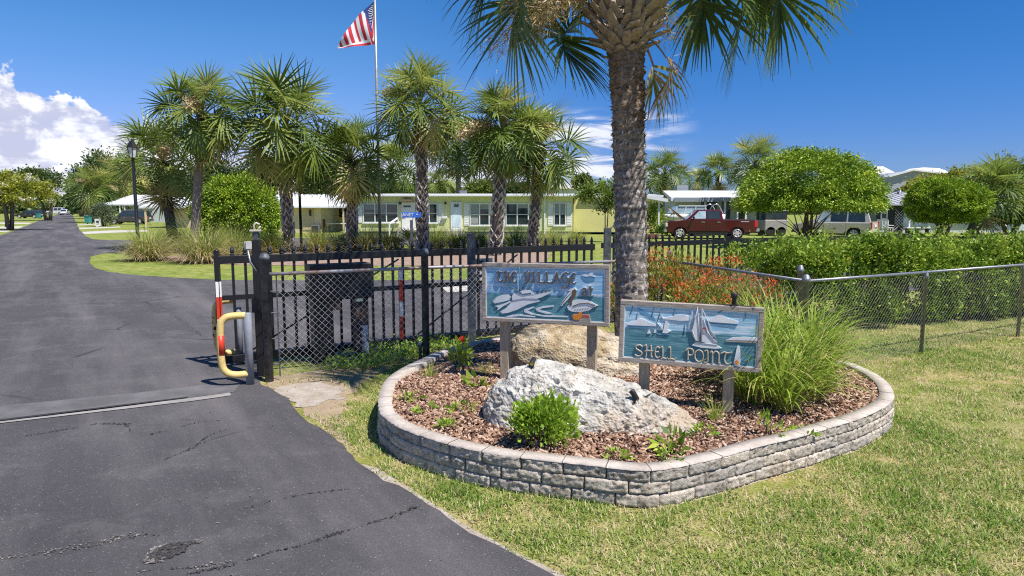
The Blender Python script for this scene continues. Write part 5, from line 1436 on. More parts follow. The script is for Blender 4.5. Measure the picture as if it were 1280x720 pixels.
npmesh('trunk', V, Fc, bark_material(), bp, smooth=True)
# ragged fibre ends up the trunk
n = 900; za = rng.uniform(1.1, 4.0, n); za = np.where(rng.random(n) < .6, rng.uniform(2.7, 4.0, n), za); aa = rng.uniform(0, 2 * PI, n)
cx = np.interp(za, [c.z for c in C_], [c.x for c in C_]); rr = .165
P = np.stack([cx + np.cos(aa) * rr, BY + np.sin(aa) * rr, za], 1); D = unit(np.stack([np.cos(aa), np.sin(aa), rng.uniform(-.6, .9, n)], 1) + rng.normal(0, .5, (n, 3)))
V, Fc = leaf_geo(P - D * .02, D, rng.uniform(.03, .09, n), rng.uniform(.006, .02, n), .1)
npmesh('trunk_fibre', V, Fc, leafmat('fibre', [(0, (.06, .045, .035)), (.6, (.24, .15, .085)), (1, (.40, .36, .32))], trans=0), bp, tint=np.repeat(rng.random(n), 4))
# big cut boots under the crown
top = at(782, 40, BY); mb = MB()
nbt = 120
for i in range(nbt):
    f = i / (nbt - 1); a = i * 2.39996; zz = top.z - .22 + f * .62; rad = .24 + .18 * math.sin(min(1, f * 1.25) * PI * .62)
    o = Vector((math.cos(a), math.sin(a), 0)); sv = Vector((-o.y, o.x, 0)); c = Vector((top.x, BY, zz))
    ln = rnd.uniform(.20, .33) * (.65 + .5 * f); wd = rnd.uniform(.034, .06); tilt = R(22 + 38 * f + rnd.uniform(-20, 20)); d = o * math.cos(tilt) + Vector((0, 0, math.sin(tilt))); nn = d.cross(sv)
    p0 = c + o * (rad - .13) - Vector((0, 0, .03)); p1 = p0 + d * ln; p1 = p1 + sv * rnd.gauss(0, .015)
    A = [p0 + sv * wd * 1.25 + nn * .018, p0 - sv * wd * 1.25 + nn * .018, p0 - sv * wd * 1.1 - nn * .016, p0 + sv * wd * 1.1 - nn * .016]
    e1, e2 = rnd.uniform(.3, .95), rnd.uniform(.3, .95)
    B = [p1 + sv * wd * e1 + nn * .008, p1 - sv * wd * e2 + nn * .008 - d * .03, p1 - sv * wd * e2 - nn * .008 - d * .045, p1 + sv * wd * e1 - nn * .008 - d * .015]
    mb.prism(A, B)
mb.build('cut_leaf_boots', M['boot'], bp, bevel=.006, seg=1)
hubB = Vector((top.x, BY, top.z + .42))
def bigfrond(px, py, dy, Rb, el0=None, tint=.35, twist=0.0, droop=1.0, nm='frond', lift=.35, n=58, td=1.0, bend=.75, span=2.35):
    """petiole ends at pixel (px,py), dy metres nearer or farther than the trunk"""
    tgt = at(px, py, BY + dy); v = tgt - hubB; az_ = math.atan2(v.y, v.x); Lh = math.hypot(v.x, v.y); Lp_ = v.length * 1.06
    el_ = math.atan2(v.z, Lh) + bend * .5
    V, Fc, T = frond(hubB, az_, el_, Lp_, Rb, n, 4, droop=droop, bend=bend, tint=tint, w=.037, span=span, twist=twist, tipdroop=td)
    return npmesh(nm, V, Fc, M['frond_big'], bp, tint=T)
bigfrond(668, -4, -.25, .98, tint=.22, droop=1.15, td=.7, twist=.25)
bigfrond(640, -38, .25, .95, tint=.3, droop=1.1, td=.8, twist=.1)
bigfrond(690, -30, .7, .9, tint=.25, droop=1.2, td=.9)
bigfrond(716, 35, .25, .82, tint=.2, droop=1.25, td=.8, twist=-.2)
bigfrond(735, -45, .9, .9, tint=.3, droop=1.1)
bigfrond(900, -12, -.15, 1.02, tint=.38, droop=1.15, td=.9, twist=-.3)
bigfrond(945, -20, .35, 1.0, tint=.42, droop=1.1, td=.9, twist=.15)
bigfrond(925, -40, .5, 1.0, tint=.35, droop=1.1, td=.9, twist=.3)
bigfrond(868, -30, .9, .95, tint=.3, droop=1.2, td=.9)
bigfrond(862, -10, .6, .92, tint=.3, droop=1.25, td=.9)
bigfrond(985, -70, -.2, .95, tint=.45, droop=1.0)
bigfrond(600, -95, .3, .95, tint=.35, droop=1.0)
bigfrond(700, -120, -.8, .9, tint=.35)
bigfrond(840, -130, -.9, .9, tint=.4)
for i, (a, b_) in enumerate(((650, -190), (900, -210), (780, -260), (740, -230), (850, -250), (970, -160), (590, -170))):
    bigfrond(a, b_, rnd.uniform(-.8, .8), .9, tint=.4, droop=.7, n=36)
V, Fc, T = frond(hubB + Vector((.12, -.1, -.42)), R(-25), R(-35), .42, .62, 26, 4, droop=.9, bend=.5, tint=1.0, w=.04, span=1.2, tipdroop=1.6); npmesh('dead_frond', V, Fc, M['frond_big'], bp, tint=T)
V, Fc, T = frond(hubB + Vector((.1, .1, -.35)), R(20), R(-45), .45, .6, 20, 4, droop=.9, bend=.5, tint=.9, w=.04, span=1.2, tipdroop=1.6); npmesh('dead_frond', V, Fc, M['frond_big'], bp, tint=T)
for az_, el_, Ln, nn_, dr in ((R(205), R(22), 1.2, 700, 1.7), (R(200), R(28), 1.35, 620, 1.5), (R(186), R(18), 1.15, 520, 1.6), (R(170), R(12), 1.55, 620, 1.2), (R(-10), R(5), .7, 200, 2.0)):
    V, Fc, T = stalk(hubB + Vector((0, 0, -.05)), az_, el_, Ln, nn_, .24, dr); npmesh('flower_stalk', V, Fc, M['seed'], bp, tint=T)

# --- palms along the bed in front of the houses: trunk px, depth, crown centre px, frond reach
palm('sabal_palm', 'tall palm with a bare leaning grey trunk, left of the big round bush', 243, 30, (253, 148), 1.95, .20, 'smooth', base_px=241, seeds=3, n=38)
palm('sabal_palm', 'shorter palm with a fat fibrous dark trunk behind the street lamp', 209, 33, (204, 205), 2.0, .24, 'smooth', base_px=217, n=30, mats=(M['bootdark'], M['bootdark']), dead=5)
palm('sabal_palm', 'tall full palm with a white criss-cross trunk beside the thin black pole', 360, 31, (358, 165), 2.35, .21, 'lattice', seeds=3, n=44)
palm('sabal_palm', 'short palm between the thin black pole and the flagpole', 438, 32, (438, 203), 2.0, .21, 'lattice', seeds=2, n=36, base_px=440)
palm('sabal_palm', 'tall palm with a dark rounded crown just right of the flagpole', 528, 31, (525, 138), 1.95, .22, 'lattice', seeds=2, n=40)
palm('sabal_palm', 'full palm with a white criss-cross trunk in front of the paired windows', 620, 29, (628, 170), 1.95, .23, 'lattice', seeds=4, n=44, base_px=619)
palm('sabal_palm', 'palm at the right end of the row, its crown touching the big palm frond', 664, 31, (674, 186), 1.9, .20, 'lattice', seeds=3, n=40, base_px=665)
palm('sabal_palm', 'dark palm with a slim brown trunk standing behind the yellow house', 573, 62, (572, 186), 3.2, .24, 'smooth', group='palms behind the houses', n=34, seeds=0, tint=.2)
palm('sabal_palm', 'low palm crown peeping out behind the flagpole above the yellow roof', 487, 60, (489, 215), 3.0, .24, 'smooth', group='palms behind the houses', n=30, seeds=0, tint=.25)
palm('sabal_palm', 'small palm behind the yellow roof between two nearer trunks', 546, 75, (548, 232), 1.9, .2, 'smooth', group='palms behind the houses', n=26, seeds=0, tint=.45)
palm('sabal_palm', 'palm behind the carport roof just right of the big trunk', 832, 66, (831, 220), 2.2, .24, 'smooth', group='palms behind the houses', n=34, seeds=2, tint=.35)
palm('sabal_palm', 'palm behind the white roof above the red pickup cab', 898, 70, (898, 218), 2.1, .24, 'smooth', group='palms behind the houses', n=34, seeds=2, tint=.25, dead=6)
palm('sabal_palm', 'pale small palm left of the dark one above the white roof', 873, 80, (871, 226), 1.5, .2, 'smooth', group='palms behind the houses', n=26, seeds=0, tint=.55, dead=4)
palm('sabal_palm', 'palm half hidden behind the domed tree', 952, 51, (944, 208), 1.95, .24, 'smooth', group='palms behind the houses', n=34, seeds=2, tint=.4)
palm('fan_palm', 'low fan palm with a brown trunk and dry fronds right of the ball-shaped tree', 1214, 46, (1236, 246), 2.5, .38, 'smooth', base_px=1212, group='palms behind the houses', n=32, seeds=3, tint=.3, dead=2, mats=(M['bootdark'], M['bootdark']), full=.75)
palm('sabal_palm', 'bushy palm with hanging dry tufts beside the road behind the grey SUV', 118, 96, (117, 238), 3.4, .3, 'smooth', group='palms along the street', n=34, seeds=4, tint=.5, dead=5)
palm('sabal_palm', 'small yellowish palm left of the street lamp', 158, 104, (158, 224), 3.6, .3, 'smooth', group='palms along the street', n=28, seeds=1, tint=.62, dead=2)

# ------------------------------------------------------------------ broadleaf trees and big shrubs
M['domeleaf'] = leafmat('dome_leaf', [(0, (.07, .14, .010)), (.4, (.18, .30, .018)), (.75, (.33, .44, .026)), (1, (.45, .51, .06))], trans=.14)
M['oakleaf'] = leafmat('dark_tree_leaf', [(0, (.035, .065, .018)), (.5, (.075, .125, .03)), (1, (.16, .20, .05))], trans=.2)
M['paleleaf'] = leafmat('pale_tree_leaf', [(0, (.07, .12, .02)), (.5, (.15, .22, .035)), (1, (.28, .33, .06))], trans=.3)
M['yellowleaf'] = leafmat('yellow_green_leaf', [(0, (.10, .14, .015)), (.5, (.27, .30, .03)), (1, (.46, .42, .06))], trans=.3)
M['trunk'] = pm('tree_bark', (.16, .125, .095), (.09, .07, .055), scale=6, rough=.95, bmp=.5, bscale=20, stretch=(3, 3, 1))

def tree(name, label, cat, base, lobes, nleaf, size, mat, trunks=1, tr=.14, asp=.5, clumps=90, shell=.55, fork=.5, group=None, flowers=None, droopy=0.0, tone=.3, spread=.16, zcut=None):
    """lobes: (dx, dy, z, rx, ry, rz) ellipsoids around the base"""
    base = Vector(base); r = thing(name, label, cat, base, group=group)
    mb = MB()
    for i in range(trunks):
        l = lobes[i % len(lobes)] if trunks <= len(lobes) else lobes[rnd.randrange(len(lobes))]
        a = 2 * PI * i / max(trunks, 1) + rnd.uniform(-.3, .3); b0 = base + Vector((math.cos(a), math.sin(a), 0)) * (tr * 1.1 if trunks > 1 else 0)
        lowz = min(q[2] - q[5] for q in lobes)
        fk = base + Vector((math.cos(a) * tr * (3.2 if trunks > 1 else .3), math.sin(a) * tr * (3.2 if trunks > 1 else .3), max(.3, lowz * (fork + .5))))
        tip = base + Vector((l[0], l[1], l[2] + l[5] * .3))
        mb.tube([b0 - Vector((0, 0, .1)), b0.lerp(fk, .5), fk, fk.lerp(tip, .5) + Vector((rnd.uniform(-.2, .2), rnd.uniform(-.2, .2), .1)), tip], [tr * 1.2, tr, tr * .85, tr * .5, tr * .15], 8)
        for l2 in rnd.sample(lobes, min(len(lobes), 4)):
            tip2 = base + Vector((l2[0] + rnd.uniform(-.5, .5) * l2[3], l2[1] + rnd.uniform(-.5, .5) * l2[4], l2[2] + rnd.uniform(-.3, .5) * l2[5]))
            mb.tube([fk, fk.lerp(tip2, .5) + Vector((rnd.uniform(-.15, .15), 0, rnd.uniform(-.1, .2))), tip2], [tr * .55, tr * .35, tr * .08], 6)
    mb.build('trunk', M['trunk'], r)
    lob = np.array(lobes); vol = lob[:, 3] * lob[:, 5]; li = rng.choice(len(lob), clumps, p=vol / vol.sum())
    d = rdir(clumps); d[:, 2] += .12; d = unit(d); rr = (shell + (1 - shell) * rng.random(clumps)) * (1 + .16 * (vnoise(np.arctan2(d[:, 1], d[:, 0]) * 2.2, d[:, 2] * 3, 1.3, len(lobes)) - .5) + .10 * (vnoise(np.arctan2(d[:, 1], d[:, 0]) * 2.2, d[:, 2] * 3, 3.7, 3) - .5))
    C = lob[li, :3] + d * rr[:, None] * lob[li, 3:]
    if zcut is not None: C[:, 2] = np.where(C[:, 2] < zcut, zcut + .35 * np.abs(C[:, 2] - zcut) * rng.random(clumps), C[:, 2])
    idx = rng.integers(0, clumps, nleaf); P = C[idx] + rng.normal(size=(nleaf, 3)) * lob[li[idx], 3:] * spread
    cen = lob[li[idx], :3]
    D = unit(unit(P - cen) + rng.normal(size=P.shape) * .6 + np.array([0, 0, -droopy]))
    S = size * rng.uniform(.55, 1.3, nleaf)
    P[:, 2] = np.maximum(P[:, 2], .04)
    V, Fc = leaf_geo(P + np.array(base), D, S, S * asp, .14)
    tn = np.clip(rng.normal(.45, .2, nleaf) + (rng.random(clumps)[idx] - .5) * tone * 1.6, 0, 1)
    npmesh('crown', V, Fc, mat, r, tint=np.repeat(tn, 4))
    if flowers:
        k, mat2 = flowers; fi = rng.integers(0, clumps, k); P = lob[li[fi], :3] + d[fi] * lob[li[fi], 3:] * 1.12 + np.array(base)
        P = np.repeat(P, 26, 0) + rng.normal(0, .10, (k * 26, 3)); V, Fc = leaf_geo(P, rdir(len(P)), .17, .13)
        npmesh('blossom', V, Fc, mat2, r, tint=np.repeat(rng.random(len(P)), 4))
    return r
def gb(px, Y): p = at(px, 300, Y); p.z = 0; return p
def zat(py, Y): return at(640, py, Y).z
# dense round bush left
b = gb(298, 42); w_ = 53 * 42 / F
tree('round_bush', 'big dense bright green rounded bush between two palm trunks', 'bush', b, [(0, 0, 1.75, w_ * .96, 1.9, 2.25), (-.5, -.1, 1.6, w_ * .75, 1.7, 2.1), (.6, -.1, 1.6, w_ * .72, 1.7, 2.2)], 60000, .155, M['domeleaf'], 3, .08, asp=.42, clumps=900, shell=.86, spread=.06, droopy=.35)
# domed tree
Yd = 34; b = gb(1008, Yd); k = Yd / F; zc = zat(238, Yd)
tree('domed_tree', 'clipped dome-shaped tree with several dark stems in front of the SUV', 'tree', b, [(0, 0, zat(260, Yd), 84 * k, 2.9, 68 * k), (.1, 0, zat(258, Yd), 80 * k, 2.7, 66 * k)], 90000, .145, M['domeleaf'], 7, .07, asp=.38, clumps=1500, shell=.86, spread=.05, droopy=.55, fork=.45, tone=.5, zcut=zat(257, Yd))
# ball tree
Yb = 42; b = gb(1178, Yb); k = Yb / F
tree('ball_tree', 'smoothly clipped ball-shaped tree on a cluster of short stems, right of the SUV', 'tree', b, [(-.35, 0, zat(254, Yb), 38 * k, 2.0, 29 * k), (.4, 0, zat(254, Yb), 39 * k, 2.0, 28 * k)], 60000, .125, M['domeleaf'], 5, .10, asp=.5, clumps=1200, shell=.86, spread=.05, fork=.2, tone=.4, zcut=zat(275, Yb))
# crape tree next to the big trunk
Yc = 40; b = gb(757, Yc); k = Yc / F
tree('young_tree', 'thin young tree with loose bright leaves beside the yellow wall left of the big trunk', 'tree', b, [(-.7, 0, zat(243, Yc), 25 * k, 1.0, 14 * k), (.3, 0, zat(238, Yc), 18 * k, .9, 15 * k), (-1.2, .1, zat(240, Yc), 12 * k, .6, 10 * k), (.1, 0, zat(258, Yc), 14 * k, .6, 9 * k)], 3600, .17, M['paleleaf'], 3, .035, clumps=80, shell=.3, spread=.2)
# street trees on the left
Yl = 62; b = gb(14, Yl); k = Yl / F
M['whiteflower'] = leafmat('white_blossom', [(0, (.55, .52, .40)), (1, (.78, .76, .68))], trans=.2)
tree('blossoming_tree', 'spreading tree with white blossom on the left side of the road', 'tree', b, [(-1.2, 0, zat(235, Yl), 28 * k, 2.2, 18 * k), (1.8, 0, zat(240, Yl), 26 * k, 2.2, 15 * k), (.2, 0, zat(226, Yl), 30 * k, 2.0, 10 * k), (-2.8, 0, zat(240, Yl), 18 * k, 1.6, 16 * k)], 15000, .24, M['yellowleaf'], 4, .13, clumps=240, shell=.6, flowers=(75, M['whiteflower']))
Yl = 110; b = gb(62, Yl); k = Yl / F
tree('leafy_tree', 'dense mid-green tree behind the blossoming tree beside the road', 'tree', b, [(0, 0, zat(230, Yl), 18 * k, 3, 16 * k), (-2.6, 0, zat(226, Yl), 22 * k, 3, 14 * k), (-1, 0, zat(243, Yl), 16 * k, 3, 9 * k)], 9000, .42, M['oakleaf'], 2, .25, clumps=160, group='trees along the street')
for i, (px, Y, py, rx, rz, lab, mat_) in enumerate(((128, 128, 225, 34, 32, 'tall dark green tree behind the palms on the right side of the road', 'oakleaf'), (104, 160, 238, 12, 22, 'far dark tree at the end of the right roadside', 'oakleaf'), (165, 125, 222, 26, 22, 'olive green tree behind the small yellowish palm', 'oakleaf'), (205, 118, 226, 30, 20, 'dark tree filling the gap behind the two left palms', 'oakleaf'), (275, 100, 222, 30, 18, 'dark tree behind the round bush', 'oakleaf'), (330, 100, 220, 26, 22, 'dark tree behind the tall full palm', 'oakleaf'))):
    k = Y / F; b = gb(px, Y)
    tree('leafy_tree', lab, 'tree', b, [(0, 0, zat(py, Y), rx * k, rx * k * .7, rz * k), (rx * k * .4, 0, zat(py + 8, Y), rx * k * .6, rx * k * .5, rz * k * .7), (-rx * k * .45, 0, zat(py + 10, Y), rx * k * .6, rx * k * .5, rz * k * .7)], 9000, .0045 * Y, M[mat_], 2, .2, clumps=170, group='trees along the street', shell=.4, spread=.2)
Y = 75; k = Y / F; b = gb(131, Y)
M['greyleaf'] = leafmat('grey_green_leaf', [(0, (.07, .10, .05)), (.5, (.13, .17, .09)), (1, (.22, .26, .15))], trans=.2)
tree('grey_bush', 'grey green bush beside the small white sign, in front of the grey SUV', 'bush', b, [(0, 0, zat(268, Y), 13 * k, 1, 13 * k), (-.5, 0, zat(262, Y), 9 * k, .8, 9 * k)], 5000, .16, M['greyleaf'], 3, .06, clumps=110)
# tree line behind the houses
tl = [(500, 95, 238, 26, 9, 'paleleaf', 'low bright trees above the left part of the yellow roof'), (556, 98, 238, 22, 9, 'oakleaf', 'dark trees above the yellow roof right of the flagpole'), (605, 100, 236, 22, 10, 'paleleaf', 'low trees above the roof between two palm trunks'), (648, 100, 238, 20, 8, 'oakleaf', 'low trees above the roof left of the far white roofs'), (728, 88, 226, 10, 6, 'oakleaf', 'small dark treetop behind the young tree'),
      (398, 80, 228, 26, 18, 'oakleaf', 'dark tree behind the cream carport house'), (958, 90, 232, 18, 10, 'paleleaf', 'green tree behind the domed tree'), (1160, 75, 232, 26, 14, 'yellowleaf', 'olive tree behind the ball-shaped tree'), (1200, 78, 226, 24, 16, 'yellowleaf', 'olive tree between the ball-shaped tree and the fan palm'), (1245, 70, 222, 26, 22, 'yellowleaf', 'tall yellowish tree behind the fan palm'), (1290, 66, 222, 30, 26, 'oakleaf', 'green tree at the right edge of the picture'), (1130, 85, 245, 16, 8, 'oakleaf', 'low tree in front of the grey gable'), (1262, 52, 262, 26, 16, 'oakleaf', 'dark shrubbery right of the fan palm')]
for px, Y, py, rx, rz, mt, lab in tl:
    k = Y / F; b = gb(px, Y)
    tree('leafy_tree', lab, 'tree', b, [(0, 0, zat(py, Y), rx * k, rx * k * .6, rz * k), (rx * k * .5, 0, zat(py + 5, Y), rx * k * .6, rx * k * .5, rz * k * .8), (-rx * k * .5, 0, zat(py + 5, Y), rx * k * .65, rx * k * .5, rz * k * .8)], 6500, .0042 * Y, M[mt], 2, .18, clumps=130, group='trees behind the houses', shell=.4, spread=.2)

# far woods closing the horizon
def treeline(name, px0, px1, Y, top_py, n, mat):
    xs = np.linspace(X_(px0, Y), X_(px1, Y), int((px1 - px0) / 5)); k = len(xs); C = np.stack([xs + rng.normal(0, 1, k), Y + rng.uniform(-6, 12, k), np.zeros(k)], 1)
    H = (zat(top_py, Y)) * rng.uniform(.6, 1.0, k) ; i = rng.integers(0, k, n); d = rdir(n); d[:, 2] = np.abs(d[:, 2])
    P = C[i] + d * np.stack([np.full(n, Y * .022), np.full(n, 3.0), H[i]], 1) * (rng.random(n) ** .3)[:, None]; P[:, 2] = np.maximum(P[:, 2], .1)
    V, Fc = leaf_geo(P, rdir(n), Y * .006, Y * .0036); tag(npmesh(name, V, Fc, mat, tint=np.repeat(rng.random(n), 4)), kind='stuff')
def X_(px, Y): return at(px, 260, Y).x
treeline('far_woods', -260, 560, 240, 240, 26000, M['oakleaf']); treeline('far_woods', 620, 1560, 210, 240, 26000, M['oakleaf'])

# ------------------------------------------------------------------ ornamental grasses in the bed
M['muhly'] = leafmat('ornamental_grass', [(0, (.10, .16, .025)), (.4, (.21, .28, .045)), (.65, (.36, .34, .10)), (.85, (.56, .46, .24)), (1, (.66, .52, .32))], trans=.25)
og = [(188, 325.5, 1.3, .9, .2, 1.0, 'leftmost in the bed, straw coloured at its foot'), (222, 315, 1.3, .8, .02, .55, 'green, behind the gap between the two big straw ones'), (257, 328, 1.4, 1.0, .2, .9, 'large, below the leaning palm'), (294, 319, 1.35, .95, .02, .7, 'left of the first gate pickets'), (312, 316, 1.2, .9, .05, .6, 'below the round bush'), (340, 316, 1.15, .9, .05, .6, 'right below the round bush'),
      (398, 315, 1.2, .9, .2, .8, 'between the tall full palm and the short palm'), (424, 312, 1.0, .8, .2, .75, 'left of the short palm trunk'), (458, 314, 1.2, .8, .0, .5, 'dark green, left of the flagpole'), (488, 313, 1.1, .8, .0, .5, 'dark green, right of the flagpole'), (545, 312, 1.2, .9, .0, .55, 'right of the tall dark palm trunk'), (572, 312, 1.1, .8, .1, .6, 'left of the square gate post'), (598, 312, 1.1, .8, .05, .6, 'right of the square gate post'), (645, 312, 1.2, .9, .15, .85, 'right of the criss-cross palm trunk'), (690, 310, 1.1, .9, .2, .85, 'straw tinted, at the right end of the bed'), (668, 314, .9, .8, .3, .9, 'small and pale between the two right palm trunks'), (720, 306, .9, .8, .2, .9, 'past the bed end by the yellow wall')]
for px, py, h_, sp_, t0, t1, where in og:
    p = gr(px, py); r = thing('ornamental_grass', 'mound of fine ornamental grass ' + where, 'grass', p, group='ornamental grass mounds in the bed')
    big = t0 > .12 and px < 300
    L_ = [blades(p, 800 if big else 480, h_ * 1.3, sp_ * (1.2 if big else .95), .017, 1.15, seg=6, tint=(t0 * .6, .55 + .3 * t1), brown=.03), blades(p, 620 if big else 220, h_ * 1.1, sp_ * 1.6, .019, 1.9 if big else 1.3, seg=6, tint=(t0 + .35, 1), brown=.6 if big else .2)]
    V, Fc, T = cat_geo(L_); npmesh('blade_tuft', V, Fc, M['muhly'], r, tint=T)
# palmetto with yellow leaves by the street sign
p = gr(513, 312); r = thing('palmetto', 'small spiky palmetto with two yellow leaves around the street sign post', 'palmetto', p)
L_ = []
for i in range(16):
    L_.append(frond(p + Vector((0, 0, .1)), i * 2.4, R(rnd.uniform(30, 80)), .55, .62, 16, 3, droop=.4, bend=.3, tint=.45, w=.035, span=1.5, tipdroop=.3))
V, Fc, T = cat_geo(L_); npmesh('leaf_fan', V, Fc, M['frond'], r, tint=T)
L_ = [frond(p + Vector((0, -.1, .1)), R(200), R(25), .6, .5, 14, 3, droop=.4, bend=.3, tint=.9, w=.05, span=1.2, tipdroop=.3), frond(p + Vector((0, -.1, .1)), R(-30), R(20), .6, .5, 14, 3, droop=.4, bend=.3, tint=.9, w=.05, span=1.2, tipdroop=.3)]
V, Fc, T = cat_geo(L_); npmesh('yellow_leaf', V, Fc, leafmat('yellow_palmetto', [(0, (.5, .36, .03)), (1, (.62, .45, .05))]), r, tint=T)
# ------------------------------------------------------------------ flagpole and flag
FY = 33
fbase = gr(475.5, 312); FY = fbase.y
fp = thing('flagpole', 'tall thin grey metal flagpole rising past the palms', 'flagpole', fbase)
topz = at(470, -30, FY).z
mb = MB(); mb.lathe([(.075, 0), (.07, topz * .5), (.045, topz)], c=fbase, n=12); mb.build('pole', pm('flagpole_metal', (.42, .43, .45), (.33, .34, .36), rough=.4, metal=.5), fp)
mb = MB(); mb.lathe([(.01, 0), (.09, .04), (.12, .12), (.09, .2), (.01, .24)], c=fbase + Vector((0, 0, topz)), n=14); mb.build('finial', M['chrome'], fp)
mb = MB(); mb.lathe([(.16, 0), (.16, .05), (.09, .1)], c=fbase, n=14); mb.build('base_collar', M['galv'], fp)
fl = thing('flag', 'American flag with red and white stripes and a starry blue corner, hanging from the flagpole', 'flag', at(469.5, 28, FY))
T0, B0, TIP = at(468.6, 1, FY), at(468.9, 54.5, FY), at(421, 60, FY)
H0 = T0.z - B0.z
Mr = pm('flag_red', (.60, .035, .06), (.52, .03, .05), rough=.8); Mw = pm('flag_white', (.80, .79, .80), (.74, .73, .75), rough=.8); Mb = pm('flag_blue', (.025, .05, .21), (.02, .04, .17), rough=.8)
# the flag hangs folded: the lower hoist edge, then the long folded diagonal whose stripes run down from the slanted edge
mb = MB(); NU, NV = 40, 52
def clothpt(s, d):
    """s 0..1 down the slanted top edge from hoist to tip, d 0..1 from that edge to the bottom fold"""
    a = T0.lerp(TIP, s); a.z += .20 * math.sin(PI * s) ; a.x -= .06 * math.sin(PI * s)
    s2 = min(1, s * 1.0 + .0); b = Vector((B0.x + (TIP.x - B0.x) * max(0, (s - .16) / .84) ** 1.15, B0.y, B0.z + (TIP.z - B0.z) * s ** 1.4 - .02))
    if s < .16: b = T0.lerp(B0, 1.0 - 0.0); b = Vector((B0.x, B0.y, B0.z + (T0.z - B0.z) * (.16 - s) / .16 * .62))
    p = a.lerp(b, d)
    bow = math.sin(PI * d) * .09 * (1 - s * .5)
    p.x -= bow * .4; p.y += .055 * math.sin(s * 14 + d * 2) * (.3 + s) + .03 * math.sin(d * 6 + s * 5)
    return p
cols = []
for i in range(NU + 1):
    for j in range(13): cols.append(tuple(clothpt(i / NU, j / 12)))
nst = 11
for i in range(NU):
    s = (i + .5) / NU
    for j in range(12):
        d = (j + .5) / 12
        if s < .27 and d < .98:
            mi = 2 if (s < .19 or d < .62 * (1 - (s - .19) / .08)) else (0 if s < .24 else 1)
            if s < .19 and d > .55 + s * .5: mi = [1, 0][int(d * 14) % 2]
        else:
            k = int((s - .27) / .73 * nst); mi = 1 if k % 2 == 0 else 0
            if d > .9: mi = 0
            elif d > .82: mi = 1
        a = i * 13 + j
        mb.f.append((a, a + 1, a + 14, a + 13)); mb.m.append(mi); mb.s.append(True)
mb.v = cols
mb.build('cloth', [Mr, Mw, Mb], fl)
mb = MB()
for r_ in range(9):
    for c_ in range(6 if r_ % 2 == 0 else 5):
        s = .02 + .155 * (r_ + .5) / 9; d = .06 + .44 * (c_ + (.5 if r_ % 2 == 0 else 1)) / 6
        p = clothpt(s, d) + Vector((0, -.016, 0)); k = .033
        pts = [p + Vector((math.sin(a * PI / 5) * (k if a % 2 == 0 else k * .42), 0, math.cos(a * PI / 5) * (k if a % 2 == 0 else k * .42))) for a in range(10)]
        mb.poly(pts)
mb.build('star', Mw, fl)

# ------------------------------------------------------------------ lamps, poles, signs
def lantern(px, base_py, Y, top_py, label, fat=1.0):
    b = at(px, base_py, Y); b.z = 0; t_ = at(px, top_py, Y).z
    r = thing('street_lamp', label, 'street lamp', b, group='black lantern street lamps')
    mb = MB(); mb.lathe([(.11, 0), (.11, .25), (.075, .3), (.065, t_ - 1.0), (.055, t_ - .85), (.09, t_ - .83), (.09, t_ - .8)], c=b, n=10); mb.build('pole', M['black'], r)
    mb = MB(); mb.lathe([(.12, t_ - .78), (.20, t_ - .38)], c=b, n=6, smooth=False); l = mb.build('lantern_glass', pm('frosted_glass', (.62, .64, .66), (.5, .52, .54), rough=.2), r)
    mb = MB()
    for i in range(6):
        a = i * PI / 3; o = Vector((math.cos(a), math.sin(a), 0)); mb.bar(b + o * .125 + Vector((0, 0, t_ - .79)), b + o * .207 + Vector((0, 0, t_ - .37)), .02, .02)
    mb.build('lantern_frame', M['black'], l)
    mb = MB(); mb.lathe([(.25, t_ - .385), (.24, t_ - .35), (.10, t_ - .12), (.05, t_ - .1), (.05, t_ - .05), (.01, t_)], c=b, n=6, smooth=False); mb.build('lantern_cap', M['black'], r)
lantern(172.5, 300, 29, 173, 'black lantern street lamp standing before the grass mounds on the left')
lantern(7, 277, 72, 232, 'small far black lantern street lamp by the blossoming tree')
b = gr(377, 313); r = thing('thin_pole', 'thin plain black pole in front of the tall full palm', 'pole', b)
mb = MB(); z_ = at(377, 134, b.y).z; mb.lathe([(.07, 0), (.06, z_ * .6), (.05, z_)], c=b, n=10); mb.build('shaft', M['black'], r)
mb = MB(); mb.lathe([(.13, 0), (.13, .12), (.08, .18)], c=b, n=10); mb.build('base', M['black'], r)
def text_mesh(body, size, mat, parent, loc, rot=(PI / 2, 0, 0), ext=.004, name='lettering', align='CENTER'):
    cu = bpy.data.curves.new('text', 'FONT'); cu.body = body; cu.size = size; cu.extrude = ext; cu.align_x = align; cu.align_y = 'CENTER'
    o = bpy.data.objects.new(name, cu); COL.objects.link(o)
    dg = bpy.context.evaluated_depsgraph_get(); me = bpy.data.meshes.new_from_object(o.evaluated_get(dg)); bpy.data.objects.remove(o)
    o2 = link(name, me, mat, parent); o2.location = Vector(loc) - wloc(parent); o2.rotation_euler = rot; me.materials.clear(); me.materials.append(mat); return o2
b = gr(515, 318); r = thing('street_sign', 'blue street name sign reading JANET on a dark post beside the palmetto', 'street sign', b)
pz = at(515, 275, b.y).z
mb = MB(); mb.bar(b, b + Vector((0, 0, pz)), .12, .12); mb.build('post', M['blackpost'], r, bevel=.01)
c = at(514.2, 268.7, b.y); w_ = 24.3 * b.y / F; h_ = 6.6 * b.y / F
mb = MB(); mb.box(c, (w_, .03, h_)); pl = mb.build('sign_plate', pm('sign_blue', (.03, .13, .55), (.035, .15, .6), rough=.5), r, bevel=.008)
text_mesh('JANET', h_ * .82, M['white'], pl, c + Vector((-w_ * .2, -.022, 0)))
mb = MB(); mb.box(c + Vector((w_ * .30, -.02, h_ * .12)), (.07, .01, .045)); mb.build('emblem', M['white'], pl)
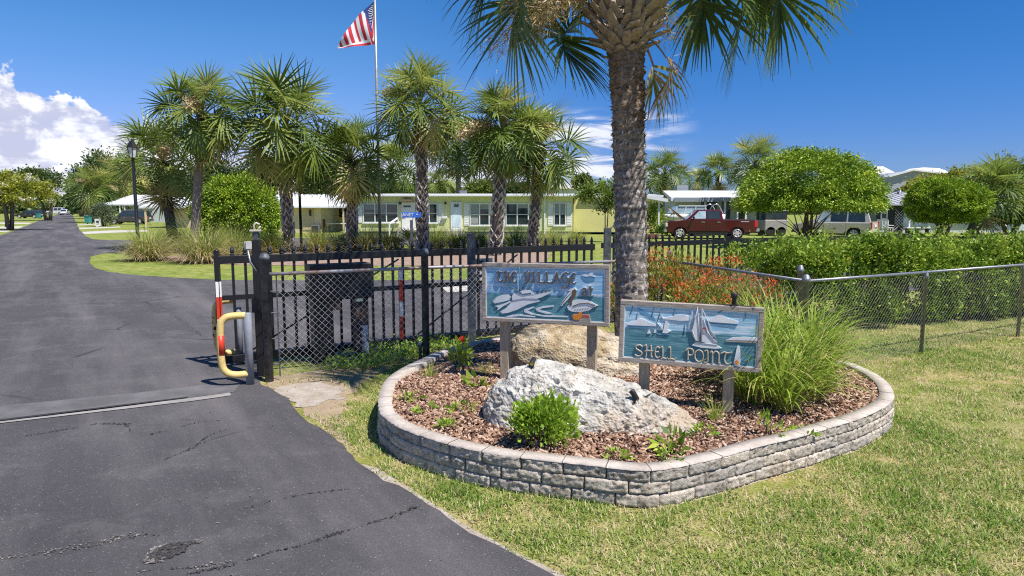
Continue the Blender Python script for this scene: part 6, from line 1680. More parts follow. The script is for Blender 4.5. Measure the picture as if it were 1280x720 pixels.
# speed limit plate on the gate
sp_ = G(sgate(603), .06, 0); r = thing('speed_sign', 'white 5 MPH speed plate on the gate, half hidden by the upper wooden sign', 'sign', sp_)
ya = math.atan2(gdir.y, gdir.x); c = sp_ + Vector((0, 0, .98))
mb = MB(); mb.box(c, (.42, .008, .52), rz=ya); pl = mb.build('plate', M['white'], r, bevel=.003)
text_mesh('5', .36, M['black'], pl, c + Vector((0, -.012, .09)), (PI / 2, 0, ya)); text_mesh('MPH', .15, M['black'], pl, c + Vector((0, -.012, -.15)), (PI / 2, 0, ya))

# ------------------------------------------------------------------ houses
def siding(name, c, axis='Z', pitch=.2):
    m, t, b = nt(name); p = t.nodes.new('ShaderNodeTexCoord').outputs['Object']
    wv = t.nodes.new('ShaderNodeTexWave'); wv.wave_profile = 'SAW'; wv.bands_direction = axis; wv.inputs['Scale'].default_value = 1 / pitch / 2 / PI * 2 * PI / 2; t.links.new(p, wv.inputs[0])
    f = tex(t, .9, 5, .6, p)
    cc = ramp(t, f, [(.35, c), (.65, tuple(x * .88 for x in c))])
    t.links.new(cc, b.inputs['Base Color']); b.inputs['Roughness'].default_value = .65; bump(t, b, wv.outputs[1], .35, .03); return m
M['yellowwall'] = siding('yellow_siding', (.68, .69, .36)); M['yellowwall2'] = siding('yellow_panel', (.66, .62, .26), 'X', .35)
M['creamwall'] = siding('cream_siding', (.72, .58, .38)); M['greywall'] = siding('grey_siding', (.50, .55, .58)); M['whitewall'] = siding('white_siding', (.62, .66, .68))
M['blind'] = pm('window_blind', (.34, .35, .35), (.26, .27, .28), rough=.5, scale=3, stretch=(1, 1, 14))
M['shade'] = pm('dark_interior', (.03, .03, .03), (.05, .045, .04), rough=.9)
M['woodrust'] = pm('reddish_furniture', (.25, .05, .04), (.2, .04, .03))

def box_part(name, c, s, mat, parent, bevel=0): mb = MB(); mb.box(c, s); return mb.build(name, mat, parent, bevel=bevel)
def window(parent, x0, x1, z0, z1, y, cols=1, shutters=(False, False), sh=M['white'], blinds=()):
    """window on a facade facing -Y at depth y"""
    fw = .07; mb = MB(); cx, cz = (x0 + x1) / 2, (z0 + z1) / 2
    mb.box((cx, y - .03, z1 - fw / 2), (x1 - x0, .08, fw)); mb.box((cx, y - .03, z0 + fw / 2), (x1 - x0, .08, fw))
    for i in range(cols + 1):
        x = x0 + fw / 2 + (x1 - x0 - fw) * i / cols; mb.box((x, y - .03, cz), (fw, .076, z1 - z0 - 2 * fw))
    mb.box((cx, y - .025, cz), (x1 - x0 - 2 * fw, .05, .05))
    f = mb.build('window', M['white'], parent)
    mb = MB(); mb.box((cx, y - .006, cz), (x1 - x0 - fw, .012, z1 - z0 - fw)); mb.build('pane', M['glass'], f)
    for i, k0 in blinds:
        cw = (x1 - x0 - fw) / cols; mb = MB(); zz = z1 - fw - (z1 - z0 - 2 * fw) * k0 / 2; mb.box((x0 + fw / 2 + cw * (i + .5), y - .0125, zz), (cw - .02, .004, (z1 - z0 - 2 * fw) * k0)); mb.build('blind', M['blind'], f)
    mb = MB(); mb.box((cx, y - .045, z0 - .03), (x1 - x0 + .1, .12, .05)); mb.build('sill', M['white'], f)
    for i, s_ in enumerate(shutters):
        if s_:
            mb = MB(); xx = x0 - .23 if i == 0 else x1 + .23; mb.box((xx, y - .02, cz), (.36, .04, z1 - z0))
            for k in range(9): mb.box((xx, y - .045, z0 + .1 + (z1 - z0 - .2) * k / 8), (.28, .012, .05))
            mb.build('shutter', sh, parent)
    return f
def X(px, Y): return at(px, 260, Y).x
def Z(py, Y): return zat(py, Y)
# --- yellow mobile home
HY = 50.0
h = thing('yellow_house', 'long pale yellow mobile home with white window frames and flat white roof', 'house', (X(580, HY), HY, 0))
ez = Z(246, HY)
x0, x1 = X(447, HY), X(716, HY)
mb = MB(); mb.box(((x0 + x1) / 2, HY + 2.5, ez / 2 + .15), (x1 - x0, 5.0, ez - .3)); mb.build('wall', M['yellowwall'], h)
mb = MB(); mb.box(((x0 + x1) / 2, HY + 2.5, .2), (x1 - x0 - .1, 4.9, .4)); mb.build('skirting', pm('skirting', (.3, .3, .2), (.2, .2, .14)), h)
mb = MB(); mb.prism([Vector((x0 - .3, HY - .45, ez - .02)), Vector((x1 + .5, HY - .45, ez - .02)), Vector((x1 + .5, HY - .45, ez + .22)), Vector((x0 - .3, HY - .45, ez + .22))],
                    [Vector((x0 - .3, HY + 5.4, ez - .02)), Vector((x1 + .5, HY + 5.4, ez - .02)), Vector((x1 + .5, HY + 5.4, ez + .30)), Vector((x0 - .3, HY + 5.4, ez + .30))])
rf = mb.build('roof', M['roofmetal'], h)
mb = MB(); mb.box((X(577, HY), HY + 2, ez + .35), (.5, .5, .3)); mb.build('roof_vent', M['galv'], rf)
mb = MB(); mb.bar((x0 - .3, HY - .5, ez + .1), (x1 + .5, HY - .5, ez + .1), .1, .12); mb.build('gutter', M['white'], rf)
zt, zb = Z(254.2, HY), Z(278.5, HY)
window(h, X(453.5, HY), X(498, HY), zb, zt, HY, 3, (True, False), blinds=((0, .3), (1, .45)))
window(h, X(526, HY), X(547, HY), Z(279, HY), zt, HY, 2, (False, True))
window(h, X(587, HY), X(612, HY), Z(282, HY), Z(254, HY), HY, 2, (True, True), blinds=((0, .95), (1, .25)))
window(h, X(632, HY), X(661, HY), Z(282, HY), Z(254, HY), HY, 2, (True, True), blinds=((1, .2),))
window(h, X(692, HY), X(707.5, HY), Z(282, HY), Z(253, HY), HY, 2, (True, True), blinds=((0, .55), (1, .5)))
d_ = box_part('door', (X(510.5, HY), HY - .02, (Z(289, HY) + Z(253, HY)) / 2), (.98, .07, Z(253, HY) - Z(289, HY)), M['white'], h)
mb = MB()
for i in range(4): mb.box((X(505.6 + i * 2.3, HY), HY - .06, Z(258, HY)), (.10, .02, .13))
mb.build('door_light', M['shade'], d_)
mb = MB(); mb.box((X(517, HY), HY - .09, Z(271, HY)), (.06, .06, .06)); mb.build('handle', M['chrome'], d_)
box_part('awning', (X(510, HY), HY - .25, Z(250.5, HY)), (.75, .5, .12), pm('brown_awning', (.2, .15, .1), (.15, .11, .08)), h)
d_ = box_part('door', (X(570.3, HY), HY - .03, (Z(287, HY) + Z(252.5, HY)) / 2), (.80, .09, Z(252.5, HY) - Z(287, HY)), M['white'], h)
mb = MB(); mb.box((X(570.3, HY), HY - .08, Z(269, HY)), (.58, .012, 1.75)); mb.build('pane', glassmat('pale_glass', (.38, .46, .52)), d_)
mb = MB(); mb.box((X(570.5, HY), HY - .088, Z(257, HY)), (.34, .012, .2)); mb.build('door_light', M['glass'], d_)
box_part('letter_box', (X(556, HY), HY - .1, Z(271.5, HY)), (.36, .18, .18), M['white'], h)
for px in (500.5, 557): box_part('porch_light', (X(px, HY), HY - .1, Z(254, HY)), (.14, .18, .16), M['black'], h)
mb = MB(); a = at(486.8, 279.5, HY - 1.2); b2 = at(497, 272.5, HY - .2); mb.bar(a, b2, .09, .09); mb.bar((a.x, a.y, 0), a, .09, .09); mb.build('hand_rail', M['white'], h)
mb = MB(); mb.box((X(510, HY), HY - .6, .22), (1.3, 1.2, .44)); mb.build('step', M['concrete'], h)
mb = MB(); mb.box((X(570, HY), HY - .6, .2), (1.2, 1.2, .4)); mb.build('step', M['concrete'], h)
mb = MB(); mb.bar((X(681, HY), HY - .08, .1), (X(681, HY), HY - .08, ez), .09, .09); mb.build('downpipe', M['white'], h)
# yellow annex to the right
AY = 52.0; ax0, ax1 = X(716, AY) + .06, X(818, AY)
mb = MB(); mb.box(((ax0 + ax1) / 2, AY + 2, ez / 2 + .1), (ax1 - ax0, 4, ez - .2)); mb.build('annex_wall', M['yellowwall2'], h)
mb = MB(); mb.prism([Vector((ax0 + .55, AY - .3, ez - .02)), Vector((ax1 + .6, AY - .3, ez - .02)), Vector((ax1 + .6, AY - .3, ez + .15)), Vector((ax0 + .55, AY - .3, ez + .15))], [Vector((ax0 + .55, AY + 4.3, ez)), Vector((ax1 + .6, AY + 4.3, ez)), Vector((ax1 + .6, AY + 4.3, ez + .3)), Vector((ax0 + .55, AY + 4.3, ez + .3))]); mb.build('annex_roof', M['roofmetal'], h)

# --- cream carport house left
CY = 56.0; c0, c1 = X(318, CY), X(430, CY)
h = thing('cream_house', 'cream coloured house with ribbed white metal roof and open carport, left of the yellow house', 'house', (X(375, CY), CY, 0))
ez2 = Z(258, CY); xm = X(401, CY)
mb = MB(); mb.box(((c0 + xm) / 2, CY + 3, ez2 / 2), (xm - c0, 6, ez2)); mb.build('wall', M['creamwall'], h)
mb = MB(); mb.box(((xm + c1) / 2, CY + 5.5, ez2 / 2), (c1 - xm, 1, ez2)); mb.build('carport_wall', M['creamwall'], h)
mb = MB(); zr = Z(243, CY + 4)
mb.prism([Vector((c0 - .4, CY - .6, ez2)), Vector((c0 - .4, CY + 5, zr)), Vector((c0 - .4, CY + 5, zr - .12)), Vector((c0 - .4, CY - .6, ez2 - .12))], [Vector((c1 + .2, CY - .6, ez2)), Vector((c1 + .2, CY + 5, zr)), Vector((c1 + .2, CY + 5, zr - .12)), Vector((c1 + .2, CY - .6, ez2 - .12))])
n_ = 16
for i in range(n_): x = c0 + (c1 - c0) * i / (n_ - 1); mb.bar((x, CY - .58, ez2 + .03), (x, CY + 4.98, zr + .03), .06, .05)
mb.build('roof', M['roofmetal'], h)
box_part('door', (X(385, CY), CY - .02, Z(272, CY)), (.9, .06, 2.0), pm('cream_door', (.6, .47, .3), (.55, .43, .27)), h)
box_part('wall_lamp', (X(388, CY), CY - .1, Z(266, CY)), (.12, .16, .5), M['shade'], h)
box_part('window', (X(411, CY), CY + 4.95, Z(266, CY + 5)), (.75 * 1.1, .06, .75), M['shade'], h)
mb = MB(); mb.bar((c1, CY - .3, 0), (c1, CY - .3, ez2 - .1), .12, .12); mb.build('post', M['creamwall'], h)
r = thing('air_conditioner', 'grey air conditioner box on the ground by the cream wall', 'air conditioner', (X(396, CY), CY - .5, 0))
mb = MB(); mb.box((X(396, CY), CY - .5, .34), (.62, .5, .6)); mb.build('casing', M['galv'], r, bevel=.02)
mb = MB(); mb.box((X(396, CY), CY - .755, .34), (.5, .012, .45)); mb.build('grille', M['shade'], r)
r = thing('patio_table', 'pale patio table in the open carport', 'table', (X(417, CY), CY + .8, 0))
mb = MB(); mb.box((X(417, CY), CY + .8, .72), (1.5, .8, .05)); mb.build('tabletop', M['white'], r)
for sx_ in (-.65, .65):
    for sy_ in (-.3, .3): mb = MB(); mb.bar((X(417, CY) + sx_, CY + .8 + sy_, 0), (X(417, CY) + sx_, CY + .8 + sy_, .695), .05, .05); mb.build('leg', M['white'], r)
r = thing('garden_chair', 'dark red garden chair at the end of the carport table', 'chair', (X(405, CY), CY + .7, 0))
mb = MB(); mb.box((X(405, CY), CY + .7, .45), (.5, .5, .06)); mb.build('seat', M['woodrust'], r)
mb = MB(); mb.box((X(405, CY) - .22, CY + .7, .77), (.06, .5, .58)); mb.build('backrest', M['woodrust'], r)
for sx_ in (-.2, .2):
    for sy_ in (-.2, .2): mb = MB(); mb.bar((X(405, CY) + sx_, CY + .7 + sy_, 0), (X(405, CY) + sx_, CY + .7 + sy_, .42), .04, .04); mb.build('leg', M['woodrust'], r)

# --- white house with porch right of the trunk
PY = 55.0; p0, p1 = X(842, PY), X(985, PY)
h = thing('porch_house', 'grey white house with a long low white roof and porch posts behind the red pickup', 'house', (X(900, PY), PY, 0))
ez3 = Z(251.5, PY); zr = Z(240.5, PY + 3)
mb = MB(); mb.box(((p0 + X(875, PY)) / 2, PY + 1.5, ez3 / 2), (X(875, PY) - p0, 3.5, ez3)); mb.build('wall', M['greywall'], h)
mb = MB(); mb.box(((X(875, PY) + p1) / 2, PY + 3.0, ez3 / 2), (p1 - X(875, PY), .4, ez3)); mb.build('porch_wall', M['greywall'], h)
mb = MB()
for a, b_ in ((876, 881), (883, 896), (902, 906), (908, 913), (922, 933)): mb.box(((X(a, PY + 2.8) + X(b_, PY + 2.8)) / 2, PY + 2.79, 1.35), (X(b_, PY) - X(a, PY), .02, 2.3))
mb.build('dark_opening', M['glass'], h)
mb = MB(); mb.prism([Vector((p0 - .5, PY - 1.2, ez3)), Vector((p1, PY - 1.2, ez3)), Vector((p1, PY - 1.2, ez3 + .28)), Vector((p0 - .5, PY - 1.2, ez3 + .28))], [Vector((p0 + .2, PY + 5, zr)), Vector((p1, PY + 5, zr)), Vector((p1, PY + 5, zr + .2)), Vector((p0 + .2, PY + 5, zr + .2))])
rf = mb.build('roof', M['roofmetal'], h)
mb = MB(); mb.box(((p0 + p1) / 2, PY - 1.26, ez3 + .10), (p1 - p0 + .5, .06, .34)); mb.build('fascia', pm('grey_fascia', (.27, .29, .33), (.23, .25, .28)), rf)
mb = MB(); mb.box((X(858, PY + 5), PY + 7, zr + .35), (1.0, 1, .7)); mb.build('roof_box', pm('grey_box', (.4, .42, .45), (.34, .36, .4)), rf)
for px in (881.5, 906, 922, 932.5):
    mb = MB(); mb.bar((X(px, PY - 1), PY - 1, 0), (X(px, PY - 1), PY - 1, ez3), .12, .12); mb.build('post', M['white'], h)
mb = MB(); mb.box((X(839, PY - .3), PY - .32, Z(271, PY)), (.24, .04, .5)); mb.build('house_number', M['shade'], h)
# carport wing with a slim post beside the trunk
KY = 47.0
h = thing('carport', 'white carport canopy on a slim post between the trunk and the pickup', 'carport', (X(824, KY), KY, 0))
za = Z(241.5, KY); zb_ = Z(250.5, KY)
mb = MB(); mb.prism([Vector((X(795, KY), KY - .5, za)), Vector((X(833, KY), KY - .5, zb_ + .1)), Vector((X(833, KY), KY - .5, zb_ - .12)), Vector((X(795, KY), KY - .5, za - .25))], [Vector((X(795, KY), KY + 4, za)), Vector((X(833, KY), KY + 4, zb_ + .1)), Vector((X(833, KY), KY + 4, zb_ - .12)), Vector((X(795, KY), KY + 4, za - .25))]); mb.build('roof', M['roofmetal'], h)
mb = MB(); mb.bar((X(823, KY), KY - .2, 0), (X(823, KY), KY - .2, zb_), .1, .1); mb.bar((X(795, KY), KY - .2, 0), (X(795, KY), KY - .2, za - .25), .1, .1); mb.build('post', M['white'], h)
shrub('dark_shrub', 'dark leafy shrub under the carport beside the slim post', 'shrub', (X(816, 48.5), 48.5, 0), .9, .6, 2.2, 1800, .16, M['hedgeleaf'], 8, clump=50)
shrub('yellow_shrub', 'yellowish shrub by the pickup bumper', 'shrub', (X(828, 46), 46, 0), .4, .4, .9, 700, .12, M['shrubleaf'], 6, clump=30)
r = thing('wooden_planter', 'low reddish wooden planter box on the grass left of the pickup', 'planter box', gr(812, 299)); p = gr(812, 299)
mb = MB(); mb.box(p + Vector((0, 0, .2)), (1.1, .4, .28)); mb.build('box', pm('red_brown_wood', (.2, .08, .05), (.15, .06, .04)), r, bevel=.02)
mb = MB(); mb.box(p + Vector((0, 0, .03)), (1.0, .35, .05)); mb.build('base', M['shade'], r)

# --- white house right of the domed tree
WY = 56.0; w0, w1 = X(1095, WY), X(1290, WY)
h = thing('white_house', 'white house with grey metal roof and lattice door left of the ball-shaped tree', 'house', (X(1150, WY), WY, 0))
ez4 = Z(255, WY); zr = Z(240, WY + 4)
mb = MB(); mb.box(((w0 + w1) / 2, WY + 3, ez4 / 2), (w1 - w0, 6, ez4)); mb.build('wall', M['whitewall'], h)
mb = MB(); mb.prism([Vector((w0 - .2, WY - .7, ez4)), Vector((w0 - .2, WY + 5, zr)), Vector((w0 - .2, WY + 5, zr - .12)), Vector((w0 - .2, WY - .7, ez4 - .12))], [Vector((w1, WY - .7, ez4)), Vector((w1, WY + 5, zr)), Vector((w1, WY + 5, zr - .12)), Vector((w1, WY - .7, ez4 - .12))])
for i in range(24): x = w0 + (w1 - w0) * i / 23; mb.bar((x, WY - .68, ez4 + .03), (x, WY + 4.98, zr + .03), .05, .05)
rf = mb.build('roof', pm('grey_metal_roof', (.42, .42, .46), (.34, .34, .38), rough=.45), h)
mb = MB(); mb.lathe([(.2, 0), (.2, .3), (.26, .32), (.1, .45)], c=(X(1123, WY + 4), WY + 4, zr - .3), n=10); mb.build('roof_vent', M['chrome'], rf)
window(h, X(1101.5, WY), X(1109.5, WY), Z(274, WY), Z(258.5, WY), WY, 1, (True, True), M['black'])
d_ = box_part('door', (X(1124, WY), WY - .03, 1.15), (.75, .08, 2.1), M['shade'], h)
mb = MB()
for i in range(-3, 8):
    a0 = Vector((X(1124, WY) - .36, WY - .085, .2 + i * .25)); 
    for sg in (1, -1):
        z0_ = a0.z if sg > 0 else a0.z + .72; z1_ = z0_ + sg * .72
        if min(z0_, z1_) > .1 and max(z0_, z1_) < 2.15: mb.bar((a0.x, a0.y - .01 * sg, z0_), (a0.x + .72, a0.y - .01 * sg, z1_), .03, .02)
mb.build('lattice', M['white'], d_)
box_part('dark_opening', (X(1116, WY), WY - .02, 1.2), (.55, .05, 2.3), M['shade'], h)
mb = MB(); mb.bar((X(1133.5, WY), WY - .5, 0), (X(1133.5, WY), WY - .5, ez4 - .1), .1, .1); mb.bar((X(1253, WY), WY - .5, 0), (X(1253, WY), WY - .5, ez4 - .1), .14, .14); mb.build('post', M['white'], h)
def garden_chair(px, Y, label, mat):
    r = thing('garden_chair', label, 'chair', (X(px, Y), Y, 0), group='white garden chairs by the white house'); x = X(px, Y)
    mb = MB(); mb.box((x, Y, .42), (.5, .5, .05)); mb.build('seat', mat, r)
    mb = MB(); mb.box((x - .22, Y, .72), (.05, .5, .55)); mb.build('backrest', mat, r)
    for sx_ in (-.2, .2):
        for sy_ in (-.2, .2): mb = MB(); mb.bar((x + sx_, Y + sy_, 0), (x + sx_, Y + sy_, .395), .05, .05); mb.build('leg', mat, r)
    mb = MB(); mb.box((x, Y - .25, .62), (.46, .05, .05)); mb.box((x, Y + .25, .62), (.46, .05, .05)); mb.build('armrest', mat, r)
garden_chair(1106, WY - .8, 'white plastic garden chair left of the dark opening', M['white']); garden_chair(1113, WY - 1.0, 'white plastic garden chair right in front of the dark opening', M['white'])
r = thing('garden_bench', 'low dark garden bench with white seat edge beside the lattice door', 'bench', (X(1142, WY), WY - .7, 0)); x = X(1142, WY)
mb = MB(); mb.box((x, WY - .7, .42), (1.9, .45, .08)); mb.build('seat', M['white'], r)
for sx_ in (-.8, 0, .8): mb = MB(); mb.box((x + sx_, WY - .7, .19), (.1, .4, .38)); mb.build('leg', M['shade'], r)

# --- far tall buildings
FYb = 150
h = thing('far_building', 'far white apartment block with pale stepped roof above the domed tree', 'building', (X(1100, FYb), FYb, 0)); z1, z2 = Z(221, FYb), Z(212.5, FYb)
fa, fbx = X(1076, FYb), X(1119, FYb)
mb = MB(); mb.box(((fa + fbx) / 2, FYb + 5, z1 / 2), (fbx - fa, 10, z1)); mb.build('wall', pm('far_white', (.6, .62, .64), (.55, .57, .6)), h)
M['cappale'] = pm('pale_roof', (.74, .68, .64), (.68, .62, .58), rough=.7)
mb = MB(); m_ = (fa + fbx) / 2
for cx_, hw, zt_ in ((m_ - 1.7, 2.6, z2 + .2), (m_ + 1.4, 3.2, z2 + 1.0)):
    mb.prism([Vector((cx_ - hw, FYb - .8, z1)), Vector((cx_ + hw, FYb - .8, z1)), Vector((cx_ + hw * .4, FYb + 4, zt_)), Vector((cx_ - hw * .4, FYb + 4, zt_))], [Vector((cx_ - hw, FYb + 10.6, z1)), Vector((cx_ + hw, FYb + 10.6, z1)), Vector((cx_ + hw * .4, FYb + 6, zt_)), Vector((cx_ - hw * .4, FYb + 6, zt_))])
mb.build('roof', M['cappale'], h)
for px in (1099, 1106.5): window(h, X(px - 1.6, FYb), X(px + 1.6, FYb), Z(229, FYb), Z(223, FYb), FYb, 1)
h = thing('gable_building', 'far grey building with a wide low gable above the grey metal roof', 'building', (X(1145, 130), 130, 0)); YG = 130
g0, g1 = X(1110, YG), X(1192, YG); zp, zs = Z(213.5, YG), Z(221, YG); gm = X(1135, YG)
mb = MB(); mb.prism([Vector((g0, YG, 0)), Vector((g1, YG, 0)), Vector((g1, YG, zp - 1)), Vector((gm + 3, YG, zp)), Vector((gm, YG, zp)), Vector((g0, YG, zs))], [Vector((g0, YG + 14, 0)), Vector((g1, YG + 14, 0)), Vector((g1, YG + 14, zp - 1)), Vector((gm + 3, YG + 14, zp)), Vector((gm, YG + 14, zp)), Vector((g0, YG + 14, zs))]); mb.build('wall', pm('far_grey', (.34, .35, .40), (.3, .31, .36)), h)
mb = MB(); mb.bar((g0 - .4, YG - .3, zs + .05), (gm + .2, YG - .3, zp + .15), .7, .3); mb.bar((gm + .2, YG - .3, zp + .15), (g1, YG - .3, zp - .8), .7, .3); mb.build('roof_edge', M['roofmetal'], h)
h = thing('far_building', 'far building of which only a pale flat dome roof shows right of the grey gable', 'building', (X(1167, 160), 160, 0))
mb = MB(); mb.box((X(1167, 160), 165, Z(216, 160) / 2), (8, 8, Z(216, 160))); mb.build('wall', pm('far_white_wall', (.55, .56, .58), (.5, .51, .54)), h)
mb = MB(); mb.lathe([(5.4, 0), (4.6, .6), (3.2, 1.2), (.1, 1.5)], c=(X(1167, 160), 165, Z(216, 160)), n=8, smooth=False); mb.build('roof', M['cappale'], h)
h = thing('far_building', 'far row of white stepped roofs above the right end of the yellow house', 'building', (X(700, 140), 140, 0)); zf = Z(236, 140)
mb = MB(); mb.box((X(700, 140), 145, zf / 2), (X(724, 140) - X(676, 140), 10, zf)); mb.build('wall', pm('far_white_row', (.6, .61, .63), (.5, .51, .54)), h)
mb = MB()
for px in (683, 693, 704, 716): mb.prism([Vector((X(px - 7, 140), 139, zf)), Vector((X(px + 7, 140), 139, zf)), Vector((X(px, 140), 139, zf + 1.0))], [Vector((X(px - 7, 140), 150, zf)), Vector((X(px + 7, 140), 150, zf)), Vector((X(px, 140), 150, zf + 1.0))])
mb.build('roof', M['cappale'], h)

# --- houses by the street, left
SY = 96.0
h = thing('street_house', 'small grey house with white metal porch roof behind the dark SUV', 'house', (X(160, SY), SY, 0))
a0, a1 = X(152, SY), X(186, SY); e5 = Z(254, SY)
mb = MB(); mb.box(((a0 + a1) / 2 + 1, SY + 4, e5 / 2), (a1 - a0 + 1, 5, e5)); mb.build('wall', M['greywall'], h)
mb = MB(); zr = Z(243.5, SY + 4); mb.prism([Vector((X(141, SY), SY - 2, e5 - .1)), Vector((X(143, SY), SY + 5, zr)), Vector((X(143, SY), SY + 5, zr - .12)), Vector((X(141, SY), SY - 2, e5 - .3))], [Vector((X(184, SY), SY - 2, e5 - .1)), Vector((X(196, SY), SY + 5, zr)), Vector((X(196, SY), SY + 5, zr - .12)), Vector((X(184, SY), SY - 2, e5 - .3))])
for i in range(10):
    f = i / 9; mb.bar(Vector((X(141, SY), SY - 2, e5 - .06)).lerp(Vector((X(184, SY), SY - 2, e5 - .06)), f), Vector((X(143, SY), SY + 5, zr + .04)).lerp(Vector((X(196, SY), SY + 5, zr + .04)), f), .06, .05)
mb.build('roof', M['roofmetal'], h)
for px in (159, 165): mb = MB(); mb.bar((X(px, SY), SY - 1.8, 0), (X(px, SY), SY - 1.8, e5 - .2), .13, .13); mb.build('post', M['white'], h)
window(h, X(166, SY), X(172, SY), 1.0, 2.0, SY + 1.5, 1)
SY2 = 70.0
h = thing('street_house', 'cream walled house with white ribbed porch roof behind the fat palm trunk', 'house', (X(205, SY2), SY2, 0)); e6 = Z(258, SY2)
mb = MB(); mb.box((X(218, SY2), SY2 + 3, e6 / 2), (X(236, SY2) - X(201, SY2), 4, e6)); mb.build('wall', M['creamwall'], h)
mb = MB(); zr = Z(247, SY2 + 4); A_ = [Vector((X(183.5, SY2), SY2 - 1.5, e6)), Vector((X(195, SY2), SY2 + 4, zr)), Vector((X(195, SY2), SY2 + 4, zr - .12)), Vector((X(183.5, SY2), SY2 - 1.5, e6 - .2))]; B_ = [q_ + Vector((X(236, SY2) - X(183.5, SY2), 0, 0)) for q_ in A_]; mb.prism(A_, B_)
for i in range(9): f = i / 8; mb.bar(A_[0].lerp(B_[0], f) + Vector((0, 0, .04)), A_[1].lerp(B_[1], f) + Vector((0, 0, .04)), .06, .05)
mb.build('roof', M['roofmetal'], h)
mb = MB(); mb.bar((X(190, SY2), SY2 - 1.3, 0), (X(190, SY2), SY2 - 1.3, e6 - .1), .16, .16); mb.build('post', M['creamwall'], h)

# small roadside things
p = gr(122.5, 283.3); r = thing('yard_sign', 'small white yard sign by the grey green bush', 'sign', p); s_ = p.y / F
mb = MB(); mb.box(p + Vector((0, 0, 5.2 * s_)), (7.0 * s_, .04, 9.0 * s_)); pl = mb.build('panel', M['white'], r)
mb = MB(); mb.box(p + Vector((0, -.03, 6.2 * s_)), (3.6 * s_, .015, 2.2 * s_)); mb.box(p + Vector((0, -.03, 3.4 * s_)), (2.2 * s_, .015, .7 * s_)); mb.build('mark', M['shade'], pl)
mb = MB(); mb.bar(p, p + Vector((0, 0, 1.0 * s_)), .5, .06); mb.build('foot', M['white'], r)
def bin_(px, py, lab, mat):
    p = gr(px, py); r = thing('wheeled_bin', lab, 'bin', p, group='wheeled bins by the road')
    mb = MB(); mb.prism([p + Vector((x, y, .1)) for x, y in ((-.25, -.25), (.25, -.25), (.25, .3), (-.25, .3))], [p + Vector((x, y, .95)) for x, y in ((-.32, -.32), (.32, -.32), (.32, .38), (-.32, .38))]); mb.build('body', mat, r, bevel=.02)
    mb = MB(); mb.box(p + Vector((0, .02, .99)), (.7, .78, .07)); mb.build('lid', mat, r, bevel=.02)
    for sx_ in (-.28, .28): mb = MB(); mb.lathe([(.1, -.04), (.1, .04)], c=p + Vector((sx_, .3, .1)), n=10, M=Matrix.Rotation(PI / 2, 3, 'Y')); mb.build('wheel', M['rubber'], r)
M['teal'] = pm('teal_plastic', (.05, .28, .26), (.04, .22, .2), rough=.5)
bin_(48.5, 273, 'teal wheeled bin beside the dark cars on the left kerb', M['teal']); bin_(63, 270.6, 'far teal wheeled bin near the end of the left kerb', M['teal']); bin_(110.5, 280, 'teal wheeled bin in front of the white car on the right kerb', M['teal'])
# ------------------------------------------------------------------ vehicles
def carpaint(name, c, c2=None):
    m, t, b = nt(name); f = tex(t, 2.5); t.links.new(ramp(t, f, [(.4, c), (.6, c2 or tuple(x * .92 for x in c))]), b.inputs['Base Color'])
    b.inputs['Roughness'].default_value = .28; b.inputs['Metallic'].default_value = .25; b.inputs['Coat Weight'].default_value = .6; b.inputs['Coat Roughness'].default_value = .08; return m
M['tint'] = glassmat('vehicle_glass', (.02, .028, .032), .04); M['paleglass'] = glassmat('pale_vehicle_glass', (.25, .33, .38), .05)
M['taillight'] = pm('tail_light', (.55, .03, .03), (.45, .02, .02), rough=.2); M['headlight'] = pm('head_light', (.7, .68, .62), (.6, .58, .52), rough=.15)
M['rimsilver'] = pm('rim_silver', (.62, .60, .57), (.5, .48, .46), rough=.35, metal=.25)
M['darkplastic'] = pm('dark_trim', (.025, .025, .026), (.035, .035, .036), rough=.6)

def arch_outline(low, wheels, r, zlow, steps=10):
    """lower edge from front to rear with wheel arches"""
    x0, x1 = low; out = [(x0, zlow)]
    for wx in wheels:
        for i in range(steps + 1):
            a = PI - PI * i / steps; z = .36 + r * math.sin(a)
            if z >= zlow - .001: out.append((wx + r * math.cos(a), max(z, zlow)))
    out.append((x1, zlow)); return out
def prismY(mb, pts, y0, y1, mi=0): mb.prism([Vector((x, y0, z)) for x, z in pts], [Vector((x, y1, z)) for x, z in pts], mi)
def wheel(root, x, y, rad, wd, sgn, spokes=6):
    Mx = Matrix.Rotation(PI / 2, 3, 'X')
    mb = MB(); mb.lathe([(rad * .62, -wd / 2), (rad * .93, -wd / 2), (rad, -wd * .35), (rad, wd * .35), (rad * .93, wd / 2), (rad * .62, wd / 2)], c=(x, y, rad), n=28, M=Mx)
    w_ = mb.build('wheel', M['rubber'], root, world=False)
    mb = MB(); yo = y + sgn * wd * .46
    mb.lathe([(rad * .64, -.012), (rad * .64, .03), (rad * .56, .03), (rad * .55, -.012)], c=(x, yo, rad), n=28, M=Mx)
    mb.lathe([(rad * .16, -.03), (rad * .13, .03)], c=(x, yo, rad), n=12, M=Mx)
    for i in range(spokes):
        a = 2 * PI * i / spokes; d = Vector((math.cos(a), 0, math.sin(a))); mb.bar(Vector((x, yo, rad)) + d * rad * .12, Vector((x, yo, rad)) + d * rad * .6, .035, rad * .2)
    mb.build('rim', M['rimsilver'], w_, world=False)
    mb = MB(); mb.lathe([(rad * .5, -.01), (rad * .5, .01)], c=(x, yo - sgn * .05, rad), n=20, M=Mx); mb.build('brake_disc', M['shade'], w_, world=False)
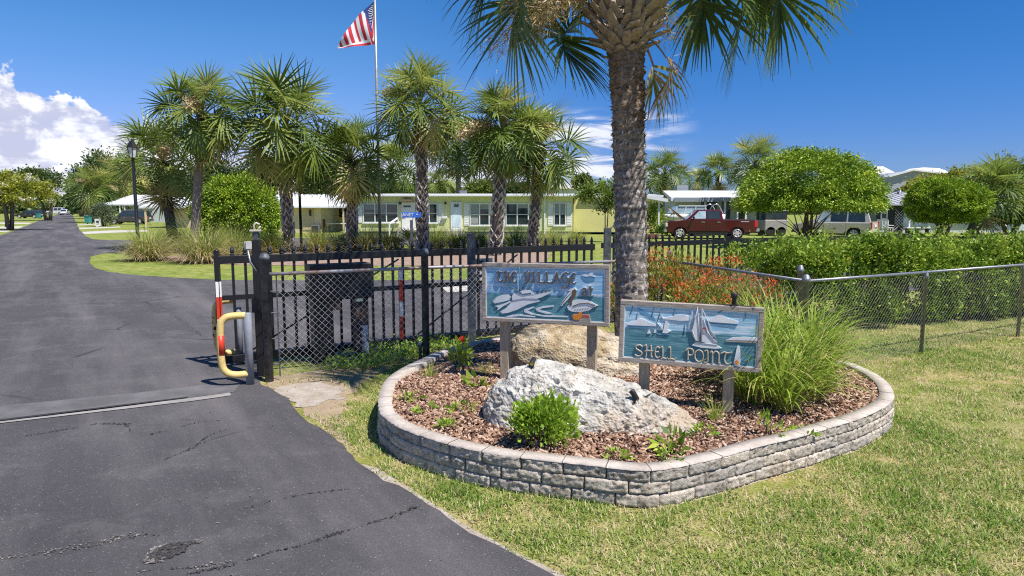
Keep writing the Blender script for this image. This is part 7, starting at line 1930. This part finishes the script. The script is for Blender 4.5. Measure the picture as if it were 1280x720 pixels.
def cabin(root, base, top, wb, wt, mat, name='cab'):
    """base, top: (x0, x1, z) lower and upper rectangles"""
    mb = MB(); a = [Vector((base[0], -wb, base[2])), Vector((base[1], -wb, base[2])), Vector((base[1], wb, base[2])), Vector((base[0], wb, base[2]))]
    b = [Vector((top[0], -wt, top[2])), Vector((top[1], -wt, top[2])), Vector((top[1], wt, top[2])), Vector((top[0], wt, top[2]))]
    mb.prism(a, b); return mb.build(name, mat, root, world=False, bevel=.05, seg=3)
def sidepane(root, pts, base_z, top_z, wb, wt, mat, name='side_window', out=.006, both=True):
    for sg in ((-1, 1) if both else (-1,)):
        mb = MB(); vs_ = []
        for x, z in pts:
            f = (z - base_z) / (top_z - base_z); y = wb + (wt - wb) * f; vs_.append(Vector((x, sg * (y + out), z)))
        mb.prism(vs_, [v - Vector((0, sg * .012, 0)) for v in vs_]); mb.build(name, mat, root, world=False)
def quadpane(root, pts, n_, mat, name):
    mb = MB(); n_ = Vector(n_).normalized(); a = [Vector(p) + n_ * .008 for p in pts]; mb.prism(a, [p - n_ * .014 for p in a]); return mb.build(name, mat, root, world=False)

# red pickup with its bonnet up, front towards -X
tr = thing('pickup_truck', 'dark red four-door pickup truck with its bonnet raised, parked on the grass', 'pickup truck', (0, 0, 0))
RED = carpaint('dark_red_paint', (.085, .008, .007), (.07, .0065, .006)); wb, wt = .98, .74
up = [(.02, .55), (.02, 1.02), (.10, 1.10), (.62, 1.16), (1.36, 1.24), (1.40, 1.27), (3.58, 1.27), (3.62, 1.24), (5.62, 1.24), (5.70, 1.15), (5.72, .70)]
low_ = arch_outline((.25, 5.6), (.92, 4.50), .47, .42)
mb = MB(); prismY(mb, low_ + up[::-1], -wb, wb); mb.build('body', RED, tr, world=False, bevel=.035, seg=3)
cabin(tr, (1.28, 3.62, 1.24), (2.02, 3.50, 1.90), wb - .03, wt, RED)
mb = MB(); mb.box((4.66, 0, 1.245), (1.8, 1.66, .03)); mb.build('bed_well', M['darkplastic'], tr, world=False)
sidepane(tr, [(1.62, 1.32), (2.52, 1.32), (2.52, 1.80), (2.10, 1.80)], 1.24, 1.90, wb - .03, wt, M['paleglass'])
sidepane(tr, [(2.62, 1.32), (3.42, 1.32), (3.38, 1.80), (2.62, 1.80)], 1.24, 1.90, wb - .03, wt, M['tint'])
quadpane(tr, [(1.36, -.84, 1.31), (1.36, .84, 1.31), (1.97, .68, 1.86), (1.97, -.68, 1.86)], (-.66, 0, .74), M['paleglass'], 'windshield')
quadpane(tr, [(3.605, -.7, 1.38), (3.605, .7, 1.38), (3.535, .6, 1.8), (3.535, -.6, 1.8)], (1, 0, .18), M['tint'], 'rear_window')
hd = MB(); hd.prism([Vector((1.22, s_ * .86, z_)) for s_, z_ in ((-1, 1.24), (1, 1.24), (1, 1.31), (-1, 1.31))], [Vector((.26, s_ * .80, z_)) for s_, z_ in ((-1, 1.98), (1, 1.98), (1, 2.05), (-1, 2.05))]); hd.build('bonnet', carpaint('bonnet_red', (.20, .02, .018)), tr, world=False, bevel=.02)
mb = MB(); mb.box((.78, 0, 1.13), (.95, 1.5, .06)); mb.build('engine_bay', M['shade'], tr, world=False)
mb = MB(); mb.bar((.55, -.6, 1.12), (.5, -.55, 1.78), .02, .02); mb.build('bonnet_prop', M['black'], tr, world=False)
mb = MB(); mb.box((.0, 0, .56), (.20, 1.96, .24)); mb.build('front_bumper', M['chrome'], tr, world=False, bevel=.04)
mb = MB(); mb.box((5.78, 0, .62), (.20, 1.9, .20)); mb.build('rear_bumper', M['chrome'], tr, world=False, bevel=.03)
mb = MB(); mb.box((.01, 0, .86), (.05, 1.3, .30)); mb.build('grille', M['chrome'], tr, world=False, bevel=.01)
for sg in (-1, 1):
    mb = MB(); mb.box((.05, sg * .83, .92), (.14, .32, .26)); mb.build('headlight', M['headlight'], tr, world=False, bevel=.03)
    mb = MB(); mb.box((5.64, sg * .90, 1.0), (.20, .2, .40)); mb.build('tail_light', M['taillight'], tr, world=False, bevel=.02)
    mb = MB(); mb.box((1.74, sg * 1.09, 1.36), (.12, .22, .2)); mb.build('mirror', M['darkplastic'], tr, world=False, bevel=.03)
    for dx, nm in ((2.35, 0), (3.32, 1)): mb = MB(); mb.box((dx, sg * (wb + .012), 1.10), (.22, .03, .045)); mb.build('door_handle', M['chrome'], tr, world=False, bevel=.01)
    for x0_, x1_ in ((1.45, 2.56), (2.56, 3.58)):
        mb = MB(); y_ = sg * (wb + .001)
        for xx in (x0_, x1_): mb.box((xx, y_, .86), (.014, .006, .78))
        mb.box(((x0_ + x1_) / 2, y_, .47), (x1_ - x0_, .006, .014)); mb.build('door_seam', M['shade'], tr, world=False)
    for wx in (.92, 4.50):
        mb = MB()
        arc = [(wx + .50 * math.cos(PI * i / 14), .36 + .50 * math.sin(PI * i / 14)) for i in range(15)]; inn = [(wx + .45 * math.cos(PI * i / 14), .36 + .45 * math.sin(PI * i / 14)) for i in range(15)]
        prismY(mb, arc + inn[::-1], sg * (wb - .02), sg * (wb + .02)); mb.build('wheel_flare', RED, tr, world=False)
        wheel(tr, wx, sg * (wb - .16), .40, .27, sg)
    mb = MB(); mb.bar((1.5, sg * (wb + .02), .40), (3.9, sg * (wb + .02), .40), .1, .05); mb.build('running_board', M['darkplastic'], tr, world=False)
    mb = MB(); mb.box((4.95, sg * (wb + .003), 1.14), (.5, .006, .05)); mb.build('side_badge', M['signgrey'], tr, world=False)
mb = MB(); mb.box((2.9, 0, .42), (4.9, 1.3, .22)); mb.build('chassis', M['shade'], tr, world=False)
tr.location = (gr(838, 299).x - .15, gr(838, 299).y + 1.2, 0); tr.rotation_euler = (0, 0, R(-7)); TP = tr.location.copy()

def suv(name, label, cat, paint, L_, W_, H_, glassm, group=None):
    r = thing(name, label, cat, (0, 0, 0), group=group); w2 = W_ / 2; bz = H_ * .56; wx0, wx1 = L_ * .185, L_ * .79
    up = [(.02, .5), (.02, bz * .86), (.12, bz * .93), (L_ * .24, bz), (L_ - .05, bz + .02), (L_, bz - .1), (L_ + .02, .55)]
    mb = MB(); prismY(mb, arch_outline((.2, L_ - .1), (wx0, wx1), .44, .36) + up[::-1], -w2, w2); mb.build('body', paint, r, world=False, bevel=.05, seg=3)
    b0, b1, t0_, t1_ = L_ * .23, L_ - .02, L_ * .40, L_ * .93
    cabin(r, (b0, b1, bz - .02), (t0_, t1_, H_), w2 - .05, w2 - .24, paint)
    x_ = [b0 + .45, L_ * .47, L_ * .49, L_ * .69, L_ * .71, L_ * .90]; zt_ = H_ - .12; zb_ = bz + .06
    sidepane(r, [(x_[0], zb_), (x_[1], zb_), (x_[1], zt_), (t0_ + .12, zt_)], bz - .02, H_, w2 - .05, w2 - .24, glassm)
    sidepane(r, [(x_[2], zb_), (x_[3], zb_), (x_[3], zt_), (x_[2], zt_)], bz - .02, H_, w2 - .05, w2 - .24, M['tint'])
    sidepane(r, [(x_[4], zb_), (x_[5] + .1, zb_), (x_[5], zt_), (x_[4], zt_)], bz - .02, H_, w2 - .05, w2 - .24, M['tint'])
    k = (t0_ - b0); quadpane(r, [(b0 + k * .12, -w2 + .14, bz + .07), (b0 + k * .12, w2 - .14, bz + .07), (b0 + k * .9, w2 - .3, H_ - .09), (b0 + k * .9, -w2 + .3, H_ - .09)], (-(H_ - bz), 0, k), glassm, 'windshield')
    k = b1 - t1_; quadpane(r, [(b1 - k * .12, -w2 + .16, bz + .07), (b1 - k * .12, w2 - .16, bz + .07), (b1 - k * .85, w2 - .3, H_ - .10), (b1 - k * .85, -w2 + .3, H_ - .10)], ((H_ - bz), 0, k), M['tint'], 'rear_window')
    mb = MB(); mb.box((0, 0, .5), (.14, W_ - .1, .22)); mb.build('front_bumper', M['darkplastic'], r, world=False, bevel=.04)
    mb = MB(); mb.box((L_ + .04, 0, .52), (.16, W_ - .06, .2)); mb.build('rear_bumper', paint, r, world=False, bevel=.04)
    mb = MB(); mb.box((L_ + .025, 0, bz - .2), (.03, .52, .16)); mb.build('number_plate', M['white'], r, world=False)
    for sg in (-1, 1):
        mb = MB(); mb.box((.06, sg * (w2 - .2), bz * .78), (.12, .34, .18)); mb.build('headlight', M['headlight'], r, world=False, bevel=.03)
        mb = MB(); mb.box((L_ - .03, sg * (w2 - .09), bz - .18), (.12, .17, .44)); mb.build('tail_light', M['taillight'], r, world=False, bevel=.02)
        mb = MB(); mb.box((b0 + .5, sg * (w2 + .06), bz + .1), (.12, .2, .16)); mb.build('mirror', paint, r, world=False, bevel=.03)
        for dx in (L_ * .45, L_ * .66): mb = MB(); mb.box((dx, sg * (w2 + .012), bz - .14), (.2, .03, .04)); mb.build('door_handle', M['chrome'], r, world=False)
        mb = MB()
        for xx in (L_ * .29, L_ * .48, L_ * .69): mb.box((xx, sg * (w2 + .001), bz * .72), (.012, .006, bz * .5))
        mb.build('door_seam', M['shade'], r, world=False)
        mb = MB(); mb.bar((t0_ + .15, sg * (w2 - .32), H_ + .05), (t1_ - .1, sg * (w2 - .32), H_ + .05), .04, .04); mb.bar((t0_ + .2, sg * (w2 - .32), H_ - .02), (t0_ + .2, sg * (w2 - .32), H_ + .04), .04, .04); mb.build('roof_rail', M['chrome'], r, world=False)
        for wx in (wx0, wx1): wheel(r, wx, sg * (w2 - .14), .37, .24, sg, 7)
    mb = MB(); mb.box((L_ / 2, 0, .36), (L_ - .7, W_ - .5, .2)); mb.build('chassis', M['shade'], r, world=False)
    return r
s = suv('suv', 'gold beige SUV seen from behind its left side, under the domed tree', 'SUV', carpaint('gold_beige_paint', (.60, .54, .46), (.54, .48, .41)), 4.8, 1.98, 1.90, M['paleglass'])
q = gr(1012, 299); s.location = (q.x + .35, q.y + 2.8, 0); s.rotation_euler = (0, 0, R(-40))
s = suv('suv', 'dark grey SUV under the white porch roof on the right side of the road', 'SUV', carpaint('dark_grey_paint', (.05, .05, .055)), 4.7, 1.9, 1.72, M['tint'])
q = at(137, 279, 84); s.location = (q.x, 84, 0); s.rotation_euler = (0, 0, R(8))
s = suv('car', 'black car parked under the blossoming tree', 'car', carpaint('black_paint', (.02, .022, .028)), 4.6, 1.85, 1.55, M['tint'], 'cars by the left kerb')
q = gr(24, 273); s.location = (q.x - 1, q.y + 1, 0); s.rotation_euler = (0, 0, R(4))
s = suv('car', 'far white car driving at the end of the road', 'car', carpaint('white_car_paint', (.72, .73, .74)), 4.6, 1.85, 1.65, M['tint'])
q = gr(80.5, 268.4); s.location = (q.x, q.y + 1.0, 0); s.rotation_euler = (0, 0, R(-66))
s = suv('van', 'far white van parked beyond the blossoming tree on the left', 'van', carpaint('white_van_paint', (.70, .71, .72)), 5.2, 2.0, 2.1, M['tint'], 'cars by the left kerb')
q = gr(52, 268.6); s.location = (q.x, q.y + 2, 0); s.rotation_euler = (0, 0, R(8))
s = suv('car', 'pale car on the right kerb mostly hidden by the grey green bush', 'car', carpaint('pale_car_paint', (.62, .65, .67)), 4.5, 1.85, 1.6, M['tint'])
q = gr(106, 277.6); s.location = (q.x + .4, q.y + 2.2, 0); s.rotation_euler = (0, 0, R(-60))

# boat on a trailer behind the pickup's bonnet
by_ = TP.y + 4.2; b = thing('motor_boat', 'white boat with clear windscreen on a trailer behind the pickup bonnet', 'boat', (X(862, by_), by_, 0)); bx = X(862, by_)
st_ = [(-2.4, .15, 1.5, 1.45), (-1.9, .55, 1.1, 1.55), (-.8, .95, .75, 1.60), (1.0, 1.0, .70, 1.55), (2.3, .95, .72, 1.55)]
V, Fc = [], []
for x_, hw, zk, zd in st_:
    for yy, zz in ((-hw, zd), (-hw * .95, (zk + zd) / 2), (0, zk), (hw * .95, (zk + zd) / 2), (hw, zd)): V.append((bx + x_, by_ + yy, zz))
for i in range(4):
    for j in range(4): Fc.append((i * 5 + j, i * 5 + j + 1, (i + 1) * 5 + j + 1, (i + 1) * 5 + j))
    Fc.append((i * 5 + 4, i * 5, (i + 1) * 5, (i + 1) * 5 + 4))
Fc.append((20, 21, 22, 23)); Fc.append((20, 23, 24, 20)[:3] + (20,)) if False else None
npmesh('hull', V, Fc, M['white'], b, smooth=True)
mb = MB(); mb.prism([Vector((bx + x_, by_ - .8, z_)) for x_, z_ in ((-1.5, 1.62), (1.2, 1.62), (.9, 2.12), (-1.0, 2.12))], [Vector((bx + x_, by_ + .8, z_)) for x_, z_ in ((-1.5, 1.62), (1.2, 1.62), (.9, 2.12), (-1.0, 2.12))]); mb.build('windscreen', M['paleglass'], b, bevel=.03)
mb = MB()
for x_ in (-1.25, -.6, .1, .8): mb.bar((bx + x_, by_ - .82, 1.6), (bx + x_ + .15, by_ - .82, 2.14), .05, .04)
mb.bar((bx - 1.0, by_ - .82, 2.15), (bx + .95, by_ - .82, 2.15), .06, .06); mb.build('window_frame', M['white'], b)
mb = MB(); mb.tube(crom([(bx + 1.2, by_ - .8, 1.6), (bx + 1.35, by_ - .8, 2.1), (bx + 1.8, by_ - .8, 2.25), (bx + 2.2, by_ - .8, 1.6)], 5), .03, 6); mb.tube(crom([(bx + 1.2, by_ + .8, 1.6), (bx + 1.35, by_ + .8, 2.1), (bx + 1.8, by_ + .8, 2.25), (bx + 2.2, by_ + .8, 1.6)], 5), .03, 6); mb.build('hoop_rail', M['chrome'], b)
t_ = thing('boat_trailer', 'low trailer carrying the white boat behind the pickup', 'trailer', (bx, by_, 0))
mb = MB(); mb.box((bx, by_ - .5, .55), (4.4, .1, .12)); mb.box((bx, by_ + .5, .55), (4.4, .1, .12)); mb.box((bx, by_, .56), (.1, 1.6, .1)); mb.box((bx - 1.5, by_, .64), (.1, 1.1, .1)); mb.box((bx + 1.5, by_, .64), (.1, 1.1, .1)); mb.build('frame', M['galv'], t_)
for sg in (-1, 1):
    mb = MB(); mb.lathe([(.32, -.1), (.32, .1)], c=(bx + .4, by_ + sg * .85, .32), n=18, M=Matrix.Rotation(PI / 2, 3, 'X')); mb.build('wheel', M['rubber'], t_)
# grey camper box left of the domed tree
ty = 49.0; t_ = thing('camper_trailer', 'boxy grey camper trailer with a dark window left of the domed tree stems', 'trailer', (X(973, ty), ty, 0)); x0_, x1_ = X(957, ty), X(986, ty)
mb = MB(); mb.box(((x0_ + x1_) / 2, ty + 1, .78), (x1_ - x0_, 2, .76)); mb.build('body', pm('camper_grey', (.36, .34, .31), (.30, .28, .26)), t_, bevel=.06)
mb = MB(); mb.box(((x0_ + x1_) / 2, ty + 1, 1.47), (x1_ - x0_ - .1, 1.9, .64)); mb.build('dark_window_band', M['tint'], t_, bevel=.05)
mb = MB(); mb.box(((x0_ + x1_) / 2, ty + 1, 1.84), (x1_ - x0_, 2, .1)); mb.build('roof', M['white'], t_)
for sg in (-.38, .38): mb = MB(); mb.lathe([(.33, -.1), (.33, .1)], c=((x0_ + x1_) / 2 + sg, ty + .1, .33), n=18, M=Matrix.Rotation(PI / 2, 3, 'X')); mb.build('wheel', M['rubber'], t_)
